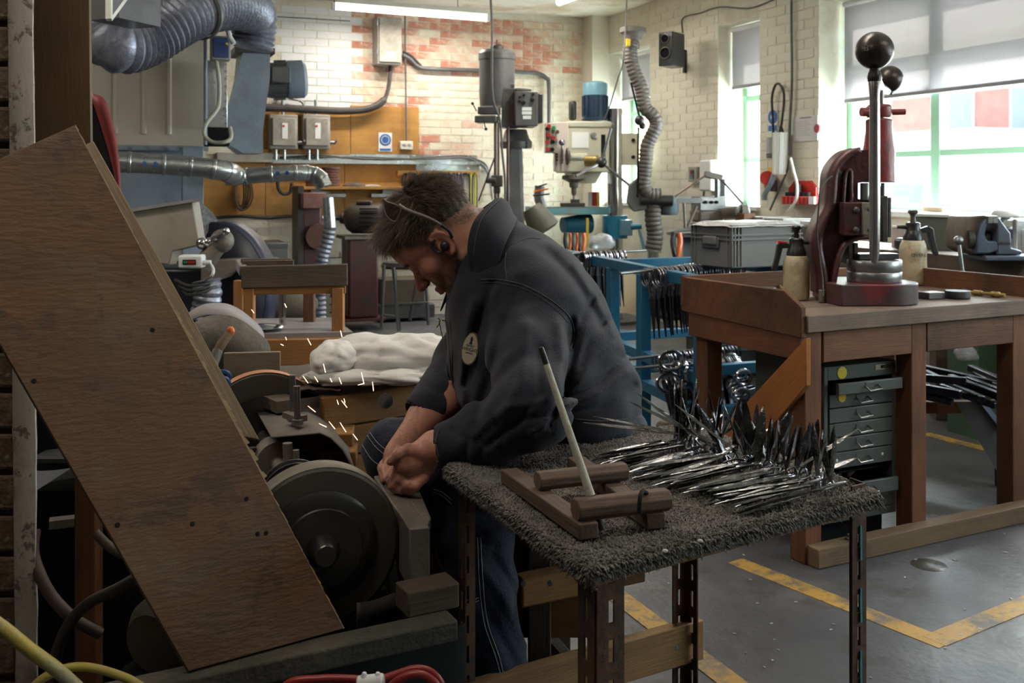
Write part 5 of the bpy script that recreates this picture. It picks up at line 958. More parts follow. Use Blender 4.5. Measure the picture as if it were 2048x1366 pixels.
for z, nm in ((RZ, 'top_rail'), (.47, 'middle_rail')): MB().bar(V((pA.x, pA.y, z)), V((pB.x, pB.y, z)), .05, .05).build(nm, m_blu, t, bev=.003)
off = UV*.62
for z in (RZ, .50): MB().bar(V((L1(1200).x, L1(1200).y, z))+off*1.0, V((pB.x, pB.y, z))+off, .045, .045).build('far_rail', m_blu, t, bev=.003)
for x in (1226, 1287): q = L1(x); MB().bar(q+Z*0, q+Z*(RZ-.02), .055, .055, up=UV).build('post', m_blu, t, bev=.003)
q = L1(1226)+off; MB().bar(q, q+Z*(RZ-.02), .05, .05, up=UV).build('post', m_blu, t, bev=.003); q = L1(1402); MB().bar(q, q+Z*RZ, .05, .05, up=UV).build('post', m_blu, t, bev=.003); q = L1(1400)+off; MB().bar(q, q+Z*RZ, .05, .05, up=UV).build('post', m_blu, t, bev=.003)
for x in (1226, 1400):
    for z in (RZ, .5, .32): q = L1(x); MB().bar(q+Z*z, q+off+Z*z, .045, .045).build('cross_rail', m_blu, t, bev=.003)
MB().bar(L1(1240)+Z*.33, L1(1405)+Z*.33, .05, .05).build('low_rail', m_blu, t, bev=.003)
def rod(x0, y0, x1, y1, z, label):
    a, b = G(x0, y0, z), G(x1, y1, z); MB().cyl(a, b, .007).build('rod', m_steel, t); return a, b
# hanging scissors: one pair = ring bows, shanks and blades
def scissors(name='scissors', m=None, s=1.0, label='', group=None):
    r = thing(name, label, 'scissors', m=m if m is not None else MX.Identity(4), group=group)
    for k in (-1, 1):
        cx = .024*k
        pts = [V((cx+.020*math.cos(a), 0, -.03+.030*math.sin(a))) for a in [i*2*math.pi/14 for i in range(14)]]
        MB(wm(r)).tube([p*s for p in pts], .0042*s, 7, closed=True).build('finger_bow', m_scis, r)
    mb = MB(wm(r))
    for k in (-1, 1): mb.hexa([V((k*.012-.004, -.003, -.055))*s, V((k*.012+.004, -.003, -.055))*s, V((k*.012+.004, .003, -.055))*s, V((k*.012-.004, .003, -.055))*s], [V((-.006, -.003, -.11))*s, V((.006, -.003, -.11))*s, V((.006, .003, -.11))*s, V((-.006, .003, -.11))*s])
    mb.build('shank', m_scis, r)['kind'] = 'stuff'
    MB(wm(r)).hexa([V((-.011, -.004, -.10))*s, V((.011, -.004, -.10))*s, V((.011, .004, -.10))*s, V((-.011, .004, -.10))*s], [V((-.001, -.001, -.235))*s, V((.002, -.001, -.235))*s, V((.002, .001, -.235))*s, V((-.001, .001, -.235))*s]).build('blade', m_scisd, r)
    return r
proto = None
def hang_row(x0, y0, x1, y1, z, xs, lab, s=1.0, grp='', swing=0.0):
    global proto
    a, b = rod(x0, y0, x1, y1, z, ''); d_ = (b-a).normalized(); az = math.atan2(d_.y, d_.x)
    n = len(xs)
    for i, x in enumerate(xs):
        k = (x-CX)/F; tt = (a.x-k*a.y)/(-(b-a).x+k*(b-a).y); q = a+(b-a)*tt
        M = fr(q+Z*.006, az+math.pi/2+random.uniform(-.12, .12), 0, 0) @ MX.Rotation(swing+random.uniform(-.05, .05), 4, 'Y') @ MX.Scale(s, 4)
        if proto is None: proto = scissors(m=M, label='x', group=grp); o = proto
        else: o = cpy(proto, M)
        tag(o, '%s %s, %s' % (lab[0], lab[1], 'rightmost' if i == n-1 else 'leftmost' if i == 0 else nth(i+1)+' from left'), 'scissors', grp)
hang_row(1134, 508, 1292, 501, RZ+.035, [1157+i*4.2 for i in range(20)], ('pair of scissors hanging', 'on the far rod of the blue rack'), 1.35, 'scissors on the far rod', .1)
hang_row(1240, 547, 1484, 521, RZ+.025, [1301+i*5.4 for i in range(32)], ('pair of scissors hanging', 'on the near rod by the grey crate'), 1.35, 'scissors on the near rod', .1)
hang_row(1230, 722, 1480, 690, .52, [1318+i*6 for i in range(24)], ('pair of scissors', 'on the lower rod of the blue rack'), 1.2, 'scissors on the lower rod', .25)
hang_row(1235, 740, 1480, 716, .50, [1342+i*5.5 for i in range(22)], ('large bright scissors', 'on the lowest rod behind the table leg'), 1.5, 'scissors on the lowest rod', .35)
def lay(x, y, z, az, tilt, s, lab): M = fr(G(x, y, z), az) @ MX.Rotation(tilt, 4, 'Y') @ MX.Scale(s, 4); o = cpy(proto, M); tag(o, lab, 'scissors', 'loose large scissors'); return o
lay(1316, 742, .50, .4, -1.45, 2.0, 'large scissors lying with one open bow towards the man'); lay(1368, 765, .46, .9, -1.2, 2.0, 'large scissors tilted below the others beside the table leg')
lay(1462, 690, .52, .2, -1.5, 2.0, 'large scissors with round bow seen between the wooden table legs')
for k in range(7): lay(1440+k*5, 735+k*6, .44, .3+.05*k, -1.4, 1.6, 'scissors in the pile behind the table leg, %s from the top' % ['first', 'second', 'third', 'fourth', 'fifth', 'sixth', 'seventh'][k])
for k, x in enumerate((1343, 1352, 1376, 1384)): o = MB(); a = G(x, 770+k, .42); o.hexa([a+V((-.009, 0, 0)), a+V((.009, 0, 0)), a+V((.009, .006, 0)), a+V((-.009, .006, 0))], [a+V((-.001, 0, -.10)), a+V((.002, 0, -.10)), a+V((.002, .003, -.10)), a+V((-.001, .003, -.10))]); tag(o.build('blade_blank', m_scisd), 'dark blade hanging point down under the blue rack, %s' % ['leftmost', 'second from left', 'third from left', 'rightmost'][k], 'blade', 'blades under the rack').location.z += .0
# bucket and black thing on floor behind
c = G(1400, 905, 0); t = thing('bucket', 'pale blue plastic bucket on the floor under the blue rack', 'bucket', c)
MB().lathe([(.10, 0), (.125, .26), (.133, .262), (.133, .275), (.12, .27), (.097, .01)], c, Z, cap=False).lathe([(.0, .004), (.1, .004)], c, Z, cap=False).build('shell', mat('pale_blue_plastic', (.45, .5, .55), (.38, .42, .46), rough=.5), t)
MB().cyl(c+V((-.03, 0, .03)), P(1352, 778, c.y-.05), .006).build('stirring_rod', m_steel, t)
tag(MB().lathe([(.04, 0), (.05, .02), (.05, .1), (.035, .12)], G(1332, 890, 0), Z).build('stub_block', mat('tan_block', (.3, .22, .15), (.22, .16, .11), rough=.8), bev=.01), 'rounded tan wooden block on the floor left of the bucket', 'block')
M, wd, h = pfr(1340, 600, 1400, 640, 7.4, TH); t = thing('floor_trolley', 'low dark trolley on the floor beyond the blue rack', 'trolley', G(1375, 650, 0)); MB(M).cb((0, 0, .02), (wd, .3, h)).build('box', m_gun, t, bev=.01); MB(M).cb((-.03, -.04, -.0), (wd+.15, .4, .02)).build('deck', m_dark, t)
for x, y in ((0, 0), (wd, 0)): MB(M).cyl((x, 0, -.03), (x, .03, -.03), .03).build('castor', m_rubber, t)
tag(MB().hexa(*[[G(1240+i, 560, .0) for i in (0, 1, 2, 3)], [G(1240+i, 560, .1) for i in (0, 1, 2, 3)]]).build('x', m_dark), 'x', 'x') if False else None
M, wd, h = pfr(1238, 530, 1278, 600, 7.5, TH); tag(MB(M).cb((0, 0, -.1), (wd, .3, h)).build('cardboard_sheet', mat('manila_card', (.62, .47, .28), (.55, .42, .25), rough=.8)), 'upright yellowish card box behind the blue rack post', 'box')
# ---------------- grey euro crate
c = P(1463, 558, 4.6); c.z = RZ+.028; A_ = math.radians(28); M = fr(c, A_); t = thing('grey_crate', 'grey plastic stacking crate under crumpled clear film on the blue rack', 'crate', c, A_)
CL, CW, CH = .44, .30, .205
mb = MB(M); mb.cb((.008, .008, 0), (CL-.008, CW-.008, CH-.01)); mb.build('body', m_crate, t, bev=.006)
for z in (CH-.012, CH-.055, CH-.075): MB(M).cb((0, 0, z), (CL, .006, z+.008)).build('rib', m_crate, t); MB(M).cb((0, 0, z), (.006, CW, z+.008)).build('rib', m_crate, t)
for x in (.0, .02, .04, .06, CL-.06, CL-.02): MB(M).cb((x, 0, .01), (x+.006, .010, CH-.01)).build('corner_rib', m_crate, t)
for y in (.0, .03, CW-.035, CW-.008): MB(M).cb((0, y, .01), (.010, y+.006, CH-.01)).build('corner_rib', m_crate, t)
MB(M).cb((-.004, CW*.3, CH*.42), (.010, CW*.72, CH*.70)).build('hand_hold', m_gun, t, bev=.01); MB(M).cb((-.012, CW*.34, CH*.50), (.006, CW*.66, CH*.72)).build('hand_grip', m_crate, t, bev=.01)
g = [[M @ V((x*(CL+.03)/14-.015, y*(CW+.02)/8-.01, CH+.004+.018*abs(NZ.noise(V((x*.5, y*.6, 2))))-(.02 if x in (0, 14) or y in (0, 8) else 0))) for x in range(15)] for y in range(9)]
tag(MB().grid(g).build('plastic_film', mat('crumpled_film', (.62, .62, .64), (.45, .45, .47), rough=.25, bump=.6, scale=12, spec=.8), solid=.002, sub=1), 'crumpled translucent film lying over the grey crate', 'film')
# ---------------- wooden table
m_ttop = wood('table_top_timber', (.165, .115, .09), (.22, .155, .12), (.055, .042, .036), ring=8, samt=.6)
m_tleg = wood('table_leg_timber', (.145, .054, .026), (.20, .085, .037), (.05, .026, .018), ring=8, samt=.6)
m_brace = wood('orange_brace', (.33, .115, .028), (.40, .155, .042), (.10, .038, .017), ring=6, samt=.35)
TZ = .854; FL = V((1.003, 3.394, 0)); BL = V((.709, 4.03, 0)); e1 = V((math.cos(math.radians(26.5)), math.sin(math.radians(26.5)), 0)); FRt = FL+e1*1.18; BR = BL+e1*1.16
t = thing('wooden_workbench', 'heavy reddish timber workbench with raised side boards carrying the fly press', 'workbench', (FL+BR)/2)
e2 = (BL-FL).normalized(); TT = .058
for k in range(4):
    a = FL.lerp(BL, (k+.5)/4); b = FRt.lerp(BR, (k+.5)/4); plank('top_board', m_ttop, a+Z*(TZ-TT/2), b+Z*(TZ-TT/2), (BL-FL).length/4*.985, TT, t, bev=.003)
hb = .075                                                            # upstand boards above the top
m_ = align(FL, BL)
n1 = e2.cross(Z)                                                     # outward left
a = FL-e1*.018; LB = (BL-FL).length
MB().prism([(.012, -.075), (LB+.02, -.062), (LB+.02, hb+.0), (.10, hb+.004), (.012, .03)], a+Z*TZ+e2*0, e2, Z, e1*.022).build('left_board', m_brown, t, bev=.003)
plank('back_board', m_brown, BL+e2*.012+Z*(TZ+.02)-e1*.02, BR+e2*.012+Z*(TZ+.02), .022, .12, t)
plank('right_board', m_brown, FRt+e1*.012+Z*(TZ+.02), BR+e1*.012+Z*(TZ+.02), .022, .12, t)
def tleg(p, w=.075, z1=TZ-TT, z0=0, m=m_tleg): M = fr(p+Z*z0, math.radians(26.5)); return MB(M @ MX.Rotation(-math.pi/2, 4, 'Y')).cb((0, -w/2, -w/2), (z1-z0, w/2, w/2)).build('leg', m, t, M=M @ MX.Rotation(-math.pi/2, 4, 'Y'), bev=.004)
w_ = .078
tleg(FL+e1*.045+e2*.06); tleg(FL+e1*.555+e2*.06); tleg(FRt-e1*.075+e2*.06); tleg(BL+e1*.06-e2*.06); tleg(BR-e1*.08-e2*.06)
plank('front_apron', m_brown, FL+e1*.09+e2*.035+Z*(TZ-TT-.055), FL+e1*.515+e2*.035+Z*(TZ-TT-.055), .03, .11, t); plank('front_apron', m_brown, FL+e1*.595+e2*.035+Z*(TZ-TT-.055), FRt-e1*.115+e2*.035+Z*(TZ-TT-.055), .03, .11, t)
plank('side_apron', m_tleg, FL-e1*.0+e2*.02+Z*(TZ-TT-.05), BL+Z*(TZ-TT-.05)-e2*.02, .025, .095, t); plank('back_apron', m_brown, BL+e1*.1-e2*.03+Z*(TZ-TT-.05), BR-e1*.1-e2*.03+Z*(TZ-TT-.05), .025, .1, t)
a = P(1596, 716, 3.40); b = P(1425, 955, 3.93); plank('side_brace', m_brace, a, b, .022, .13, t, up=e1.cross(b-a)) if 0 else MB().hexa([P(1612, 676, 3.37), P(1612, 772, 3.37), P(1420, 1000, 3.93), P(1420, 884, 3.93)], [p+e1*.022 for p in (P(1612, 676, 3.37), P(1612, 772, 3.37), P(1420, 1000, 3.93), P(1420, 884, 3.93))]).build('side_brace', m_brace, t, M=align(P(1612, 724, 3.37), P(1420, 942, 3.93), e1), bev=.003)
plank('floor_rail', wood('floor_rail_timber', (.16, .105, .06), (.21, .14, .08), (.07, .05, .036), ring=6, samt=.6), FL+e1*.02-e2*.0+Z*.034, FRt+e1*.2+Z*.034, .06, .066, t)
for k in (.16, .98): q = FL+e1*(k*1.18)+Z*.066; MB().cyl(q, q+Z*.02, .006, n=8).lathe([(0, 0), (.014, 0), (.014, .008), (.008, .01)], q, Z, n=6).build('bolt', m_dust, t)
tag(MB().cyl(FL+e1*.01-e2*-.0+e2*.018+Z*.62-e2*.0, FL+e1*.01+e2*.018+Z*.62-e2*.012, .012).build('knot', m_dark), 'x', 'x') if False else None
# dark plastic bins under the table
q = G(1478, 905, 0); M, wd, h = pfr(1478, 690, 1592, 905, q.y, math.radians(24)); t = thing('storage_bin', 'tall dark grey bin standing under the wooden workbench', 'bin', M.translation); MB(M).hexa([V((.02, 0, 0)), V((wd, 0, 0)), V((wd, .3, 0)), V((.02, .3, 0))], [V((0, -.01, h)), V((wd, -.01, h)), V((wd, .32, h)), V((0, .32, h))]).build('body', mat('dark_bin', (.045, .046, .042), (.035, .036, .033), rough=.5), t, bev=.01)
MB(M).cb((-.01, -.02, h-.03), (wd+.01, .33, h)).build('rim', m_gun, t, bev=.006)
# ---------------- drawer cabinet
m_cab = mat('olive_grey_cabinet_paint', (.075, .085, .077), (.064, .073, .067), rough=.42, scale=4, bump=.03, stain=(.10, .105, .095), samt=.35, wear=(.13, .13, .12), wamt=.2)
o_ = P(1648, 1050, 3.56); CA = math.radians(25); kx = (1792-CX)/F; wd = (kx*o_.y-o_.x)/(math.cos(CA)-kx*math.sin(CA)); M = fr(o_, CA); h = (1050-735)/F*3.56
t = thing('drawer_cabinet', 'olive grey steel multi drawer cabinet under the wooden workbench', 'cabinet', o_, CA)
dp = .38
MB(M).cb((0, 0, 0), (.018, dp, h)).cb((wd-.018, 0, 0), (wd, dp, h)).cb((.018, dp-.01, 0), (wd-.018, dp, h)).cb((.018, 0, h-.05), (wd-.018, dp, h)).cb((.018, 0, 0), (wd-.018, dp, .03)).build('carcass', m_cab, t, bev=.002)['kind'] = 'stuff'
MB(M).cb((.02, .05, -o_.z), (wd-.02, dp-.02, -.0)).build('plinth', m_dark, t)
rows = [(.835, .905, .045), (.735, .822, 0), (.638, .728, 0), (.545, .632, 0), (.452, .539, 0), (.345, .446, 0), (.165, .255, .03), (.06, .160, 0)]
m_nk = mat('nickel_handle', (.6, .6, .6), (.5, .5, .5), rough=.2, metal=1, bump=0)
for i, (z0, z1, out) in enumerate(rows):
    dr = MB(M).cb((.022, -.004-out, h*z0), (wd-.022 + (.004 if out > .04 else 0), .01-out, h*z1)).build('drawer', m_cab, t, bev=.0025)
    if out: MB(M).cb((.03, -out+.01, h*z0), (.034, .2, h*z1-.004)).cb((wd-.034, -out+.01, h*z0), (wd-.03, .2, h*z1-.004)).cb((.034, -out+.01, h*z0), (wd-.034, .2, h*z0+.003)).build('drawer_tray', m_dark, dr)['kind'] = 'stuff'
    zc = h*(z0+z1)/2; xc = wd*.50; y = -.006-out
    MB(M).cb((xc-.026, y, zc-.006), (xc+.016, y+.003, zc+.016)).build('label_frame', m_cab, dr, bev=.001)
    MB(M).tube([V((xc-.028, y, zc+.004)), V((xc-.026, y-.022, zc-.010)), V((xc+.030, y-.022, zc-.007)), V((xc+.028, y, zc+.004))], .0033, 8).build('handle', m_nk, dr)
MB(M).cb((.022, .02, h*.30), (wd-.022, .3, h*.31)).build('inner_shelf', m_dark, t); 
for k in range(6): MB(M).sph((.05+k*.03, .06+.02*(k % 2), h*.26), .014, (1.2, 1, .8), 8).build('loose_part', m_dust if k % 2 else m_disc, t)
MB(M).lathe([(.022, 0), (.022, .0015)], (wd*.24, -.0008, h*.955), (0, -1, 0), n=20).build('yellow_sticker', m_yel, t); MB(M).lathe([(.018, 0), (.018, .0015)], (wd*.23, -.005, h*.80), (0, -1, 0), n=20).build('yellow_sticker', m_yel, t)
for x in (.16, .79): MB(M).lathe([(.006, 0), (.005, .001)], (wd*x, -.005, h*.40), (0, -1, 0), n=7).build('paint_chip', m_card, t)
MB(M).cb((wd*.70, -.002, h*.950), (wd*.985, 0, h*.985)).build('plate', m_nk, t)
text('maker_plate', 'BISLEY', m_dark, M @ MX.Translation((wd*.845, -.003, h*.967)) @ MX.Rotation(math.pi/2, 4, 'X'), .017, t)
# ---------------- black bars on a cantilever support
t = thing('bar_rack', 'grey bracket rack with black square tubes under the right end of the workbench', 'rack', G(1960, 930, 0))
MB().add([P(1913, 806, 4.25), P(2004, 800, 4.25), P(2004, 960, 4.25), P(1913, 806, 4.28), P(2004, 800, 4.28), P(2004, 960, 4.28)], [(0, 1, 2), (5, 4, 3), (0, 3, 4, 1), (1, 4, 5, 2), (2, 5, 3, 0)]).build('gusset', m_gun, t)
MB().bar(P(1960, 800, 4.24), P(2006, 858, 4.24), .02, .02).build('gusset_edge', m_greyp, t)
MB().bar(P(2010, 780, 4.3), V((P(2010, 780, 4.3).x, 4.3, 0)), .06, .06, up=V((1, 0, 0))).build('post', m_dark, t)
MB().bar(P(1700, 790, 5.0), P(2100, 815, 4.1), .05, .09).build('shelf_beam', mat('yellow_edge', (.35, .25, .06), (.2, .15, .05), rough=.6), t) if False else MB().bar(P(1780, 815, 4.6), P(2010, 812, 4.3), .05, .05).build('shelf_beam', m_brown, t)
ends = [(1792, 722, 2090, 790, .030), (1790, 752, 1932, 762, .030), (1790, 768, 1922, 790, .034), (1790, 782, 1905, 805, .026), (1850, 750, 1965, 800, .028), (1900, 762, 2000, 793, .03), (1935, 768, 2025, 795, .03), (1950, 760, 2050, 800, .032), (1940, 748, 2072, 792, .03), (1880, 788, 1992, 812, .026)]
for k, (x0, y0, x1, y1, r) in enumerate(ends):
    zz = EYE-(y1-CY)/F*4.05; a = P(x1, y1, 4.05); b = P(x0, y0, 4.05*(y1-CY)/(y0-CY)*.995); 
    b = V((b.x, b.y, a.z+.004*k)); tag(MB().bar(b, a, r, r).build('steel_bar', mat('black_steel_bar', (.02, .021, .03), (.03, .03, .042), rough=.28, metal=.6, bump=.04), bev=.004), 'black steel bar in the rack under the workbench, %s' % ['longest one along the top', 'upper short one at left', 'thick one at left', 'lowest at left', 'one ending mid rack', 'one beside the bracket', 'second beside the bracket', 'one near the right leg', 'one just below the top bar', 'lowest one at right'][k], 'bar', 'black bars under the workbench')
M, wd, h = pfr(1922, 690, 1952, 722, 4.9); tag(blob('plastic_bag', 1935, 708, 4.9, .05, .05, .04, m_clear, 6, .03, (20, 14)), 'crumpled clear plastic bag behind the black bars', 'bag')
M, wd, h = pfr(1955, 682, 2003, 745, 5.1); tag(MB(M).cb((0, 0, -.6), (wd, .2, h)).build('green_cabinet', m_green2, bev=.006), 'dark green metal cabinet behind the black bars', 'cabinet')
MB(pfr(1795, 795, 1810, 835, 4.6)[0]).cb((0, 0, 0), (.035, .03, .10)).build('yellow_end', m_yel, t)
# ---------------- fly press
m_pred = mat('worn_maroon_casting', (.10, .030, .032), (.065, .024, .026), rough=.38, scale=9, bump=.25, bscale=50, stain=(.04, .03, .03), sscale=4, samt=.6, metal=.15)
m_pedge = mat('bright_red_casting', (.24, .035, .04), (.15, .03, .03), rough=.4, scale=9, bump=.2, stain=(.06, .04, .04), sscale=6, samt=.7)
m_iron = mat('dark_ball_iron', (.045, .036, .033), (.03, .025, .024), rough=.34, scale=12, bump=.2, bscale=40, metal=.5)
d = 3.82; t = thing('fly_press', 'old maroon cast iron fly press with ball weighted arm and long handle', 'press', P(1740, 600, d))
def pp(pts, d0, th_, nm, m_, bev=.006, sub=0, par=None): return MB().add([P(x, y, d0) for x, y in pts]+[P(x, y, d0)+V((-th_*.12*0, th_, 0)) for x, y in pts], [tuple(range(len(pts))), tuple(range(2*len(pts)-1, len(pts)-1, -1))]+[(i, (i+1) % len(pts), len(pts)+(i+1) % len(pts), len(pts)+i) for i in range(len(pts))]).build(nm, m_, par or t, bev=bev, smooth=45)
ol = cat_([V((x, y, 0)) for x, y in ((1722, 300), (1700, 308), (1682, 326), (1671, 348), (1668, 385), (1664, 415), (1652, 440), (1642, 465), (1639, 495), (1644, 525), (1650, 555), (1650, 590))], 4)
il = cat_([V((x, y, 0)) for x, y in ((1668, 590), (1670, 560), (1678, 520), (1690, 492), (1712, 478), (1742, 474))], 4)
out = [(p.x, p.y) for p in ol]+[(p.x, p.y) for p in il]+[(1742, 400), (1716, 398), (1716, 366), (1742, 362), (1742, 300)]
pp(out, d, .06, 'frame_web', m_pred, 0)
fl = [P(p.x, p.y, d-.045) for p in ol]; MB().grid([[p, p+V((0, .15, 0))] for p in fl]).build('outer_flange', m_pred, t, solid=.022)
fl = [P(p.x, p.y, d-.045) for p in il]; MB().grid([[p, p+V((0, .15, 0))] for p in fl]).build('inner_flange', m_pred, t, solid=.016)
MB().tube(cat_([P(*p, d-.012) for p in ((1690, 440), (1686, 420), (1688, 380), (1692, 345), (1702, 343), (1702, 375), (1702, 400), (1688, 430))], 4, True), .008, 8, closed=True).build('recess_rim', m_pred, t)
pp([(1687, 348), (1700, 344), (1702, 365), (1700, 395), (1680, 445), (1668, 462), (1680, 420)], d-.004, .01, 'recess_shade', m_dark, 0)  # flat near-black plate paints the hollow's shade onto the frame web
MB().lathe([(.028, 0), (.03, .02), (.024, .03)], P(1672, 348, d+.03), V((-1, 0, .15))).build('rear_cap', m_steel, t)
MB().sph(tuple(P(1676, 352, d+.03)), .038, (.9, .9, 1.1)).build('rear_boss', m_cast, t)
cx = P(1758, 300, d+.03)
MB().lathe([(.060, -.125), (.060, 0), (.056, .02), (.05, .07), (.05, .115), (.04, .12)], cx, Z).build('screw_housing', m_pedge, t, bev=.003)
MB().cyl(cx+Z*.115, cx+Z*.135, .03).build('screw', m_steel, t)
for x, r in ((0, .046),): MB().lathe([(.044, 0), (.048, .008), (.048, .04), (.04, .05)], cx+Z*.125, Z).build('arm_hub', m_pedge, t)
MB().cyl(cx+V((-.075, -.02, .145)), cx+V((-.02, -.01, .145)), .018).build('hub_lug', m_pedge, t); MB().cyl(cx+V((.02, 0, .145)), cx+V((.10, .0, .147)), .0115).build('hub_pin', m_pedge, t)
MB().cyl(cx+Z*.16, cx+Z*.235, .016).build('upper_screw', m_steel, t)
near = P(1750, 152, 3.34); far = P(1772, 178, 4.25)
# weighted cross arm
hubt = cx+Z*.20; hubt = V((cx.x, cx.y, P(1758, 172, d).z))
MB().cyl(cx+Z*.16, hubt, .017).build('arm_post', m_iron, t)
nb = P(1749, 101, 3.34); fb = P(1779, 158, 4.2)
MB().tube([near, hubt+V((0, 0, 0)), P(1776, 182, 4.2)], [.016, .02, .014], 12).build('cross_arm', m_iron, t)
MB().sph(tuple(nb), .0625, (1, 1, 1), 32).build('ball_weight', m_iron, t)
bm_ = MB().sph(tuple(fb), .056, (1, 1, 1), 28).build('ball_weight', m_iron, t)
MB().cyl(nb-Z*.055, nb-Z*.10, .0165).build('ball_stem', m_iron, t); MB().cyl(fb-Z*.05, P(1777, 185, 4.2), .018).build('ball_stem', m_iron, t)
text('cast_number', '8', m_dust, basis(nb+V((-.045, -.052, .0)), V((.75, -.6, 0)).normalized(), Z, V((-.6, -.75, 0)).normalized()), .028, t, ext=.004)
pt = P(1750, 165, 3.34); pb = P(1748, 510, 3.34)
MB().lathe([(.021, 0), (.024, .012), (.022, .026), (.018, .035)], P(1749, 163, 3.34), Z, n=24).build('clevis', m_iron, t)
MB().lathe([(.0, -.006), (.010, 0), (.0165, .03), (.0175, .10), (.0175, .33), (.0165, .56), (.020, .60), (.016, .615)], P(1749, 525, 3.34), Z, n=24).build('handle_bar', mat('worn_handle_steel', (.52, .50, .54), (.34, .32, .34), rough=.25, metal=.85, scale=5, bump=.05, stain=(.16, .09, .085), sscale=2, samt=.6), t)
M, wd, h = pfr(1688, 405, 1727, 471, d-.09, 0); MB(M).cb((0, 0, 0), (wd, .12, h)).build('slide_block', m_pred, t, bev=.004)
M, wd, h = pfr(1725, 405, 1741, 470, d-.10, 0); MB(M).cb((0, 0, 0), (wd, .12, h)).build('gib_plate', m_dust, t, bev=.003)
for x, y in ((1712, 420), (1711, 460), (1738, 418), (1738, 459)): MB().lathe([(.012, 0), (.012, .008), (.007, .014), (.0, .015)], P(x, y, d-.09), V((0, -1, 0)), n=8).build('bolt', m_cast, t)
M, wd, h = pfr(1765, 392, 1776, 484, d-.06, 0); MB(M).cb((0, 0, 0), (wd, .13, h)).build('slide_plate', m_cast, t, bev=.003)
M, wd, h = pfr(1776, 395, 1783, 475, d-.04, 0); MB(M).cb((0, 0, 0), (wd, .1, h)).build('slide_plate', m_gun, t, bev=.003)
M, wd, h = pfr(1741, 372, 1765, 480, d, 0); MB(M).cb((0, 0, 0), (wd, .08, h)).build('ram', m_pred, t, bev=.003)
MB().cyl(P(1730, 366, d-.01), P(1730, 400, d-.01), .018, n=20).cyl(P(1766, 366, d), P(1766, 392, d), .008).build('screw_thread', m_steel, t)['kind'] = 'stuff'
M, wd, h = pfr(1698, 486, 1716, 528, d-.02, 0); MB(M).cb((0, 0, 0), (wd*.4, .1, h)).cb((wd*.6, 0, 0), (wd, .1, h)).build('slotted_bracket', m_cast, t)['kind'] = 'stuff'
# base: bolster with rounded front, standing on the table
bz = TZ+.001; top = bz+.078
def gp(x, y, z): p = G(x, y, z); return (p.x, p.y)
c1 = G(1722, 592, bz); 
pts = [V(gp(1652, 606, bz)+(0,)), V(gp(1684, 613, bz)+(0,))]
pc = V(gp(1760, 604, bz)+(0,)); r_ = .135
arcp = [pc+V((math.cos(a)*r_*1.0, math.sin(a)*r_, 0)) for a in [math.radians(x) for x in range(-110, 50, 10)]]
base = pts+arcp+[V((arcp[-1].x, arcp[-1].y+.1, 0)), V((pts[0].x+.02, arcp[-1].y+.12, 0))]
n_ = len(base); MB().add([p+Z*bz for p in base]+[p+Z*top for p in base], [tuple(range(n_-1, -1, -1)), tuple(range(n_, 2*n_))]+[(i, (i+1) % n_, n_+(i+1) % n_, n_+i) for i in range(n_)]).build('base', mat('red_black_base', (.10, .035, .035), (.05, .04, .045), rough=.42, scale=5, bump=.15, stain=(.28, .03, .04), sscale=3.5, samt=.8), t, bev=.004)
dc = V((pc.x-.022, pc.y+.0, 0))
o = MB().lathe([(.098, 0), (.1, .003), (.1, .036), (.098, .039)], dc+Z*(top+.001), Z, n=48).build('steel_disc', m_steel); tag(o, 'lower thick turned steel disc on the fly press base', 'disc', 'stacked steel discs')
o = MB().lathe([(.098, 0), (.1, .003), (.1, .040), (.098, .043)], dc+Z*(top+.041), Z, n=48).build('steel_disc', m_steel); tag(o, 'upper turned steel disc under the black steel block', 'disc', 'stacked steel discs')
tag(MB(fr(dc+Z*(top+.085), math.radians(8))).cb((-.075, -.03, 0), (.085, .05, .022)).build('steel_block', mat('blackened_block', (.05, .045, .045), (.08, .075, .08), rough=.35, metal=.5), bev=.002), 'flat black steel block on the two turned discs', 'block')
tag(MB().tube(cat_([P(1664, 352, 3.72), P(1652, 362, 3.7), P(1640, 385, 3.66), P(1637, 420, 3.66), P(1634, 470, 3.66), P(1640, 520, 3.66), P(1645, 560, 3.64), P(1646, 592, 3.62)], 6), .003, 6).build('thin_cord', m_rubber), 'thin dark cord hanging from the back of the fly press', 'cord')
tag(MB().cyl(G(1644, 606, TZ)+Z*.001, G(1644, 606, TZ)+Z*.05, .013).build('cork_stub', m_dust, bev=.003), 'small dusty cylinder on the workbench at the foot of the cord', 'stub')
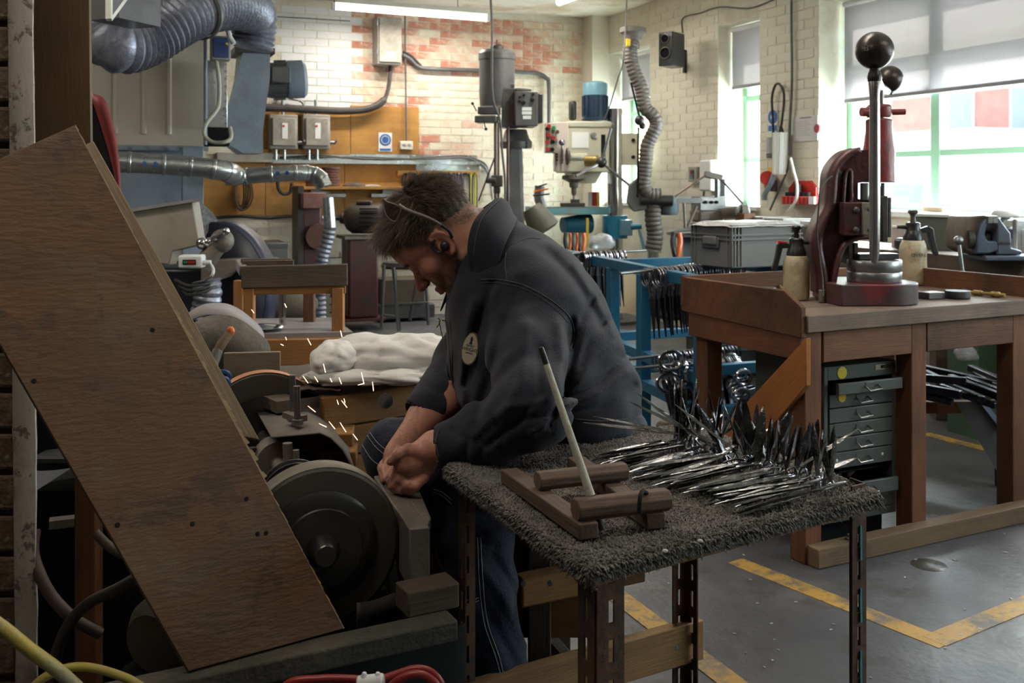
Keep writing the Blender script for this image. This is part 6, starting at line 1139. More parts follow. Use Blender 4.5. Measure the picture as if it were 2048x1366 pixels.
# ---------------- spray bottles
m_bott = mat('stained_bottle', (.56, .48, .34), (.42, .34, .21), rough=.4, scale=7, bump=.03, stain=(.22, .16, .09), sscale=7, samt=.7, trans=.0)
def spray(x, y, hh, k, label, facing, tip):
    c = G(x, y, TZ)+Z*.001; c.y += .05; t = thing('spray_bottle', label, 'spray bottle', c, group='pump spray bottles'); s = k
    MB().lathe([(.030, 0), (.047, .004), (.050, .015), (.050, .10), (.0505, .13), (.047, .155), (.040, .170), (.036, .172)], c, Z, n=32).build('bottle', m_bott, t) if s == 1 else MB().lathe([(r*s, z*s) for r, z in [(.030, 0), (.047, .004), (.050, .015), (.050, .10), (.0505, .13), (.047, .155), (.040, .170), (.036, .172)]], c, Z, n=32).build('bottle', m_bott, t)
    MB().lathe([(r*s, z*s) for r, z in [(.038, .168), (.037, .185), (.030, .205), (.027, .21), (.027, .235), (.022, .24)]], c, Z, n=28).build('pump_collar', m_black, t)
    MB().lathe([(r*s, z*s) for r, z in [(.011, .235), (.009, .262), (.011, .27), (.019, .277), (.020, .283), (.016, .288), (0, .289)]], c, Z, n=20).build('pump_knob', m_gun if facing > 0 else m_black, t)
    f = -facing
    MB().cyl(c+V((f*.02, 0, .222))*s, c+V((f*.065, 0, .222))*s, .009*s, .006*s).build('nozzle', m_black, t)
    MB().cyl(c+V((f*.064, 0, .222))*s, c+V((f*.082, 0, .222))*s, .007*s).build('nozzle_tip', tip, t)
    g_ = facing
    MB().prism([(.015*g_, .212), (.055*g_, .226), (.075*g_, .215), (.082*g_, .170), (.096*g_, .118), (.088*g_, .110), (.074*g_, .125), (.062*g_, .17), (.055*g_, .20), (.02*g_, .20)], c-V((0, .011*s, 0)), V((s, 0, 0)), V((0, 0, s)), V((0, .022*s, 0))).build('trigger', m_black, t, bev=.003)
    if facing < 0: MB().prism([(-.03, .224), (-.072, .229), (-.075, .221), (-.05, .219)], c-V((0, .012, 0)), V((1, 0, 0)), Z, V((0, .024, 0))).build('red_lock', m_red, t)
    return t
spray(1600, 603, 0, 1.0, 'stained spray bottle with red nozzle tip left of the fly press', -1, m_red)
spray(1835, 572, 0, 1.16, 'stained spray bottle with grey pump knob behind the fly press', 1, m_white2)
ob = bpy.data.objects['spray_bottle.001']; c_ = wm(ob).translation; text('bottle_writing', 'OVEN', m_gun, basis(c_+V((0, -.0588, .135)), V((1, 0, 0)), Z, V((0, -1, 0))), .024, ob)
# small things on the bench top
tag(MB().lathe([(.027, 0), (.03, .004), (.03, .028), (.028, .03), (.026, .03), (.026, .004)], G(1537, 590, TZ)+Z*.001, Z, cap=False, n=28).build('glass_ring', m_clear), 'small clear jar ring behind the left board of the workbench', 'jar')
tag(MB().tube(cat_([G(1525, 585, TZ)+Z*.01, G(1535, 572, TZ)+Z*.02, G(1553, 574, TZ)+Z*.02, G(1568, 590, TZ)+Z*.012, G(1572, 600, TZ)+Z*.01], 6), .006, 8).build('yellow_strap', mat('olive_strap', (.20, .15, .03), (.12, .09, .03), rough=.7)), 'olive yellow strap curling beside the left spray bottle', 'strap')
M = fr(G(1858, 600, TZ)+Z*.001, math.radians(24)); tag(MB(M).cb((0, 0, 0), (.085, .06, .026)).build('whetstone', m_gun, bev=.003), 'dark rectangular sharpening stone right of the fly press base', 'stone')
tag(MB().lathe([(.022, .03), (.046, .03), (.048, .026), (.048, .004), (.044, 0), (.022, 0)], G(1915, 597, TZ)+Z*.001, Z, n=32).build('black_ring', m_rubber), 'black rubber ring lying on the workbench', 'ring')
t = thing('brass_fitting', 'small brass and steel screw tool lying near the right board', 'tool', G(1975, 596, TZ))
a, b = G(1940, 590, TZ)+Z*.012, G(2010, 597, TZ)+Z*.012; MB().tube([a.lerp(b, k) for k in (0, .1, .12, .35, .37, .6, .62, .85, .87, 1)], [.006, .006, .011, .011, .007, .007, .012, .012, .008, .008], 10).build('shaft', m_brass, t)
MB().cyl(G(1918, 578, TZ)+Z*.005, G(1950, 590, TZ)+Z*.008, .004).build('rod', m_dust, t)
for k in range(22): 
    x, y = random.uniform(1620, 2000), random.uniform(614, 628); 
# ============================================================ FOREGROUND: CARPET TABLE, SCISSOR BLADES, GRINDER, LEANING BOARDS
m_rust = mat('rusty_slotted_angle', (.10, .05, .03), (.055, .035, .028), rough=.65, metal=.3, scale=9, bump=.25, stain=(.17, .075, .03), sscale=6, samt=.7, wear=(.03, .03, .03))
m_carpet = mat('grey_brown_carpet', (.19, .17, .15), (.09, .08, .072), rough=.95, scale=9, bump=.5, bscale=160, stain=(.24, .22, .205), sscale=3, samt=.6, sheen=.2)
m_plyedge = wood('plywood_edge', (.30, .16, .05), (.38, .22, .08), (.10, .06, .03), ring=6, samt=.5)
CT = .76
QF, QL, QR, QB = G(1185, 1128, CT), G(905, 928, CT), G(1742, 985, CT), G(1376, 852, CT)
t = thing('carpet_topped_table', 'low work table of rusty slotted angle iron with a plywood top', 'table', (QF+QL+QR+QB)/4)
dn = lambda p, k: p-Z*k
MB().hexa([dn(QL, .034), dn(QF, .034), dn(QR, .034), dn(QB, .034)], [dn(QL, .014), dn(QF, .014), dn(QR, .014), dn(QB, .014)]).build('plywood_top', m_plyedge, t, bev=.002)
def flange(mb, p, dr, w, th, z0, z1, nn, off=.0):                    # plate from p along dr, slotted
    n = dr.cross(Z).normalized()*th
    def q(l0, l1, a, b): A = p+dr*l0; B = p+dr*l1; mb.hexa([A+Z*a, B+Z*a, B+n+Z*a, A+n+Z*a], [A+Z*b, B+Z*b, B+n+Z*b, A+n+Z*b])
    q(0, w*.42, z0, z1); q(w*.62, w, z0, z1); step = .058; z = z0
    while z < z1: e = min(z+step-.034, z1); q(w*.42, w*.62, z, e); z += step
def angle_leg(p, da, db, w=.042, z1=CT-.034, nm='leg'):
    mb = MB(); flange(mb, p, da, w, .003, 0, z1, None); flange(mb, p, db, w, -.003, 0, z1, None); o = mb.build(nm, m_rust, t, smooth=0); o['kind'] = 'thing'; return o
eF = (QR-QF).normalized(); eL = (QL-QF).normalized()
inn = (QB-QF).normalized()
c = QF+inn*.02; angle_leg(V((c.x, c.y, 0))-eF*.0, eF, eL, .050)
c = QL+(QR-QL).normalized()*.012; angle_leg(V((c.x, c.y, 0)), eF, -eL, .036)
c = QR+(QL-QR).normalized()*.02+eF*.02; angle_leg(V((c.x, c.y, 0)), -eF, (QB-QR).normalized(), .038, CT+.012)
c = QB+(QF-QB).normalized()*.02; angle_leg(V((c.x, c.y, 0)), -eF, -eL, .040)
MB().hexa([V((0, 0, 0))]*4, [V((0, 0, 0))]*4) if False else None
c = QR+(QL-QR).normalized()*.02+eF*.018; 
for k in range(5): z = CT-.09-k*.11; MB().hexa([c-eF*.016+Z*(z-CT-.03)-V((0, .004, 0)), c-eF*.011+Z*(z-CT-.03)-V((0, .004, 0)), c-eF*.011+Z*(z-CT-.03), c-eF*.016+Z*(z-CT-.03)], [c-eF*.016+Z*(z-CT+.03)-V((0, .004, 0)), c-eF*.012+Z*(z-CT+.03)-V((0, .004, 0)), c-eF*.012+Z*(z-CT+.03), c-eF*.016+Z*(z-CT+.03)]).build('turquoise_paint_run', mat('turquoise_paint', (.03, .30, .33), rough=.4, bump=0), t)
c = QF+inn*.02; MB().bar(V((c.x-.012, c.y-.004, .02)), V((c.x-.012, c.y-.004, .36)), .006, .002, up=V((0, 1, 0))).build('yellow_paint_mark', mat('acid_yellow', (.5, .55, .02), rough=.5, bump=0), t)
m_stretch = wood('pale_stretcher', (.29, .16, .065), (.36, .21, .09), (.10, .07, .048), ring=6, samt=.6)
a = V((QL.x, QL.y, .29))+eF*.01-eL*.01; b = V((QB.x, QB.y, .29))-eL*.02+eF*.02; plank('stretcher', m_stretch, a-(b-a)*.12, b, .028, .088, t)
MB().lathe([(0, .0), (.007, 0), (.007, .006), (.004, .007)], a.lerp(b, .90)+V((0, -.016, 0))-V((.012, 0, 0)), V((.3, -1, 0)), n=8).build('bolt_head', m_steel, t)
# carpet: draped sheet + pile
cp = thing('carpet_piece', 'worn grey brown shaggy carpet offcut covering the slotted angle table', 'carpet', (QF+QL+QR+QB)/4)
NU, NW = 60, 54
def cpt(u, v):                                                       # u along front edge, v into depth; outside 0..1 drapes down
    uu, vv = min(max(u, 0), 1), min(max(v, 0), 1); p = (QF*(1-uu)+QR*uu)*(1-vv)+(QL*(1-uu)+QB*uu)*vv
    ex = math.hypot((u-uu)*.66, (v-vv)*.61); out = V((0, 0, 0))
    if u < 0: out += (QF-QR).normalized()
    if u > 1: out += (QR-QF).normalized()
    if v < 0: out += (QF-QL).normalized()
    if v > 1: out += (QL-QF).normalized()
    if out.length > 0: out.normalize()
    ww = .006*NZ.noise(p*9)+.004*NZ.noise(p*25)
    p = p+Z*(.002+ww*(1 if ex == 0 else .3))
    if ex > 0: a = min(ex/.018, math.pi/2); p = p+out*(.012*math.sin(a))-Z*(.012*(1-math.cos(a))+max(0, ex-.028))
    return p
us = [-.075+1.15*i/NU for i in range(NU+1)]; vs_ = [-.075+1.15*i/NW for i in range(NW+1)]
def lim(u, v):
    """the drape hangs a little on the near sides only"""
    return max(-.055, min(u, 1.03)), max(-.055, min(v, 1.02))
P_ = [[cpt(*lim(u, v)) for u in us] for v in vs_]
MB().grid(P_).build('backing', m_carpet, cp, solid=.004)
A_ = np.array([[tuple(p) for p in r] for r in P_])                   # (NW+1, NU+1, 3)
du = np.gradient(A_, axis=1); dv = np.gradient(A_, axis=0); NN = np.cross(du, dv); NN /= np.linalg.norm(NN, axis=2, keepdims=True)+1e-9
rng = np.random.default_rng(3); N = 60000
fu = rng.random(N)*(NU-.01); fv = rng.random(N)*(NW-.01); iu, iv = fu.astype(int), fv.astype(int); au, av = (fu-iu)[:, None], (fv-iv)[:, None]
def bl(X): return (X[iv, iu]*(1-au)+X[iv, iu+1]*au)*(1-av)+(X[iv+1, iu]*(1-au)+X[iv+1, iu+1]*au)*av
bp, nn = bl(A_), bl(NN); nn[nn[:, 2] < -.2] *= -1
nn /= np.linalg.norm(nn, axis=1, keepdims=True)+1e-9
rd = rng.normal(size=(N, 3)); rd -= nn*(rd*nn).sum(1, keepdims=True); rd /= np.linalg.norm(rd, axis=1, keepdims=True); r2 = np.cross(nn, rd)
hgt = (.0035+.0045*rng.random(N))[:, None]; edge = (nn[:, 2] < .6); hgt[edge] *= 1.5; rad = (.0014+.0012*rng.random(N))[:, None]
lean = rd*hgt*.55*rng.random((N, 1)); lean[:, 2] -= (hgt[:, 0]*.5)*edge
q0 = bp+rd*rad; q1 = bp-rd*rad*.5+r2*rad*.87; q2 = bp-rd*rad*.5-r2*rad*.87
m0 = bp+nn*hgt*.6+lean*.3
q3, q4, q5 = m0+rd*rad*1.1, m0-rd*rad*.55+r2*rad*.95, m0-rd*rad*.55-r2*rad*.95; q6 = bp+nn*hgt+lean*1.2
vs = np.stack([q0, q1, q2, q3, q4, q5, q6], 1).reshape(-1, 3); b0 = (np.arange(N)*7)[:, None]
tri = np.array([[0, 1, 4], [0, 4, 3], [1, 2, 5], [1, 5, 4], [2, 0, 3], [2, 3, 5], [3, 4, 6], [4, 5, 6], [5, 3, 6]])
o = mesh_np('pile', vs, (b0[:, :, None]+tri[None]).reshape(-1, 3), m_carpet, cp); o['kind'] = 'stuff'
for (x, y) in ((1400, 1082), (1330, 1102)):
    MB().sph(tuple(G(x, y, CT+.012)), .003, (1.5, 1, 1), 8).build('lint', m_cloth, cp)
# ---- heap of scissor blades
def blade(M, label, grp, L=.15, w=.0125, bow=True, m_=None):
    r = thing('scissor_half', label, 'scissor blade', m=M, group=grp)
    st = [(0, .0045, .0022), (.10, .0052, .0026), (.38, .0062, .0030), (.46, .0085, .0034), (.60, .0078, .0030), (.80, .0058, .0024), (.93, .003, .0016), (1.0, .0006, .0006)]
    vs = []; fs = []
    for (x, hw, ht) in st: X = x*L; hw *= w/.0125; vs += [V((X, hw, 0)), V((X, .2*hw, ht)), V((X, -hw, .25*ht)), V((X, -.1*hw, -ht))]
    for i in range(len(st)-1):
        for k in range(4): l = (k+1) % 4; fs.append((i*4+k, i*4+l, i*4+4+l, i*4+4+k))
    fs += [(3, 2, 1, 0), tuple(len(vs)-4+k for k in range(4))]
    MB(M).add(vs, fs).build('blade', m_ or m_mir, r, smooth=30)
    if bow: MB(M).tube([V((-.020+.024*math.cos(a), .004+.015*math.sin(a), 0)) for a in [i*2*math.pi/14 for i in range(14)]], .0028, 7, closed=True).build('finger_bow', m_scis, r)
    return r
rb = random.Random(11)
bp0 = blade(MX.Translation((0, 0, -5)), 'x', 'x', bow=False); bp1 = blade(MX.Translation((0, 0, -6)), 'x', 'x', w=.019, L=.14); bpb = blade(MX.Translation((0, 0, -7)), 'x', 'x')
S0, S1 = G(1300, 905, CT+.01), G(1628, 1003, CT+.01)
rows = []
n1 = 60
for i in range(n1):                                                  # lying row, tips towards the left
    u = (i+.5)/n1+rb.uniform(-.005, .005); base = S0.lerp(S1, u); base += V((rb.uniform(-.01, .02), rb.uniform(-.01, .01), 0)); lay_ = (i*5) % 3
    z = CT+.014+.008*lay_+rb.uniform(0, .004); az = math.pi+math.radians(24+rb.uniform(-9, 9)+6*(1-u)); M = fr(V((base.x, base.y, z+.006)), az) @ MX.Rotation(math.radians(3+rb.uniform(-2, 3)), 4, 'Y') @ MX.Rotation(rb.uniform(-.6, .6), 4, 'X') @ MX.Diagonal((rb.uniform(.95, 1.15), .72, .9, 1))
    rows.append((M, 'polished scissor half lying in the flat fan, %s from its far end' % nth(i+1), 'flat row of scissor halves'))
n2 = 56
for i in range(n2):                                                  # standing row behind, tips up
    u = (i+.5)/n2+rb.uniform(-.006, .006); base = S0.lerp(S1, u)+V((.035+rb.uniform(-.015, .03), .055+rb.uniform(-.025, .02), 0))
    el = math.radians(rb.uniform(58, 88)); az = rb.uniform(-.3, 1.3) if rb.random() < .65 else rb.uniform(2.0, 3.4)
    if i % 9 == 4: el = math.radians(rb.uniform(18, 30)); az = rb.uniform(-.1, .5)
    hs = 1-.25*u
    M = fr(V((base.x, base.y, CT+.022+rb.uniform(0, .015))), az) @ MX.Rotation(-el, 4, 'Y') @ MX.Rotation(rb.uniform(-1.5, 1.5), 4, 'X') @ MX.Scale(rb.uniform(.65, .9)*hs, 4)
    rows.append((M, 'dark scissor half standing point up behind the fan, %s from the far end' % nth(i+1), 'standing row of scissor halves'))
for k, (u, el, az, s, lab) in enumerate(((.02, 8, math.pi-.22, 1.0, 'highest long scissor half at the far left end of the heap, point towards the man'), (.10, 6, math.pi-.05, 1.25, 'long scissor half laid across the flat fan at its far end'), (.36, 22, math.pi-.35, 1.2, 'long scissor half crossing the middle of the heap'), (.24, 30, math.pi-.55, 1.0, 'scissor half leaning over the middle of the flat fan'), (.46, 30, math.pi-.6, .9, 'scissor half propped across the near half of the heap'), (.85, 24, .35, .9, 'slim scissor half pointing right at the near end of the heap'))):
    base = S0.lerp(S1, u)+V((.03, .02, 0)); M = fr(V((base.x, base.y, CT+.05)), az) @ MX.Rotation(-math.radians(el), 4, 'Y') @ MX.Scale(s, 4); rows.append((M, lab, 'flat row of scissor halves'))
for i, (M, lab, grp) in enumerate(rows):
    o = cpy(bp1 if 'standing' in grp else bpb if i % 6 == 5 else bp0, M); tag(o, lab, 'scissor blade', grp)
for b0_ in (bp0, bp1, bpb):
    for ch in list(b0_.children): bpy.data.objects.remove(ch)
    bpy.data.objects.remove(b0_)
# ---- wooden rack and rod
m_rack = wood('dark_rack_timber', (.115, .07, .05), (.16, .10, .07), (.045, .032, .027), ring=7, samt=.5)
t = thing('wooden_rack', 'small grimy ladder shaped wooden rack lying on the carpet', 'rack', G(1170, 1010, CT))
zr = CT+.022
plank('rail', m_rack, G(1018, 950, zr), G(1178, 1063, zr), .032, .024, t, bev=.002); plank('rail', m_rack, G(1150, 925, zr), G(1312, 1043, zr), .032, .024, t, bev=.002)
zr2 = zr+.026
def hexbar(a, b, r): m = align(a, b); L_ = (b-a).length; return MB(m).prism([(math.cos(k*math.pi/4+.39)*r, math.sin(k*math.pi/4+.39)*r*.85) for k in range(8)], (0, 0, 0), V((0, 1, 0)), Z, V((L_, 0, 0))).build('cross_bar', m_rack, t, M=m, bev=.002)
hexbar(G(1074, 962, zr2), G(1250, 942, zr2), .019); hexbar(G(1150, 1020, zr2), G(1334, 998, zr2), .021)
q = G(1283, 1003, zr2+.008); MB().tube(cat_([q+V((-.006, -.018, -.012)), q+V((-.004, -.014, .010)), q+V((.002, .004, .014)), q+V((.010, .016, .008))], 4), .0035, 7).build('groove', m_dark, t)
t = thing('white_rod', 'slim whitish rod with black ends standing in the wooden rack', 'rod', P(1205, 1062, 1.52))
pb_, pt_ = P(1205, 1060, 1.52), P(1081, 694, 1.60); L_ = (pt_-pb_)
MB().tube([pb_+L_*.18, pb_+L_*.90], [.0068, .0050], 14).build('shaft', mat('chalky_rod', (.55, .53, .44), (.42, .40, .33), rough=.7, scale=30, bump=.2, stain=(.2, .18, .15), sscale=25, samt=.4), t)
MB().tube([pb_+L_*.90, pb_+L_*.995, pb_+L_], [.0052, .0046, .001], 12).build('black_tip', m_black, t); MB().cyl(pb_, pb_+L_*.18, .005).build('lower_end', m_cast, t)
# ============================================================ GRINDER
AX = V((-.378, 1, 0)).normalized(); AXS = AX.cross(Z)
m_wheel = mat('dark_grinding_wheel', (.10, .088, .07), (.075, .066, .054), rough=.5, scale=4, bump=.05, bscale=30, metal=.35)
m_rim = mat('wheel_rim', (.26, .225, .175), (.20, .175, .14), rough=.5, scale=6, bump=.1, metal=.3)
m_flange = mat('spun_steel_flange', (.11, .105, .10), (.07, .067, .062), rough=.28, metal=.8, scale=3, bump=.03)
m_copper = mat('copper_rim', (.66, .30, .16), (.55, .25, .13), rough=.5, metal=.3)
c1 = P(643, 1095, 1.82)
gr = thing('double_wheel_grinder', 'dark double ended grinding machine with spinning wheels between boards and man', 'grinder', V((c1.x, c1.y, 0)))
MB().lathe([(.0, -.0), (.138, .0), (.144, .004), (.144, .052), (.138, .056), (0, .056)], c1, AX, n=96).build('grinding_wheel', m_wheel, gr, smooth=30)
MB().lathe([(.1445, .003), (.146, .006), (.146, .05), (.1445, .053)], c1, AX, n=96, cap=False).build('wheel_rim_band', m_rim, gr)
MB().lathe([(.104, .0), (.103, -.004), (.094, -.010), (.074, -.011), (.072, -.014), (.0, -.016)], c1, AX, n=72, cap=False).build('flange', m_flange, gr)
MB().lathe([(.030, -.012), (.030, -.020), (.024, -.032), (.021, -.045), (.018, -.048), (.0, -.048)], c1, AX, n=40).build('hub_nut', m_flange, gr)
kk = (2.63-1.82)/AX.y; c2 = c1+AX*kk
MB().lathe([(0, 0), (.160, 0), (.166, .004), (.166, .04), (0, .044)], c2, AX, n=96).build('rear_wheel', m_wheel, gr, smooth=30)
MB().lathe([(.1665, .0), (.168, .003), (.168, .035), (.1665, .038)], c2, AX, n=96, cap=False).build('rear_wheel_rim_band', m_copper, gr)
MB().lathe([(.110, -.004), (.108, -.008), (.0, -.012)], c2, AX, n=72, cap=False).build('rear_flange', m_flange, gr)
MB().cyl(c1, c2, .018).build('shaft', m_dust, gr)
def axp(d): return c1+AX*((d-1.82)/AX.y)
b_ = axp(2.40); MB().lathe([(.035, -.03), (.05, -.03), (.055, -.01), (.055, .02), (.045, .03), (.03, .03)], b_, AX, n=28).build('bearing_housing', m_dust, gr)
for s in (-1, 1): MB().box(tuple(b_+AXS*s*.055-Z*.02), (.03, .04, .05)).cyl(b_+AXS*s*.055-Z*.0, b_+AXS*s*.055+Z*.035, .009).build('bearing_foot', m_cast, gr)['kind'] = 'stuff'
b_ = axp(2.12); MB().lathe([(.03, -.02), (.075, -.02), (.075, -.014), (.062, -.008), (.062, .004), (.075, .01), (.075, .016), (.03, .016)], b_, AX, n=40).build('pulley', m_black, gr)
b_ = axp(2.22); MB().lathe([(.03, -.06), (.034, -.05), (.034, .05), (.03, .06)], b_, AX, n=24).build('shaft_sleeve', m_dust, gr)
# plate guard over the shaft
q = [P(515, 826, 2.62), P(612, 820, 2.62), P(640, 836, 2.60), P(672, 862, 2.56), P(696, 892, 2.53), P(707, 930, 2.50), P(708, 985, 2.5)]
q2 = [P(543, 875, 2.30), P(640, 866, 2.30), P(662, 876, 2.30), P(686, 900, 2.30), P(700, 925, 2.30), P(706, 960, 2.30), P(706, 1010, 2.3)]
MB().grid([q, q2]).build('shaft_guard_plate', mat('dusty_plate', (.21, .18, .155), (.16, .135, .115), rough=.65, scale=5, bump=.1, metal=.2), gr, solid=.004)
for (x, y0, y1, dd) in ((586, 750, 838, 2.42), (595, 772, 845, 2.36)): MB().cyl(P(x, y1, dd), P(x-1, y0, dd), .008, n=14).build('threaded_stud', m_steel, gr); MB().lathe([(.012, 0), (.014, .0), (.014, .012), (.012, .013)], P(x, y1+4, dd), Z, n=6).build('nut', m_steel, gr)
MB().bar(P(576, 828, 2.42), P(603, 838, 2.36), .03, .014).build('stud_plate', m_dust, gr)
MB().cyl(P(575, 886, 2.28), P(576, 930, 2.28), .011).cyl(P(592, 900, 2.22), P(592, 935, 2.22), .007).build('oiler', m_dust, gr)['kind'] = 'stuff'
# tool rest
t = gr
a, b = P(843, 1057, 1.80), P(768, 947, 2.13); a.z = b.z = .683; dv_ = (b-a).normalized(); sv = dv_.cross(Z)
ra, rb_, rs = a, b, sv
MB().hexa([a-sv*.022-Z*.11, a+sv*.016-Z*.11, b+sv*.016-Z*.11, b-sv*.022-Z*.11], [a-sv*.022, a+sv*.016, b+sv*.016, b-sv*.022]).build('tool_rest', m_dust, gr, bev=.003)
MB().hexa([a+sv*.014-Z*.02+dv_*.01, a+sv*.03-Z*.02+dv_*.05, b+sv*.06-Z*.02, b+sv*.014-Z*.02], [a+sv*.014+dv_*.01, a+sv*.03+dv_*.05, b+sv*.06, b+sv*.014]).build('rest_plate', m_dust, gr, bev=.002)
# frame and trough
BT = .552
fa, fb = G(376, 1343, BT), G(905, 1229, BT)
plank('trough_edge', mat('mossy_edge', (.07, .062, .045), (.045, .04, .03), rough=.85, scale=14, bump=.4, stain=(.12, .105, .075), samt=.5), fa-(fb-fa)*.3-Z*.018, fb-Z*.018, .05, .036, gr, bev=.004)
MB().hexa([V((p.x, p.y+.03, 0)) for p in (fa-(fb-fa)*.3, fb)]+[V((p.x+.02, p.y+.06, 0)) for p in (fb, fa-(fb-fa)*.3)], [V((p.x, p.y+.03, BT-.04)) for p in (fa-(fb-fa)*.3, fb)]+[V((p.x+.02, p.y+.06, BT-.04)) for p in (fb, fa-(fb-fa)*.3)]).build('trough_side', m_dark, gr)
MB().cb((-.52, 2.0, 0), (-.20, 2.06, .49)).build('shade_panel', m_dark, gr)  # added dark panel standing in for the shade behind the wheel
MB(fr(V((-.60, 2.12, 0)), math.atan2(AX.y, AX.x)-math.pi/2)).cb((-.02, 0, 0), (.22, .62, .52)).build('machine_base', m_dark, gr, bev=.02)
plank('rest_block', m_dirty, G(803, 1200, BT+.02), G(905, 1178, BT+.02), .06, .045, gr, bev=.004)
o = MB().grid([[p, p+V((.0, .0, -.05))] for p in cat_([P(714, 1206, 1.80), P(750, 1200, 1.83), P(790, 1186, 1.86), P(835, 1177, 1.9)], 5)]).build('deflector_strip', m_cast, gr, solid=.003)
MB().hexa([a0+V((0, 0, -.66)) for a0 in (ra-rs*.02, ra+rs*.015, rb_+rs*.015, rb_-rs*.02)], [a0+V((0, 0, -.112)) for a0 in (ra-rs*.02, ra+rs*.015, rb_+rs*.015, rb_-rs*.02)]).build('rest_shade_block', m_dark, gr)  # near-black block added under the rest in place of shade, hiding lit floor
# blue clamps on the board edge
m_clampb = mat('blue_clamp_plastic', (.02, .06, .17), (.02, .05, .14), rough=.35, bump=0)
for k, (x, y) in enumerate(((438, 750), (436, 763))):
    tt = thing('spring_clamp', 'small dark blue spring clamp on the edge of the leaning boards, %s' % ['rear one', 'front one'][k], 'clamp', P(x, y, 1.85-.05*k))
    dd = 1.88-.06*k; MB().tube(cat_([P(x-18, y-5, dd), P(x+10, y-5, dd), P(x+19, y, dd), P(x+17, y+8, dd), P(x+5, y+11, dd), P(x-16, y+9, dd)], 5), .0062, 8).build('jaw_body', m_clampb, tt)
    MB().tube(cat_([P(x-18, y-8, dd), P(x+12, y-8, dd), P(x+22, y-2, dd)], 4), .002, 6).build('white_edge', m_card, tt)
tag(MB(pfr(420, 728, 436, 745, 1.95)[0]).cb((0, 0, 0), (.016, .04, .016)).build('wood_wedge', m_old, bev=.002), 'small pale wood wedge above the blue clamps', 'wedge')
# ============================================================ LEANING BOARDS
m_bA = mat('stained_plywood_sheet', (.140, .060, .020), (.088, .043, .018), rough=.6, scale=5, stretch=(.8, 2.6, 1), bump=.25, bscale=45, stain=(.135, .092, .048), sscale=2.6, samt=.75, wear=(.045, .026, .015), wamt=.55, detail=9)
m_bC = wood('brown_plywood_sheet', (.13, .075, .035), (.175, .105, .05), (.085, .055, .03), rough=.65, ring=2.2, samt=.6)
m_bE = wood('splintered_edge', (.34, .23, .13), (.42, .30, .18), (.16, .10, .06), rough=.85, ring=9, samt=.5)
BR_, BL_ = G(688, 1257, BT+.004), G(377, 1343, BT+.004); TR = P(150, 250, 1.66)
pn = (BL_-BR_).cross(TR-BR_).normalized(); pn = -pn if pn.y < 0 else pn
TL = ONP(-170, 393, BR_, pn)
t = thing('plywood_sheet', 'large stained brown plywood sheet leaning in front of the grinder', 'board', (BR_+BL_)/2)
ql = [BL_, BR_, TR, TL]
MA = basis(BR_, (TR-BR_).cross(pn).normalized(), pn, Z); MA = align(BL_, BR_, -pn) if False else basis(BL_, (BR_-BL_).normalized(), pn.cross((BR_-BL_).normalized()).normalized(), pn)
MB().hexa(ql, [p+pn*.012 for p in ql]).build('sheet', m_bA, t, M=MA, bev=.001)
# ragged, splintered right edge strip
mb = MB(); ev = (TR-BR_); rr_ = random.Random(5); n = 90; sd_ = ev.cross(pn).normalized(); sd_ = sd_ if sd_.x > 0 else -sd_
for k in range(n):
    a = BR_+ev*(k/n); b = BR_+ev*((k+1)/n); e_ = rr_.uniform(.0008, .0045)*(1.8 if 25 < k < 58 else .5); mb.hexa([a+pn*.001, b+pn*.001, b+pn*.011, a+pn*.011], [a+pn*.001+sd_*e_, b+pn*.001+sd_*e_*.7, b+pn*.011+sd_*e_*.6, a+pn*.011+sd_*e_])
mb.build('splintered_edge', m_bE, t)['kind'] = 'stuff'
for (x, y) in ((68, 762), (305, 660), (493, 998), (385, 1048), (532, 1066), (515, 1068), (235, 1050)):
    p = ONP(x, y, BR_, pn); MB().lathe([(.004, 0), (.0035, -.0008), (0, -.001)], p, pn, n=10).build('screw_hole', m_dark, t)
# second board behind
o2 = pn*.055
T2, B2 = ONP(187, 281, BR_+o2, pn), ONP(520, 880, BR_+o2, pn); T3 = ONP(150, 300, BR_+o2, pn); B3 = ONP(420, 860, BR_+o2, pn)
t = thing('plywood_sheet', 'narrower dusty board leaning just behind the large plywood sheet', 'board', B2)
ql = [B3, B2, T2, T3]; M2_ = basis(B2, (T2-B2).normalized(), pn.cross((T2-B2).normalized()).normalized(), pn)
MB().hexa(ql, [p+pn*.016 for p in ql]).build('sheet', wood('dusty_tan_board', (.20, .135, .08), (.25, .175, .11), (.12, .08, .05), ring=3, samt=.5), t, M=M2_, bev=.002)
# vertical sheet C
a, b = P(40, 800, 2.1), P(187, 800, 2.1); tp = P(0, -80, 2.02).z
t = thing('plywood_sheet', 'upright brown plywood sheet standing between the pier and the filter unit', 'board', (a+b)/2)
ql = [a, b, V((P(177, 0, 2.04).x, 2.04, tp)), V((P(40, 0, 2.04).x, 2.04, tp))]; Mc = basis(a, Z, V((1, 0, 0)), Z.cross(V((1, 0, 0))))
MB().hexa(ql, [p+V((0, .012, 0)) for p in ql]).build('sheet', m_bC, t, M=Mc, bev=.001)
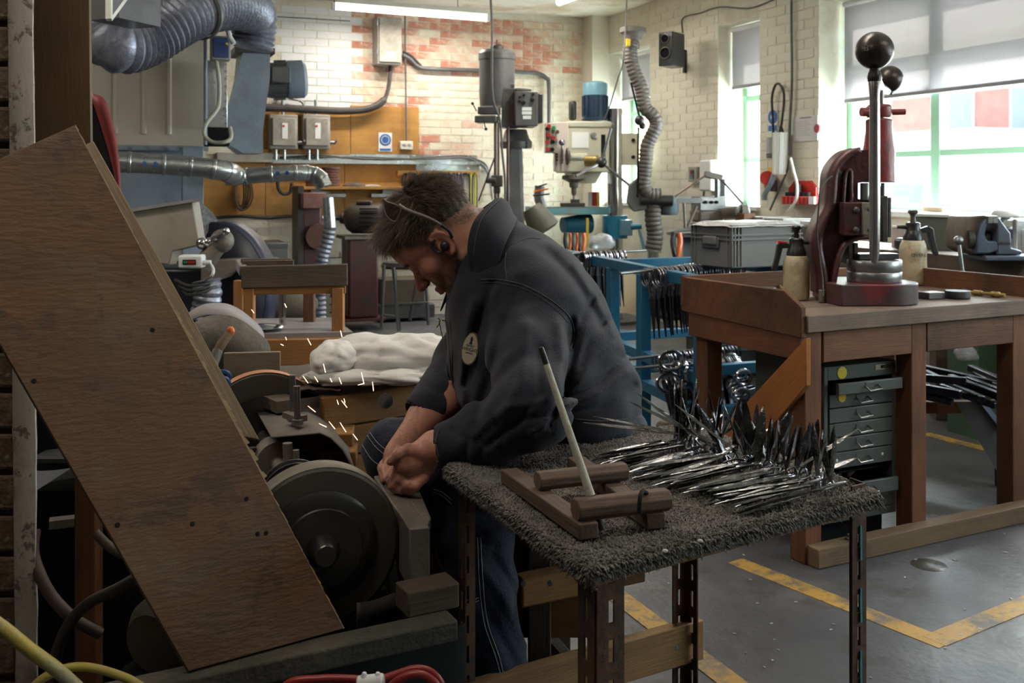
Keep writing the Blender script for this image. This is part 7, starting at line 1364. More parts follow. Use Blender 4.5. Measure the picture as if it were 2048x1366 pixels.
# ============================================================ PIER AT THE LEFT EDGE
m_pierb = mat('yellowish_old_brick', (.15, .105, .055), (.10, .07, .04), rough=.9, scale=10, bump=.6, stain=(.08, .03, .02), sscale=7, samt=.7, wear=(.22, .19, .13))
m_pierp = mat('flaking_whitewash', (.46, .41, .34), (.36, .32, .27), rough=.85, scale=6, bump=.5, bscale=25, stretch=(1, 1, .35), stain=(.14, .09, .055), sscale=5, samt=.65, wear=(.08, .055, .04), wamt=.8)
PD = 1.86; xl = P(-420, 0, PD).x; xr = P(40, 0, PD+.03).x
pier = struct(MB().cb((xl, PD+.022, 0), (xr, PD+.06, CEIL)).build('wall_front', mat('pier_mortar', (.09, .075, .055), (.06, .05, .04), rough=.95, bump=.5)))
rp = random.Random(2); bms = {}
r = 0; z = .0
while z < CEIL:
    x = xl-(.11 if r % 2 else 0)
    while x < xr:
        a_, b_ = max(x, xl), min(x+.215, xr); x += .226
        if b_-a_ < .03: continue
        c_ = V(((a_+b_)/2, PD+.02, z+.035)); px, py = proj(c_)
        if not (-160 < px < 90 and -40 < py < 1420): continue
        k = round(b_-a_, 2)
        if k not in bms:
            mbb = MB().cb((-(b_-a_)/2, -.012, -.0325), ((b_-a_)/2, .02, .0325)); me = bpy.data.meshes.new('brick'); me.from_pydata(mbb.v, [], mbb.f); me.materials.append(m_pierb); bms[k] = me
        o = bpy.data.objects.new('brick', bms[k]); reg(o, MX.Translation(c_+V((0, rp.uniform(-.004, .004), 0))) @ MX.Rotation(rp.uniform(-.02, .02), 4, 'Y'), pier)
        md = o.modifiers.new('bevel', 'BEVEL'); md.width = .006; md.segments = 2
    z += .0765; r += 1
zt_, zb_ = CEIL, 0
def PX(x, z, d): return V(((x-CX)/F*d, d, z))
g = []
for i in range(61):
    z = CEIL*i/60; y_ = CY-(z-EYE)*F/PD; k = min(max((y_-0)/1366, 0), 1); x0 = 14+k*16; x1 = 68+k*8
    jit = lambda s: NZ.noise(V((z*9, s, 0)))*.004+NZ.noise(V((z*31, s, 5)))*.002
    g.append([PX(x0, z, PD+.03)+V((jit(1), 0, 0)), PX(x0+2, z, PD-.004), PX((x0+x1)/2, z, PD-.012)+V((0, jit(2), 0)), PX(x1-3, z, PD-.004)+V((jit(3), 0, 0)), PX(x1, z, PD+.02)+V((jit(3), 0, 0)), PX(x1-2, z, PD+.06)])
struct(MB().grid(g).build('trim_2', m_pierp, smooth=60))
# ============================================================ LOWER LEFT DARK CORNER
m_hosey = mat('dusty_yellow_hose', (.40, .30, .035), (.32, .25, .07), rough=.5, scale=14, bump=.2, stain=(.26, .24, .20), sscale=5, samt=.75)
m_hoseb = mat('brown_hose', (.075, .05, .035), (.05, .035, .025), rough=.6, bump=.2)
def hose(pts, r, m_, label, n=12, name='hose', grp=None): return tag(MB().tube(cat_([P(*p) for p in pts], 8), r, n).build(name, m_), label, 'hose', grp)
hose([(-60, 1215, 1.25), (0, 1252, 1.25), (60, 1300, 1.25), (120, 1345, 1.27), (175, 1400, 1.3), (200, 1460, 1.35)], .0085, m_hosey, 'thick dusty yellow hose running diagonally in the bottom left corner')
hose([(30, 1420, 1.42), (75, 1366, 1.42), (120, 1340, 1.43), (170, 1334, 1.44), (230, 1348, 1.45), (280, 1372, 1.46), (330, 1420, 1.48)], .0062, m_hosey, 'thinner bright yellow hose arching at the bottom left')
hose([(70, 1060, 1.9), (66, 1105, 1.88), (80, 1150, 1.86), (105, 1195, 1.85), (150, 1240, 1.84), (200, 1268, 1.86)], .011, m_hoseb, 'brown hose curving down beside the whitewashed post')
hose([(300, 1140, 1.8), (240, 1175, 1.8), (180, 1205, 1.8), (140, 1245, 1.8), (115, 1300, 1.8), (108, 1345, 1.8), (105, 1420, 1.8)], .0105, m_hoseb, 'brown hose crossing behind the leaning sheet towards the floor')
hose([(190, 1065, 1.95), (215, 1090, 1.95), (245, 1110, 1.95)], .009, m_hoseb, 'short brown hose end behind the red brown post')
t = thing('dark_bench', 'dark bench with red brown post in the shadow behind the leaning sheet', 'bench', G(160, 1366, .1))
plank('post', m_brown, P(178, 930, 2.2), V((P(178, 930, 2.2).x, 2.2, 0)), .045, .045, t)
MB().hexa([P(60, 926, 2.3), P(330, 926, 2.3), P(330, 926, 2.3)+V((0, .6, 0)), P(60, 926, 2.3)+V((0, .6, 0))], [P(60, 918, 2.3), P(330, 918, 2.3), P(330, 918, 2.3)+V((0, .6, 0)), P(60, 918, 2.3)+V((0, .6, 0))]).build('top', m_gun, t)
MB().cb((P(90, 0, 2.5).x, 2.45, 0), (P(330, 0, 2.5).x, 2.9, .55)).build('back_panel', m_dark, t)
tag(MB().lathe([(.09, 0), (.12, .05), (.12, .25), (.1, .28)], V((P(115, 0, 2.5).x, 2.5, P(115, 905, 2.5).z-.02)), Z).build('dark_drum', m_navy), 'dark rounded drum on the shadowed bench', 'drum')
MB(pfr(98, 1042, 146, 1060, 2.15)[0]).cb((0, 0, 0), (.05, .03, .018)).build('rail_end', m_dust, t)
t = thing('motor_cover', 'dusty tan rounded motor cover low behind the sheet corner', 'motor', G(300, 1300, .45))
MB().lathe([(.02, 0), (.05, .005), (.066, .03), (.07, .09), (.07, .2)], P(298, 1292, 1.66), V((.35, 1, .1)), n=28).build('cover', mat('tan_dust_cover', (.13, .11, .08), (.09, .075, .055), rough=.8, bump=.3), t)
MB().cyl(P(300, 1340, 1.72), V((P(300, 1340, 1.72).x, 1.75, 0)), .05).build('pedestal', m_dark, t)
m_redc = mat('red_hose', (.30, .025, .02), (.22, .02, .018), rough=.4, bump=.05)
hose([(540, 1420, 1.50), (575, 1368, 1.50), (640, 1358, 1.50), (700, 1358, 1.5), (745, 1362, 1.5), (790, 1350, 1.5), (830, 1338, 1.5), (862, 1345, 1.5), (885, 1375, 1.5), (890, 1430, 1.5)], .006, m_redc, 'red hose lying in a low arch at the bottom edge below the trough')
hose([(760, 1400, 1.47), (790, 1365, 1.47), (820, 1350, 1.47), (850, 1352, 1.47), (875, 1375, 1.47), (880, 1420, 1.47)], .006, m_redc, 'inner red hose loop at the bottom edge')
tt = thing('hose_connector', 'small white plastic connector with two horns on the red hose', 'connector', P(740, 1366, 1.48))
MB().cyl(P(715, 1372, 1.48), P(768, 1366, 1.48), .014).build('body', m_card, tt, bev=.003)
for x in (730, 757): MB().tube([P(x, 1372, 1.48), P(x-2, 1356, 1.48), P(x-1, 1345, 1.48)], [.008, .007, .003], 8).build('horn', m_card, tt)
# ---- sparks from the grinding (glowing metal, real emitters)
def _sp(nt):
    o = _n(nt, 'ShaderNodeOutputMaterial'); e = _n(nt, 'ShaderNodeEmission'); e.inputs[0].default_value = (1, .42, .20, 1); e.inputs[1].default_value = 9; nt.links.new(e.outputs[0], o.inputs[0])
m_spark = simple('glowing_spark', _sp)
spk = [(569, 607, 573, 615), (503, 619, 508, 626), (681, 661, 684, 674), (615, 677, 622, 690), (606, 752, 616, 766), (629, 753, 636, 764), (660, 756, 664, 764), (678, 755, 683, 768), (723, 745, 728, 768), (745, 764, 747, 782), (647, 728, 651, 745), (683, 801, 694, 815), (688, 797, 690, 806), (616, 812, 631, 824), (638, 847, 653, 854), (658, 843, 670, 858), (680, 845, 692, 864), (706, 868, 715, 880), (561, 688, 567, 691), (571, 674, 573, 680), (716, 770, 728, 767), (674, 800, 677, 809)]
for i, (x0, y0, x1, y1) in enumerate(spk):
    u = (x0-500)/250; dd = 2.25-.18*u+.05*((i*7) % 5)/5; lab = 'glowing orange spark flying off the grinding wheel'
    o = MB().tube([P(x0, y0, dd), P((x0*.4+x1*.6), (y0*.4+y1*.6), dd), P(x1, y1, dd)], [.0003, .0007, .0005], 6).build('spark', m_spark); tag(o, lab, 'spark', 'sparks over the grinder')
# ============================================================ THE MAN (surfaces grown from distance fields)
def surface_nets(D, org, h):
    s = D < 0; nx, ny, nz = D.shape
    c = [s[i:nx-1+i, j:ny-1+j, k:nz-1+k] for i in (0, 1) for j in (0, 1) for k in (0, 1)]
    sm = sum(x.astype(np.int8) for x in c); act = (sm > 0) & (sm < 8); idx = -np.ones(act.shape, np.int64); ii = np.argwhere(act); idx[act] = np.arange(len(ii))
    acc = np.zeros((len(ii), 3)); cnt = np.zeros(len(ii)); offs = [(i, j, k) for i in (0, 1) for j in (0, 1) for k in (0, 1)]
    val = {o: D[ii[:, 0]+o[0], ii[:, 1]+o[1], ii[:, 2]+o[2]] for o in offs}
    for a in offs:
        for ax in range(3):
            if a[ax] == 1: continue
            b = list(a); b[ax] = 1; b = tuple(b); va, vb = val[a], val[b]; m = (va < 0) != (vb < 0)
            t = np.where(m, va/(va-vb+1e-12), 0); p = np.tile(np.array(a, float), (len(ii), 1)); p[:, ax] = t; acc[m] += p[m]; cnt += m
    v = (ii+acc/cnt[:, None])*h+org; fs = []
    for ax in range(3):
        o1, o2 = [(1, 2), (2, 0), (0, 1)][ax]
        sa = [slice(0, -1) if k == ax else slice(1, -1) for k in range(3)]; sb = [slice(1, None) if k == ax else slice(1, -1) for k in range(3)]
        A, B = s[tuple(sa)], s[tuple(sb)]; e = np.argwhere(A != B); 
        if not len(e): continue
        base = e.copy(); base[:, o1] += 1; base[:, o2] += 1                                        # node index in D
        def cell(d1, d2): q = base.copy(); q[:, o1] -= d1; q[:, o2] -= d2; return idx[q[:, 0], q[:, 1], q[:, 2]]
        q = np.stack([cell(1, 1), cell(0, 1), cell(0, 0), cell(1, 0)], 1); inside = A[tuple(e.T)]
        q[~inside] = q[~inside][:, ::-1]; fs.append(q)
    f = np.concatenate(fs); return v, f[(f >= 0).all(1)]
def nets(fn, lo, hi, h, blk=10):
    lo = np.array(lo, float); n = np.ceil((np.array(hi)-lo)/h/blk).astype(int)*blk+1; D = np.full(n, 1.0, np.float32); nb = (n-1)//blk; hd = blk*h*.87
    C = np.stack(np.meshgrid(*[np.arange(k) for k in nb], indexing='ij'), -1).reshape(-1, 3); cen = lo+(C+.5)*blk*h; dc = fn(cen)
    g = np.stack(np.meshgrid(*[np.arange(blk+1)]*3, indexing='ij'), -1).reshape(-1, 3)
    for k in range(len(C)):
        a = C[k]*blk
        if abs(dc[k]) > hd*1.5+.03: D[a[0]:a[0]+blk+1, a[1]:a[1]+blk+1, a[2]:a[2]+blk+1] = dc[k]
    near = np.argwhere(np.abs(dc) <= hd*1.5+.03)[:, 0]
    for s0 in range(0, len(near), 200):
        kk = near[s0:s0+200]; P3 = lo+((C[kk]*blk)[:, None, :]+g[None])*h; d = fn(P3.reshape(-1, 3)).reshape(len(kk), blk+1, blk+1, blk+1)
        for j, k in enumerate(kk): a = C[k]*blk; D[a[0]:a[0]+blk+1, a[1]:a[1]+blk+1, a[2]:a[2]+blk+1] = d[j]
    return surface_nets(D, lo, h)
def smin(a, b, k): h = np.clip(.5+.5*(b-a)/k, 0, 1); return b*(1-h)+a*h-k*h*(1-h)
def smax(a, b, k): return -smin(-a, -b, k)
A3 = lambda v: np.array(tuple(v), float)
def s_sph(p, c, r): return np.linalg.norm(p-A3(c), axis=1)-r
def s_ell(p, c, r):
    q = (p-A3(c)); r = np.array(r, float); k0 = np.linalg.norm(q/r, axis=1); k1 = np.linalg.norm(q/(r*r), axis=1); return k0*(k0-1)/np.maximum(k1, 1e-9)
def s_cap(p, a, b, ra, rb=None):
    a, b = A3(a), A3(b); rb = ra if rb is None else rb; ab = b-a; t = np.clip(((p-a)@ab)/max(ab@ab, 1e-12), 0, 1); return np.linalg.norm(p-a-t[:, None]*ab, axis=1)-(ra+(rb-ra)*t)
def s_chain(p, pts, rs, k=.01):
    d = None
    for i in range(len(pts)-1): e = s_cap(p, pts[i], pts[i+1], rs[i], rs[i+1]); d = e if d is None else smin(d, e, k)
    return d
# ---- head frame
dH = 2.25; ear = P(887, 490, dH-.07); fv = V((-.62, 0, -.785)).normalized(); uv = V((-.785, 0, .62)).normalized(); yaw = MX.Rotation(math.radians(-5), 3, uv)
fv = yaw @ fv; lv = uv.cross(fv)                                     # left of the head is towards the camera
if lv.y > 0: lv = -lv
HO = ear-lv*.073                                                     # middle of the head at ear height
HR = np.array([A3(fv), A3(lv), A3(uv)])                              # rows: local axes
def hl(p): return (p-A3(HO))@HR.T
def HW(x, y, z): return HO+fv*x+lv*y+uv*z
def head_sdf(P3):
    p = hl(P3); s = p.copy(); s[:, 1] = np.abs(s[:, 1])
    d = s_ell(p, (-.008, 0, .054), (.100, .077, .087))
    d = smin(d, s_ell(p, (.030, 0, .050), (.073, .066, .080)), .03)
    d = smin(d, s_ell(p, (.040, 0, -.030), (.056, .054, .078)), .025)
    d = smin(d, s_cap(s, (.0, .050, -.045), (.070, .020, -.092), .022, .016), .025)
    d = smin(d, s_sph(s, (.083, .010, -.094), .019), .02)
    d = smin(d, s_sph(s, (.060, .045, -.010), .018), .022)
    d = smin(d, s_cap(s, (.088, .010, .033), (.072, .044, .036), .0105), .014)
    d = smin(d, s_ell(p, (.070, 0, .062), (.030, .050, .040)), .02)
    d = smin(d, s_cap(p, (.092, 0, .018), (.119, 0, -.017), .0085, .0125), .010)
    d = smin(d, s_sph(s, (.107, .0125, -.022), .0085), .006)
    d = smax(d, -s_sph(s, (.103, .032, .010), .0145), .012)
    d = smin(d, s_sph(s, (.0815, .031, .011), .0125), .004)
    d = smin(d, s_ell(s, (.086, .032, .018), (.011, .015, .0045)), .004)
    d = smin(d, s_cap(s, (.101, .0, -.050), (.088, .023, -.052), .0065, .004), .006)
    d = smin(d, s_cap(s, (.100, .0, -.060), (.088, .020, -.059), .007, .004), .006)
    d = smax(d, -s_cap(s, (.109, 0, -.0552), (.090, .024, -.0555), .0016), .003)
    e = s_ell(s, (-.006, .078, .002), (.019, .0075, .031)); e = smax(e, -s_ell(s, (-.002, .088, .003), (.0105, .009, .019)), .004)
    ring = [(-.004+.0165*math.cos(a)-.004*math.sin(a)*0, .083-.003*abs(math.cos(a)), .004+.029*math.sin(a)) for a in [math.radians(x) for x in range(20, 300, 35)]]
    e = smin(e, s_chain(s, ring, [.0042]*len(ring), .002), .004); e = smin(e, s_sph(s, (.000, .080, -.024), .0075), .006); e = smin(e, s_sph(s, (.010, .076, .0), .005), .005)
    return smin(d, e, .006)
neck = [HW(-.035, 0, -.02), HW(-.055, 0, -.075), P(975, 480, 2.27), P(1010, 550, 2.28)]
def arm_near(p):
    W = P(868, 893, 1.99); d = s_chain(p, [P(1000, 885, 1.92), P(915, 893, 1.96), W], [.040, .034, .028], .02)
    palm = smin(s_ell(p, P(838, 925, 2.0), (.036, .024, .036)), s_ell(p, P(822, 934, 1.982), (.030, .020, .033)), .01); palm = smin(palm, s_cap(p, W, P(822, 925, 2.0), .027, .024), .02); palm = smin(palm, s_sph(p, P(812, 924, 1.978), .024), .012); d = smin(d, palm, .02)
    def fng(pts, rs): return s_chain(p, [P(*q) for q in pts], rs, .004)
    d = smin(d, fng([(850, 904, 1.975), (817, 900, 1.968), (796, 909, 1.962), (781, 923, 1.962)], [.014, .0125, .0105, .0085]), .008)
    d = smin(d, fng([(815, 925, 1.99), (797, 938, 1.985), (787, 955, 1.99), (780, 962, 2.0)], [.0125, .0108, .0095, .008]), .005)
    d = smin(d, fng([(822, 945, 1.985), (803, 957, 1.975), (790, 970, 1.985), (783, 974, 2.0)], [.0125, .011, .0095, .008]), .005)
    d = smin(d, fng([(833, 955, 1.98), (815, 970, 1.968), (802, 979, 1.98), (794, 980, 2.0)], [.012, .0105, .0092, .008]), .005)
    d = smin(d, fng([(848, 955, 1.98), (832, 972, 1.965), (820, 982, 1.975), (812, 984, 1.99)], [.011, .0095, .0085, .0072]), .005)
    return d
def arm_far(p):
    W = P(806, 888, 2.13); d = s_chain(p, [P(905, 790, 2.28), P(850, 835, 2.2), W], [.042, .036, .027], .02)
    d = smin(d, s_ell(p, P(790, 915, 2.1), (.025, .030, .034)), .02)
    def fng(pts, rs): return s_chain(p, [P(*q) for q in pts], rs, .004)
    d = smin(d, fng([(800, 905, 2.08), (790, 930, 2.05), (781, 950, 2.03)], [.0125, .0105, .0085]), .006)
    d = smin(d, fng([(782, 920, 2.08), (771, 940, 2.06), (773, 958, 2.03)], [.012, .0105, .0085]), .005)
    d = smin(d, fng([(778, 920, 2.11), (766, 938, 2.09), (768, 960, 2.07)], [.012, .0105, .0085]), .005)
    d = smin(d, fng([(776, 920, 2.135), (764, 936, 2.12), (766, 956, 2.10)], [.0115, .010, .008]), .005)
    d = smin(d, fng([(776, 918, 2.16), (766, 930, 2.15), (768, 946, 2.13)], [.0105, .009, .0075]), .005)
    return d
def body_fn(p):
    d = head_sdf(p); d = smin(d, s_chain(p, neck, [.062, .060, .060, .060], .03), .025)
    d = smin(d, s_chain(p, [P(1020, 580, 2.28), P(1070, 680, 2.3), P(1120, 790, 2.33)], [.07, .09, .085], .05), .03)
    inner = s_chain(p, [P(1040, 590, 2.2), P(1070, 620, 2.14), P(1080, 800, 1.95), P(1000, 885, 1.92)], [.055, .045, .036, .036], .03)
    inner2 = s_chain(p, [P(1020, 590, 2.4), P(960, 700, 2.42), P(905, 790, 2.28)], [.06, .05, .042], .03)
    d = smin(d, smin(inner, inner2, .01), .02)
    return np.minimum(d, np.minimum(arm_near(p), arm_far(p)))
def skin_mat():
    m = mat('skin', (.66, .34, .24), (.56, .27, .185), rough=.5, scale=9, bump=.12, bscale=170, stain=(.52, .19, .13), sscale=9, samt=.35, detail=4); nt = m.node_tree; b = [n for n in nt.nodes if n.type == 'BSDF_PRINCIPLED'][0]
    b.inputs['Subsurface Weight'].default_value = .12; b.inputs['Subsurface Radius'].default_value = (.9, .3, .15); b.inputs['Subsurface Scale'].default_value = .008
    L = nt.links; src = b.inputs['Base Color'].links[0].from_socket; at = nt.nodes.new('ShaderNodeAttribute'); at.attribute_name = 'tone'; sp = nt.nodes.new('ShaderNodeSeparateColor'); L.new(at.outputs['Color'], sp.inputs[0])
    cur = src
    for ch, c in ((0, (.055, .035, .026)), (1, (.48, .15, .11)), (2, (.10, .065, .045))):
        mx = nt.nodes.new('ShaderNodeMix'); mx.data_type = 'RGBA'; L.new(sp.outputs[ch], mx.inputs[0]); L.new(cur, mx.inputs[6]); mx.inputs[7].default_value = (*c, 1); cur = mx.outputs[2]
    L.new(cur, b.inputs['Base Color']); return m
m_skin = skin_mat()
def build_parts(fn, boxes):
    V_, F_, n = [], [], 0
    for lo, hi, h in boxes: v, f = nets(fn, lo, hi, h); V_.append(v); F_.append(f+n); n += len(v)
    return np.concatenate(V_), np.concatenate(F_)
allp = lambda p: body_fn(p)
vb, fb_ = nets(body_fn, (-.36, 1.88, .62), (.30, 2.56, 1.36), .0033, 12)
q = quad = fb_
person = mesh_np('person', vb, fb_, m_skin)
person.data.polygons.foreach_set('use_smooth', [True]*len(person.data.polygons))
tag(person, 'seated bearded man in dark work jacket bending over the grinding wheel, holding a scissor blade', 'person')
# tone: R stubble, G flushed (ears, nose, knuckles), B grime
vv = vb; L_ = hl(vv); x, y, z = L_[:, 0], np.abs(L_[:, 1]), L_[:, 2]
ns = np.array([NZ.noise(V(tuple(q_*260)))*.5+.5*NZ.noise(V(tuple(q_*90))) for q_ in vv[::1]]) if len(vv) < 400000 else np.zeros(len(vv))
jaw = 1/(1+np.exp(-((-.030-z)*90+(0.02-x)*0)))*np.clip((x+.03)*20, 0, 1)*(z > -.14)*(np.linalg.norm(vv-A3(HO), axis=1) < .17)
side = np.exp(-((x-.012)/.016)**2)*np.exp(-((z+.005)/.045)**2)*(y > .045)*(y < .079)
must = np.exp(-((z+.040)/.008)**2)*(x > .085)*.8
lips = np.exp(-((z+.055)/.010)**2)*(x > .092)*(y < .02)
stub = np.clip(jaw*.95+side*.7+must, 0, 1)*(1-.8*lips)*(y < .0795+(z < -.03)*.1)
R_ = np.clip(stub*(.75+.6*ns), 0, .92)
G_ = np.clip(.5*np.exp(-(((x-.115)/.02)**2+((z+.015)/.02)**2))+.45*(y > .078)*(np.abs(z) < .04)+.7*lips, 0, 1)
brow = np.exp(-((z-.036-.0*y)/.0045)**2)*(x > .072)*(y > .012)*(y < .048)*.75; R_ = np.clip(R_+brow, 0, .95)
hand = (vv[:, 2] < .88); G_ = np.where(hand, .25+.25*ns, G_); B_ = np.where(hand & (vv[:, 0] < -.20), np.clip(.22+.5*ns, 0, .6), 0)
lash = np.exp(-((z-.0075)/.0014)**2)*(x > .082)*(y > .018)*(y < .044)*.9; R_ = np.clip(R_+lash, 0, .95)
# ---- jacket
SY = 1.35; YC = 2.30
def sq_(p): q = p.copy(); q[:, 1] = (q[:, 1]-YC)/SY+YC; return q
def J(x, y, d=YC): q = P(x, y, d); return V((q.x, (q.y-YC)/SY+YC, q.z))
torso_p = [J(978, 505), J(1012, 560), J(1045, 620), J(1065, 700), J(1098, 780), J(1128, 840)]; torso_r = [.075, .118, .150, .172, .170, .150]
SN, EN, WN = P(1062, 620, 2.13), P(1068, 818, 1.90), P(897, 893, 1.975)
SF, EF, WF = P(1000, 610, 2.45), P(930, 725, 2.46), P(852, 820, 2.215)
CR = [([(1143, 640), (1150, 700), (1128, 790), (1098, 850)], .010, 7), ([(1118, 650), (1126, 720), (1100, 790)], -.007, 12), ([(1008, 640), (985, 740), (955, 830)], .007, 10), ([(1052, 650), (1045, 760), (1008, 830)], -.007, 13),
      ([(1080, 700), (1078, 790), (1030, 850)], .006, 9), ([(1108, 826), (1035, 842), (975, 892)], .007, 7), ([(1095, 800), (1010, 815), (950, 870)], -.005, 8), ([(1062, 868), (1090, 852), (1100, 835)], -.006, 6), ([(1245, 716), (1200, 762), (1118, 800)], .007, 8), ([(1268, 770), (1200, 812), (1135, 822)], .007, 8), ([(1255, 745), (1200, 786), (1128, 812)], -.007, 8),
      ([(1185, 600), (1160, 650), (1145, 690)], .006, 8), ([(1215, 640), (1180, 680), (1160, 730)], .005, 8), ([(1225, 690), (1190, 720), (1158, 760)], -.005, 8), ([(985, 565), (962, 640), (930, 770)], .008, 8), ([(948, 600), (925, 700), (925, 800)], -.006, 10), ([(1150, 530), (1195, 600), (1240, 690)], -.004, 10), ([(1095, 500), (1150, 560), (1205, 650)], .004, 9),
      ([(866, 738), (905, 762)], .004, 6), ([(850, 770), (900, 792)], .003, 6), ([(905, 860), (935, 880), (930, 920)], .004, 6), ([(950, 846), (968, 890), (958, 925)], .005, 6), ([(985, 836), (1005, 870), (1000, 905)], .004, 6), ([(1040, 560), (1020, 620), (1012, 700)], .004, 9)]
TC = [([(930, 1010), (985, 1035), (1035, 1030)], .008, 8), ([(935, 1050), (985, 1062), (1038, 1052)], -.006, 7), ([(940, 1085), (990, 1090)], .006, 7), ([(960, 1130), (1010, 1200), (1050, 1290)], -.007, 10), ([(985, 1110), (1030, 1180), (1060, 1270)], .006, 8), ([(955, 1190), (1000, 1270), (1030, 1330)], .006, 9), ([(780, 850), (830, 845)], .004, 6)]
def creases(p, C_):
    d = np.maximum(p[:, 1], .3); x = CX+F*p[:, 0]/d; y = CY-(p[:, 2]-EYE)*F/d; out = np.zeros(len(p))
    for pts, amp, w_ in C_:
        m = None
        for k in range(len(pts)-1):
            ax, ay = pts[k]; bx, by = pts[k+1]; dx, dy = bx-ax, by-ay; t = np.clip(((x-ax)*dx+(y-ay)*dy)/(dx*dx+dy*dy), 0, 1); e = np.hypot(x-ax-t*dx, y-ay-t*dy); m = e if m is None else np.minimum(m, e)
        out += amp*np.exp(-(m/w_)**2)
    return out
def drape(p, f=1.0):                                                 # slow irregular swell of loose cloth
    x, y, z = p[:, 0]*f, p[:, 1]*f, p[:, 2]*f; return np.sin(x*17+3*np.sin(z*13+y*9))*np.sin(z*21+2*np.sin(x*15-y*7))+.5*np.sin(x*41-z*29+2*np.sin(y*23+z*17))
def jacket_fn(p):
    q = sq_(p); d = s_chain(q, torso_p, torso_r, .08)
    d = smin(d, s_ell(q, J(1165, 790), (.125, .15, .11)), .05)
    d = smin(d, s_cap(q, J(1165, 800), J(1178, 850), .115, .105), .03)
    sh = s_sph(p, P(1060, 608, 2.14), .088); d = smin(d, sh, .05); d = smin(d, s_sph(p, P(1010, 590, 2.42), .088), .05)
    wl = p@np.array([-.1, 0, 1.0])
    an = s_chain(p, [SN, P(1052, 720, 2.02), EN], [.086, .076, .070], .04)
    fo = s_chain(p, [EN, P(985, 862, 1.935), WN], [.070, .060, .047], .035)
    arm = smin(an, fo, .03); d = d+.004*drape(p); d = smin(d, arm+.002*drape(p, 1.6), .012)
    af = s_chain(p, [SF, EF, WF], [.085, .070, .048], .04); d = smin(d, af, .015)+creases(p, CR)*1.2
    # open the neck, cuffs and hem
    d = smax(d, -s_chain(p, [P(920, 470, 2.26), P(975, 500, 2.27), P(1000, 540, 2.28)], [.080, .070, .02], .02), .01)
    d = smax(d, -s_cap(p, WN+V((-.012, 0, -.002)), P(820, 900, 1.99), .038, .05), .004)
    d = smax(d, -s_cap(p, WF+V((-.008, -.006, -.008)), P(790, 890, 2.15), .038, .05), .004)
    hz = p[:, 2]-(.735-.10*(p[:, 0]-.1)*0+.02*np.sin(p[:, 0]*30+p[:, 1]*12)); d = smax(d, -hz, .008)
    return d
m_jack = mat('dark_navy_jacket_cloth', (.028, .029, .042), (.018, .019, .028), rough=.85, scale=5, bump=.22, bscale=260, stain=(.042, .043, .056), sscale=4, samt=.5, sheen=.12, spec=.2, detail=8)
m_seam = mat('faded_seam', (.075, .075, .085), (.05, .05, .06), rough=.85, bump=0)
vj, fj = nets(jacket_fn, (-.34, 1.78, .68), (.42, 2.66, 1.26), .0052, 10)
jacket = mesh_np('jacket', vj, fj, m_jack, person); jacket['label'] = 'dark faded navy cotton work jacket'
from mathutils.bvhtree import BVHTree
bv = BVHTree.FromPolygons([V(tuple(v)) for v in vj], [tuple(f) for f in fj])
def on_j(x, y, lift=.0008):                                          # the jacket's surface seen at a pixel
    o_ = V((0, 0, EYE)); r = (P(x, y, 1)-o_).normalized(); h_ = bv.ray_cast(o_, r)
    return (h_[0]+h_[1]*lift, h_[1]) if h_[0] is not None else (P(x, y, 2.1), V((0, -1, 0)))
def seam(pts, r=.0016, nm='seam', m_=None):
    q = [on_j(p.x, p.y, .0006)[0] for p in cat_([V((a, b, 0)) for a, b in pts], 10)]; MB().tube(q, r, 6).build(nm, m_ or m_seam, jacket)
seam([(962, 560), (985, 558), (1012, 562), (1045, 570), (1085, 590), (1120, 615), (1142, 640), (1148, 670), (1140, 700)]); seam([(960, 567), (985, 565), (1012, 569), (1045, 577), (1083, 597), (1115, 622), (1135, 645)], .0009)
seam([(1012, 505), (1010, 530), (1014, 560)], .0009); seam([(1000, 500), (1050, 478), (1080, 478)], .0009)
seam([(900, 640), (905, 700), (905, 760), (915, 820)], .0012); seam([(878, 860), (872, 885), (878, 912)], .002); seam([(1255, 838), (1200, 842), (1150, 838)], .0014)
# collar: a standing, turned band round the neck
ctr = [(947, 447, 2.23), (963, 420, 2.265), (985, 400, 2.30), (1010, 418, 2.29)]
inn_ = [P(946, 560, 2.16), P(934, 500, 2.14), P(948, 440, 2.17), P(985, 402, 2.26), P(985, 402, 2.36), P(950, 430, 2.42), P(915, 480, 2.42), P(895, 540, 2.38), P(892, 590, 2.30)]
out_ = [P(935, 610, 2.15), P(985, 560, 2.12), P(1010, 490, 2.13), P(1032, 446, 2.24), P(1030, 440, 2.38), P(990, 470, 2.46), P(945, 520, 2.46), P(905, 580, 2.42), P(880, 625, 2.32)]
ci, co = cat_(inn_, 7), cat_(out_, 7)
rows_ = []
for k in range(9):
    t_ = k/8; rows_.append([a.lerp(b, t_)+(V((.35, -.15, .9))*.016*math.sin(math.pi*min(t_*1.25, 1))) for a, b in zip(ci, co)])
MB().grid(rows_).build('collar', m_jack, jacket, solid=.004, sub=1)
MB().tube([p+V((.006, -.004, .003)) for p in rows_[1]][:40], .0011, 6).build('collar_seam', m_seam, jacket)
# inner stand of the collar
stand = [[a+V((.012, .0, -.01)) for a in ci], [a.lerp(P(960, 545, 2.28), .45) for a in ci]]
MB().grid(stand).build('collar_stand', m_jack, jacket, solid=.003)
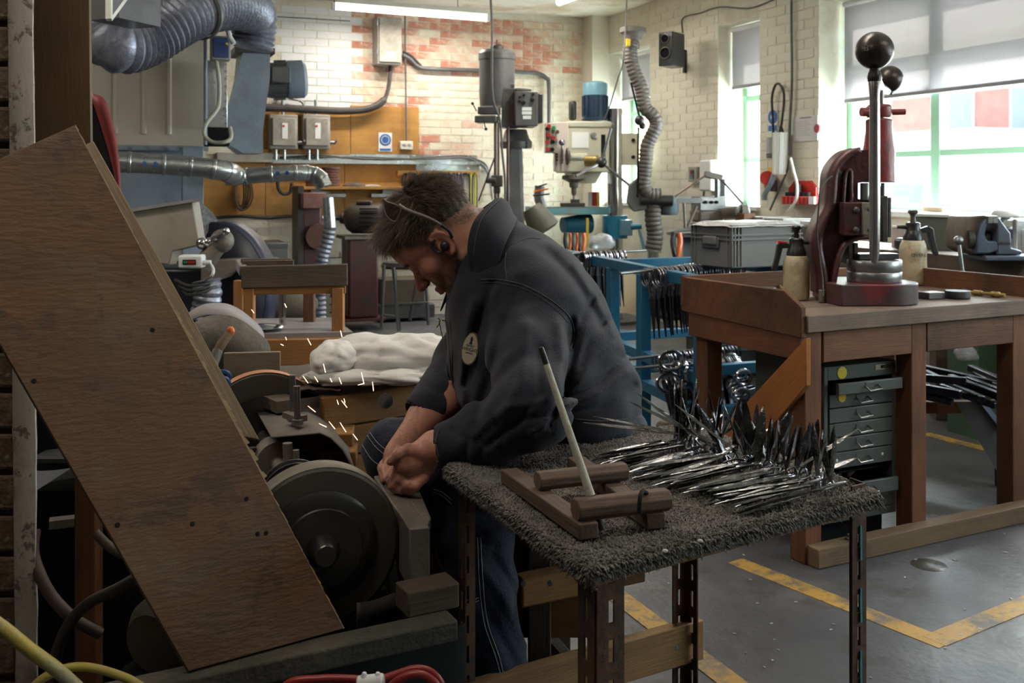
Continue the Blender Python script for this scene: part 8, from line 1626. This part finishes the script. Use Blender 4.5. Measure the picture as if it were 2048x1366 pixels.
# front placket, lapel and pocket on the far breast
def patch_on(pts, nm, m_, lift=.002, th=.002):
    c = [on_j(x, y, lift)[0] for x, y in pts]; cen = sum(c, V((0, 0, 0)))/len(c); MB().add([cen]+c, [(0, i+1, (i+1) % len(c)+1) for i in range(len(c))]).build(nm, m_, jacket, solid=th)
seam([(884, 640), (895, 648), (899, 700), (903, 755)], .0012, 'placket_seam'); seam([(878, 642), (890, 700), (898, 760)], .001, 'placket_seam')
t_ = [on_j(x, y, .003)[0] for x, y in ((876, 636), (880, 640), (878, 648), (873, 655))]; MB().tube(t_, .0014, 6).build('scissor_pin', m_brass, jacket)
# embroidered badge
bc, bn = on_j(949, 698, .003); bx_ = V((1, -.10, -.12)).normalized(); 
bn = (bn+V((0, -.9, .1))).normalized(); bx_ = (bx_-bn*bx_.dot(bn)).normalized(); by_ = bn.cross(bx_)
BM = basis(bc+bn*.011, bx_, by_, bn) @ MX.Rotation(math.radians(-4), 4, 'Z') @ MX.Scale(1, 4)
er, eh = .0215, .0345
def oval(a, b, z0, z1, nm, m_, par): MB(BM).add([V((a*math.cos(t)*(1-.10*math.sin(t)), b*math.sin(t), zz)) for zz in (z0, z1) for t in [i*2*math.pi/40 for i in range(40)]], [tuple(range(39, -1, -1)), tuple(range(40, 80))]+[(i, (i+1) % 40, 40+(i+1) % 40, 40+i) for i in range(40)]).build(nm, m_, par, smooth=30); return par.children[-1]
m_bed = mat('badge_border', (.16, .12, .08), rough=.8, bump=0); m_bfc = mat('badge_cloth', (.42, .36, .28), (.38, .32, .25), rough=.85, scale=60, bump=.2); m_bink = mat('badge_thread', (.015, .02, .045), rough=.8, bump=0)
oval(er, eh, -.004, .0, 'badge', m_bed, jacket); bdg = [c for c in jacket.children if c.name.startswith('badge')][0]
oval(er*.90, eh*.93, 0, .0006, 'badge_face', m_bfc, bdg)
def btxt(s_, sz, y_, x_=0): text('badge_lettering', s_, m_bink, BM @ MX.Translation((x_, y_, .0008)), sz, bdg, ext=.0002)
btxt('ERNEST', .0062, .0055); btxt('WRIGHT', .0105, -.0022); btxt('SHEFFIELD', .0042, -.0098)
fig = [(-.0045, .0105), (.0050, .0105), (.0035, .0135), (.0030, .0165), (.0042, .0205), (.0035, .0240), (.0018, .0275), (-.0005, .0285), (-.0020, .0260), (-.0030, .0225), (-.0022, .0185), (-.0030, .0150)]
MB(BM).prism([(x*.9, y*.9) for x, y in fig], (0, 0, .0007), V((1, 0, 0)), V((0, 1, 0)), V((0, 0, .0004))).build('badge_figure', m_bink, bdg)
# ---- trousers
KN, AN = P(893, 975, 2.10), P(985, 1345, 2.05); KF = P(786, 900, 2.32)
HN, HF = P(1180, 880, 2.20), P(1150, 850, 2.42)
def tr_fn(p):
    d = s_chain(p, [HN, P(1050, 905, 2.19), KN], [.112, .105, .080], .04)
    sh = s_chain(p, [KN, P(945, 1060, 2.09), P(962, 1180, 2.08), AN, P(1000, 1450, 2.05)], [.082, .080, .072, .068, .066], .03)
    kn = np.exp(-(np.linalg.norm(p-A3(P(930, 1040, 2.1)), axis=1)/.12)**2)
    d = smin(d, sh, .02)
    f = s_chain(p, [HF, P(940, 868, 2.42), KF], [.115, .090, .066], .04); f = smin(f, s_chain(p, [KF, P(798, 1000, 2.36), P(810, 1200, 2.35), P(820, 1420, 2.35)], [.067, .062, .06, .06], .03), .02)
    d = smin(d, f, .02)
    d = smin(d, s_ell(p, P(1195, 870, 2.30), (.115, .17, .10)), .05)
    return d+.003*drape(p, 1.5)+creases(p, TC)
m_trou = mat('navy_work_trousers', (.010, .017, .038), (.007, .011, .024), rough=.75, scale=6, bump=.3, bscale=220, stain=(.028, .036, .058), sscale=7, samt=.5, sheen=.15, spec=.25)
vt, ft = nets(tr_fn, (-.45, 1.90, .10), (.42, 2.60, .92), .0065, 10)
trou = mesh_np('trousers', vt, ft, m_trou, person); trou['label'] = 'navy work trousers with double white stitching'
bv2 = BVHTree.FromPolygons([V(tuple(v)) for v in vt], [tuple(f) for f in ft]); m_stitch = mat('white_stitch', (.38, .38, .40), rough=.8, bump=0)
def stitch(pts):
    o_ = V((0, 0, EYE)); q = []
    for p in cat_([V((a, b, 0)) for a, b in pts], 8):
        h_ = bv2.ray_cast(o_, (P(p.x, p.y, 1)-o_).normalized()); q.append(h_[0]+h_[1]*.0006 if h_[0] is not None else None)
    q = [x for x in q if x is not None]
    if len(q) > 2: MB().tube(q, .0009, 5).build('stitching', m_stitch, trou)
stitch([(955, 1075), (958, 1150), (967, 1240), (990, 1310), (1000, 1345)]); stitch([(961, 1075), (965, 1150), (974, 1240), (997, 1310), (1006, 1345)])
stitch([(738, 862), (755, 885), (778, 905)]); stitch([(733, 868), (750, 892), (772, 912)]); stitch([(722, 885), (745, 920), (775, 938)]); stitch([(866, 978), (885, 985), (903, 1000)]); stitch([(866, 984), (885, 992), (903, 1008)])
stitch([(885, 1188), (897, 1198), (940, 1200), (958, 1195)]); stitch([(885, 1194), (897, 1204), (940, 1206), (958, 1201)]); stitch([(1168, 845), (1190, 870), (1196, 895)])
# boots on a low duckboard
bt = []
for a_, nm in ((P(1000, 1450, 2.05), 0), (P(820, 1420, 2.35), 1)):
    f0 = V((a_.x, a_.y, .20)); fn_ = lambda p, f0=f0: smin(s_cap(p, f0, f0+V((0, 0, -.02)), .058), s_chain(p, [f0+V((.0, 0, -.03)), f0+V((-.10, -.01, -.045)), f0+V((-.17, -.015, -.055))], [.055, .048, .040], .03), .03)
    v, f = nets(lambda p: smax(fn_(p), -(p[:, 2]-.112), .004), (f0.x-.26, f0.y-.1, .08), (f0.x+.1, f0.y+.1, .32), .006, 10); mesh_np('boot', v, f, m_black, person)
tag(MB().cb((-.55, 1.95, .06), (.10, 2.5, .108)).cb((-.52, 1.97, 0), (-.47, 2.48, .06)).cb((.02, 1.97, 0), (.07, 2.48, .06)).build('footboard', m_dirty), 'low wooden footboard in the shadow under the seated man', 'board')
# ---- finger nails and eye lids are small; hair: cap plus strands
m_hair = mat('brown_hair', (.050, .030, .018), (.030, .018, .012), rough=.45, scale=40, bump=.3, stretch=(1, 1, 1), spec=.4); m_hairl = mat('light_brown_hair', (.22, .14, .08), (.14, .09, .05), rough=.4, scale=40, bump=0, spec=.5)
def hairline(L):                                                     # 0 outside, 1 deep inside the scalp region
    x, y, z = L[:, 0], np.abs(L[:, 1]), L[:, 2]
    front = (.083-x-.0*y)+(z-.085)*.6; low = z-(.010+np.clip(-x-.02, 0, .1)*-.55+np.clip(x-.02, 0, .1)*.85)
    return np.clip(np.minimum(front, low)/.02, 0, 1)*(z > -.06)
hm = hairline(L_)*(np.linalg.norm(L_-np.array([-.005, 0, .045]), axis=1) < .13)*(~((y > .0765) & (z < .035)))
fade = np.clip((z-.012)/.05, 0, 1)
R_ = np.clip(R_+hm*(.55+.45*fade)*(1+.25*ns), 0, .96)
ca = person.data.color_attributes.new('tone', 'FLOAT_COLOR', 'POINT'); ca.data.foreach_set('color', np.stack([R_, G_, B_, np.ones(len(vv))], 1).astype(np.float32).ravel())
# strands
nrm = np.zeros((len(vb), 3)); pa, pb2, pc2 = vb[fb_[:, 0]], vb[fb_[:, 1]], vb[fb_[:, 2]]; fnm = np.cross(pb2-pa, pc2-pa)
for k in range(4): np.add.at(nrm, fb_[:, k], fnm)
nrm /= np.linalg.norm(nrm, axis=1, keepdims=True)+1e-12
if (nrm[hm > .5]*(vb[hm > .5]-A3(HO))).sum() < 0: nrm = -nrm
def strands(w, n, ln, wd, mt, nm, flow, lift, seed, curl=.2):
    rg = np.random.default_rng(seed); pr = w/w.sum(); idx = rg.choice(len(w), n, p=pr); p = vb[idx]+rg.normal(size=(n, 3))*.0018; nn_ = nrm[idx]
    fl = flow(idx); fl = fl-nn_*(fl*nn_).sum(1, keepdims=True); fl /= np.linalg.norm(fl, axis=1, keepdims=True)+1e-9
    fl += rg.normal(size=(n, 3))*curl; le = ln(idx, rg)[:, None]; d0 = nn_*lift+fl*(1-lift*.5); d0 /= np.linalg.norm(d0, axis=1, keepdims=True)
    sdv = np.cross(d0, nn_); sdv /= np.linalg.norm(sdv, axis=1, keepdims=True)+1e-9; pts = []
    cur = p-nn_*.001
    for k in range(4):
        ww = wd*(1-k/3.3); pts += [cur+sdv*ww, cur-sdv*ww]; dd = d0*(1-k*.15)+fl*(k*.18)-nn_*(k*.06); dd /= np.linalg.norm(dd, axis=1, keepdims=True); cur = cur+dd*le/3
    vs = np.stack(pts, 1).reshape(-1, 3); b0 = (np.arange(n)*8)[:, None, None]; qd = np.array([[0, 1, 3, 2], [2, 3, 5, 4], [4, 5, 7, 6]]); o = mesh_np(nm, vs, (b0+qd[None]).reshape(-1, 4), mt, person); o['kind'] = 'stuff'; return o
lx, lz = L_[:, 0], L_[:, 2]
def cap_fn(P3):
    p = hl(P3); x, y, z = p[:, 0], np.abs(p[:, 1]), p[:, 2]; d = smin(s_ell(p, (-.010, 0, .059), (.1015, .0785, .0935)), s_ell(p, (.040, 0, .070), (.068, .060, .070)), .02)
    low = z-(.034+np.clip(-x-.02, 0, .1)*-.35+np.clip(x-.02, 0, .1)*.8); d = d+.0022*np.sin(p[:, 1]*260+30*x)*np.sin(x*170+z*90); return smax(smax(d, -low, .012), -(.080-x+(z-.085)*.6), .008)
vh, fh = nets(cap_fn, tuple(np.min([A3(HO)-.16], 0)), tuple(A3(HO)+.2), .0035, 12); hc = mesh_np('hair_base', vh, fh, m_hair, person)
vb0, nrm0 = vb, nrm; nh = np.zeros((len(vh), 3)); fn2 = np.cross(vh[fh[:, 1]]-vh[fh[:, 0]], vh[fh[:, 2]]-vh[fh[:, 0]])
for k in range(4): np.add.at(nh, fh[:, k], fn2)
nh /= np.linalg.norm(nh, axis=1, keepdims=True)+1e-12
if (nh*(vh-A3(HO))).sum() < 0: nh = -nh
def flow_h(i): L = L_[i]; t = np.clip((L[:, 0]+.02)/.1, 0, 1)[:, None]; fwd = A3(fv); dwn = -A3(uv); bk = np.where(L[:, 0:1] > -.03, fwd*1.0+dwn*.35, dwn*1.0-fwd*.3); return bk
len_h = lambda i, rg: (.006+.030*np.clip((L_[i, 2]-.03)/.07, 0, 1)*(.6+.6*rg.random(len(i))))*(1+.35*(L_[i, 0] > .055))
vb, nrm = vh, nh; Lk = L_; L_ = hl(vh); wtop = np.clip((L_[:, 2]-.0)/.03, .05, 1)*((vh-A3(HO))*nh).sum(1).clip(0, 1)
strands(wtop, 9000, len_h, .00055, m_hair, 'hair', flow_h, .55, 5, .22); strands(wtop*np.clip((L_[:, 2]-.06)/.05, 0, 1), 4200, len_h, .0004, m_hairl, 'hair', flow_h, .7, 6, .3)
vb, nrm, L_ = vb0, nrm0, Lk; strands(hm*np.clip((.07-lz)/.05, 0, 1)*np.clip(1-fade, .15, 1)+1e-9, 3000, lambda i, rg: .004+.004*rg.random(len(i)), .0003, m_hair, 'hair', flow_h, .4, 15, .3)
wb_ = np.clip(stub-.25, 0, 1)*(y < .079); strands(wb_+1e-9*(wb_ > 0), 6500, lambda i, rg: .003+.003*rg.random(len(i)), .00022, m_hair, 'beard', lambda i: np.tile(-A3(uv)*.9+A3(fv)*.25, (len(i), 1)), .6, 7, .4)
strands(brow+1e-12, 500, lambda i, rg: .005+.003*rg.random(len(i)), .0003, m_hair, 'eyebrow', lambda i: np.tile(A3(lv)*.8-A3(fv)*.5, (len(i), 1)), .35, 8, .25)
strands(np.clip(lash, 0, 1)*(y > .02)+1e-12, 120, lambda i, rg: np.full(len(i), .007), .0003, m_dark, 'eyelash', lambda i: np.tile(A3(fv)*.8-A3(uv)*.7, (len(i), 1)), .5, 9, .1)
# nail on the thumb
MB(basis(P(779, 919, 1.956), V((.5, 0, .86)), V((.86, 0, -.5)), V((0, -1, 0)))).sph((0, 0, 0), .0045, (1.2, .8, .3), 12).build('thumb_nail', mat('nail', (.50, .32, .25), rough=.35, bump=0), person)
# ---- scissor blade in the hands
tag(MB().hexa([P(797, 925, 1.985), P(803, 928, 1.985), P(803, 928, 1.99), P(797, 925, 1.99)], [P(764, 968, 2.035), P(768, 972, 2.035), P(768, 972, 2.039), P(764, 968, 2.039)]).build('held_blade', m_scis, bev=.001), 'scissor blade held in both hands against the spinning wheel', 'scissor blade')
# ---- glasses pushed up on the head
m_fr = mat('grey_spectacle_frame', (.25, .22, .20), (.18, .16, .15), rough=.3, bump=0); 
gl = thing('safety_glasses', 'grey framed tinted safety glasses pushed up on the hair', 'glasses', HW(.07, .05, .08))
def _lens(nt):
    o = _n(nt, 'ShaderNodeOutputMaterial'); t = _n(nt, 'ShaderNodeBsdfTransparent'); g = _n(nt, 'ShaderNodeBsdfGlossy'); x = _n(nt, 'ShaderNodeMixShader'); t.inputs[0].default_value = (.45, .40, .38, 1); g.inputs[1].default_value = .05; x.inputs[0].default_value = .10
    nt.links.new(t.outputs[0], x.inputs[1]); nt.links.new(g.outputs[0], x.inputs[2]); nt.links.new(x.outputs[0], o.inputs[0])
m_lens = simple('tinted_lens', _lens)
for sgn in (1, -1):
    base = [(763, 398), (772, 404), (790, 410), (800, 418), (797, 430), (792, 443), (781, 442), (771, 432), (766, 415)]
    pts = []
    for (px_, py_) in base:
        L0 = (A3(P(px_, py_, 2.17))-A3(HO))@HR.T; pts.append(HW(L0[0], sgn*(.058+.4*(.0)), L0[2]))
    cenx = sum(pts, V((0, 0, 0)))/len(pts)
    pts = [p+lv*sgn*(.016-.30*max(0, (p-HO).dot(fv)-.05)) for p in pts]; q = cat_(pts, 4, True)
    MB().tube(q, .0016, 6, closed=True).build('lens_rim', m_fr, gl); c_ = sum(q, V((0, 0, 0)))/len(q); MB().add([c_]+q, [(0, i+1, (i+1) % len(q)+1) for i in range(len(q))]).build('lens', m_lens, gl)
    tp = [P(798, 410, 2.165), P(815, 420, 2.16), P(845, 431, 2.155), P(868, 441, 2.15), P(885, 452, 2.155), P(898, 462, 2.16), P(904, 476, 2.165)]
    tl_ = []
    for p in tp: L0 = (A3(p)-A3(HO))@HR.T; tl_.append(HW(L0[0], sgn*max(abs(L0[1]), .083), L0[2]))
    q = cat_(tl_, 5); MB().tube(q, [.0035]*14+[.0028]*(len(q)-14), 8).build('temple', m_fr if True else m_black, gl)
    MB().tube(q[-12:], .0036, 8).build('temple_tip', m_black, gl)
a_, b_ = HW(*( ((A3(P(763, 398, 2.17))-A3(HO))@HR.T)[0], .045, ((A3(P(763, 398, 2.17))-A3(HO))@HR.T)[2])), None
L0 = (A3(P(763, 402, 2.17))-A3(HO))@HR.T; MB().tube(cat_([HW(L0[0], .058, L0[2]), HW(L0[0]+.012, .02, L0[2]+.006), HW(L0[0]+.012, -.02, L0[2]+.006), HW(L0[0], -.058, L0[2])], 5), .002, 7).build('bridge', m_fr, gl)
eb = thing('earpiece', 'black wireless earpiece hooked in the left ear of the man', 'earphone', HW(0, .085, 0))
MB().sph(tuple(HW(-.003, .090, -.004)), .0105, (1, .8, 1.1), 16).build('bud', m_black, eb); MB().tube(cat_([HW(.004, .092, -.010), HW(.016, .088, -.002), HW(.018, .087, .012), HW(.010, .087, .022), HW(.0, .088, .020)], 5), .0028, 8).build('ear_hook', m_black, eb)
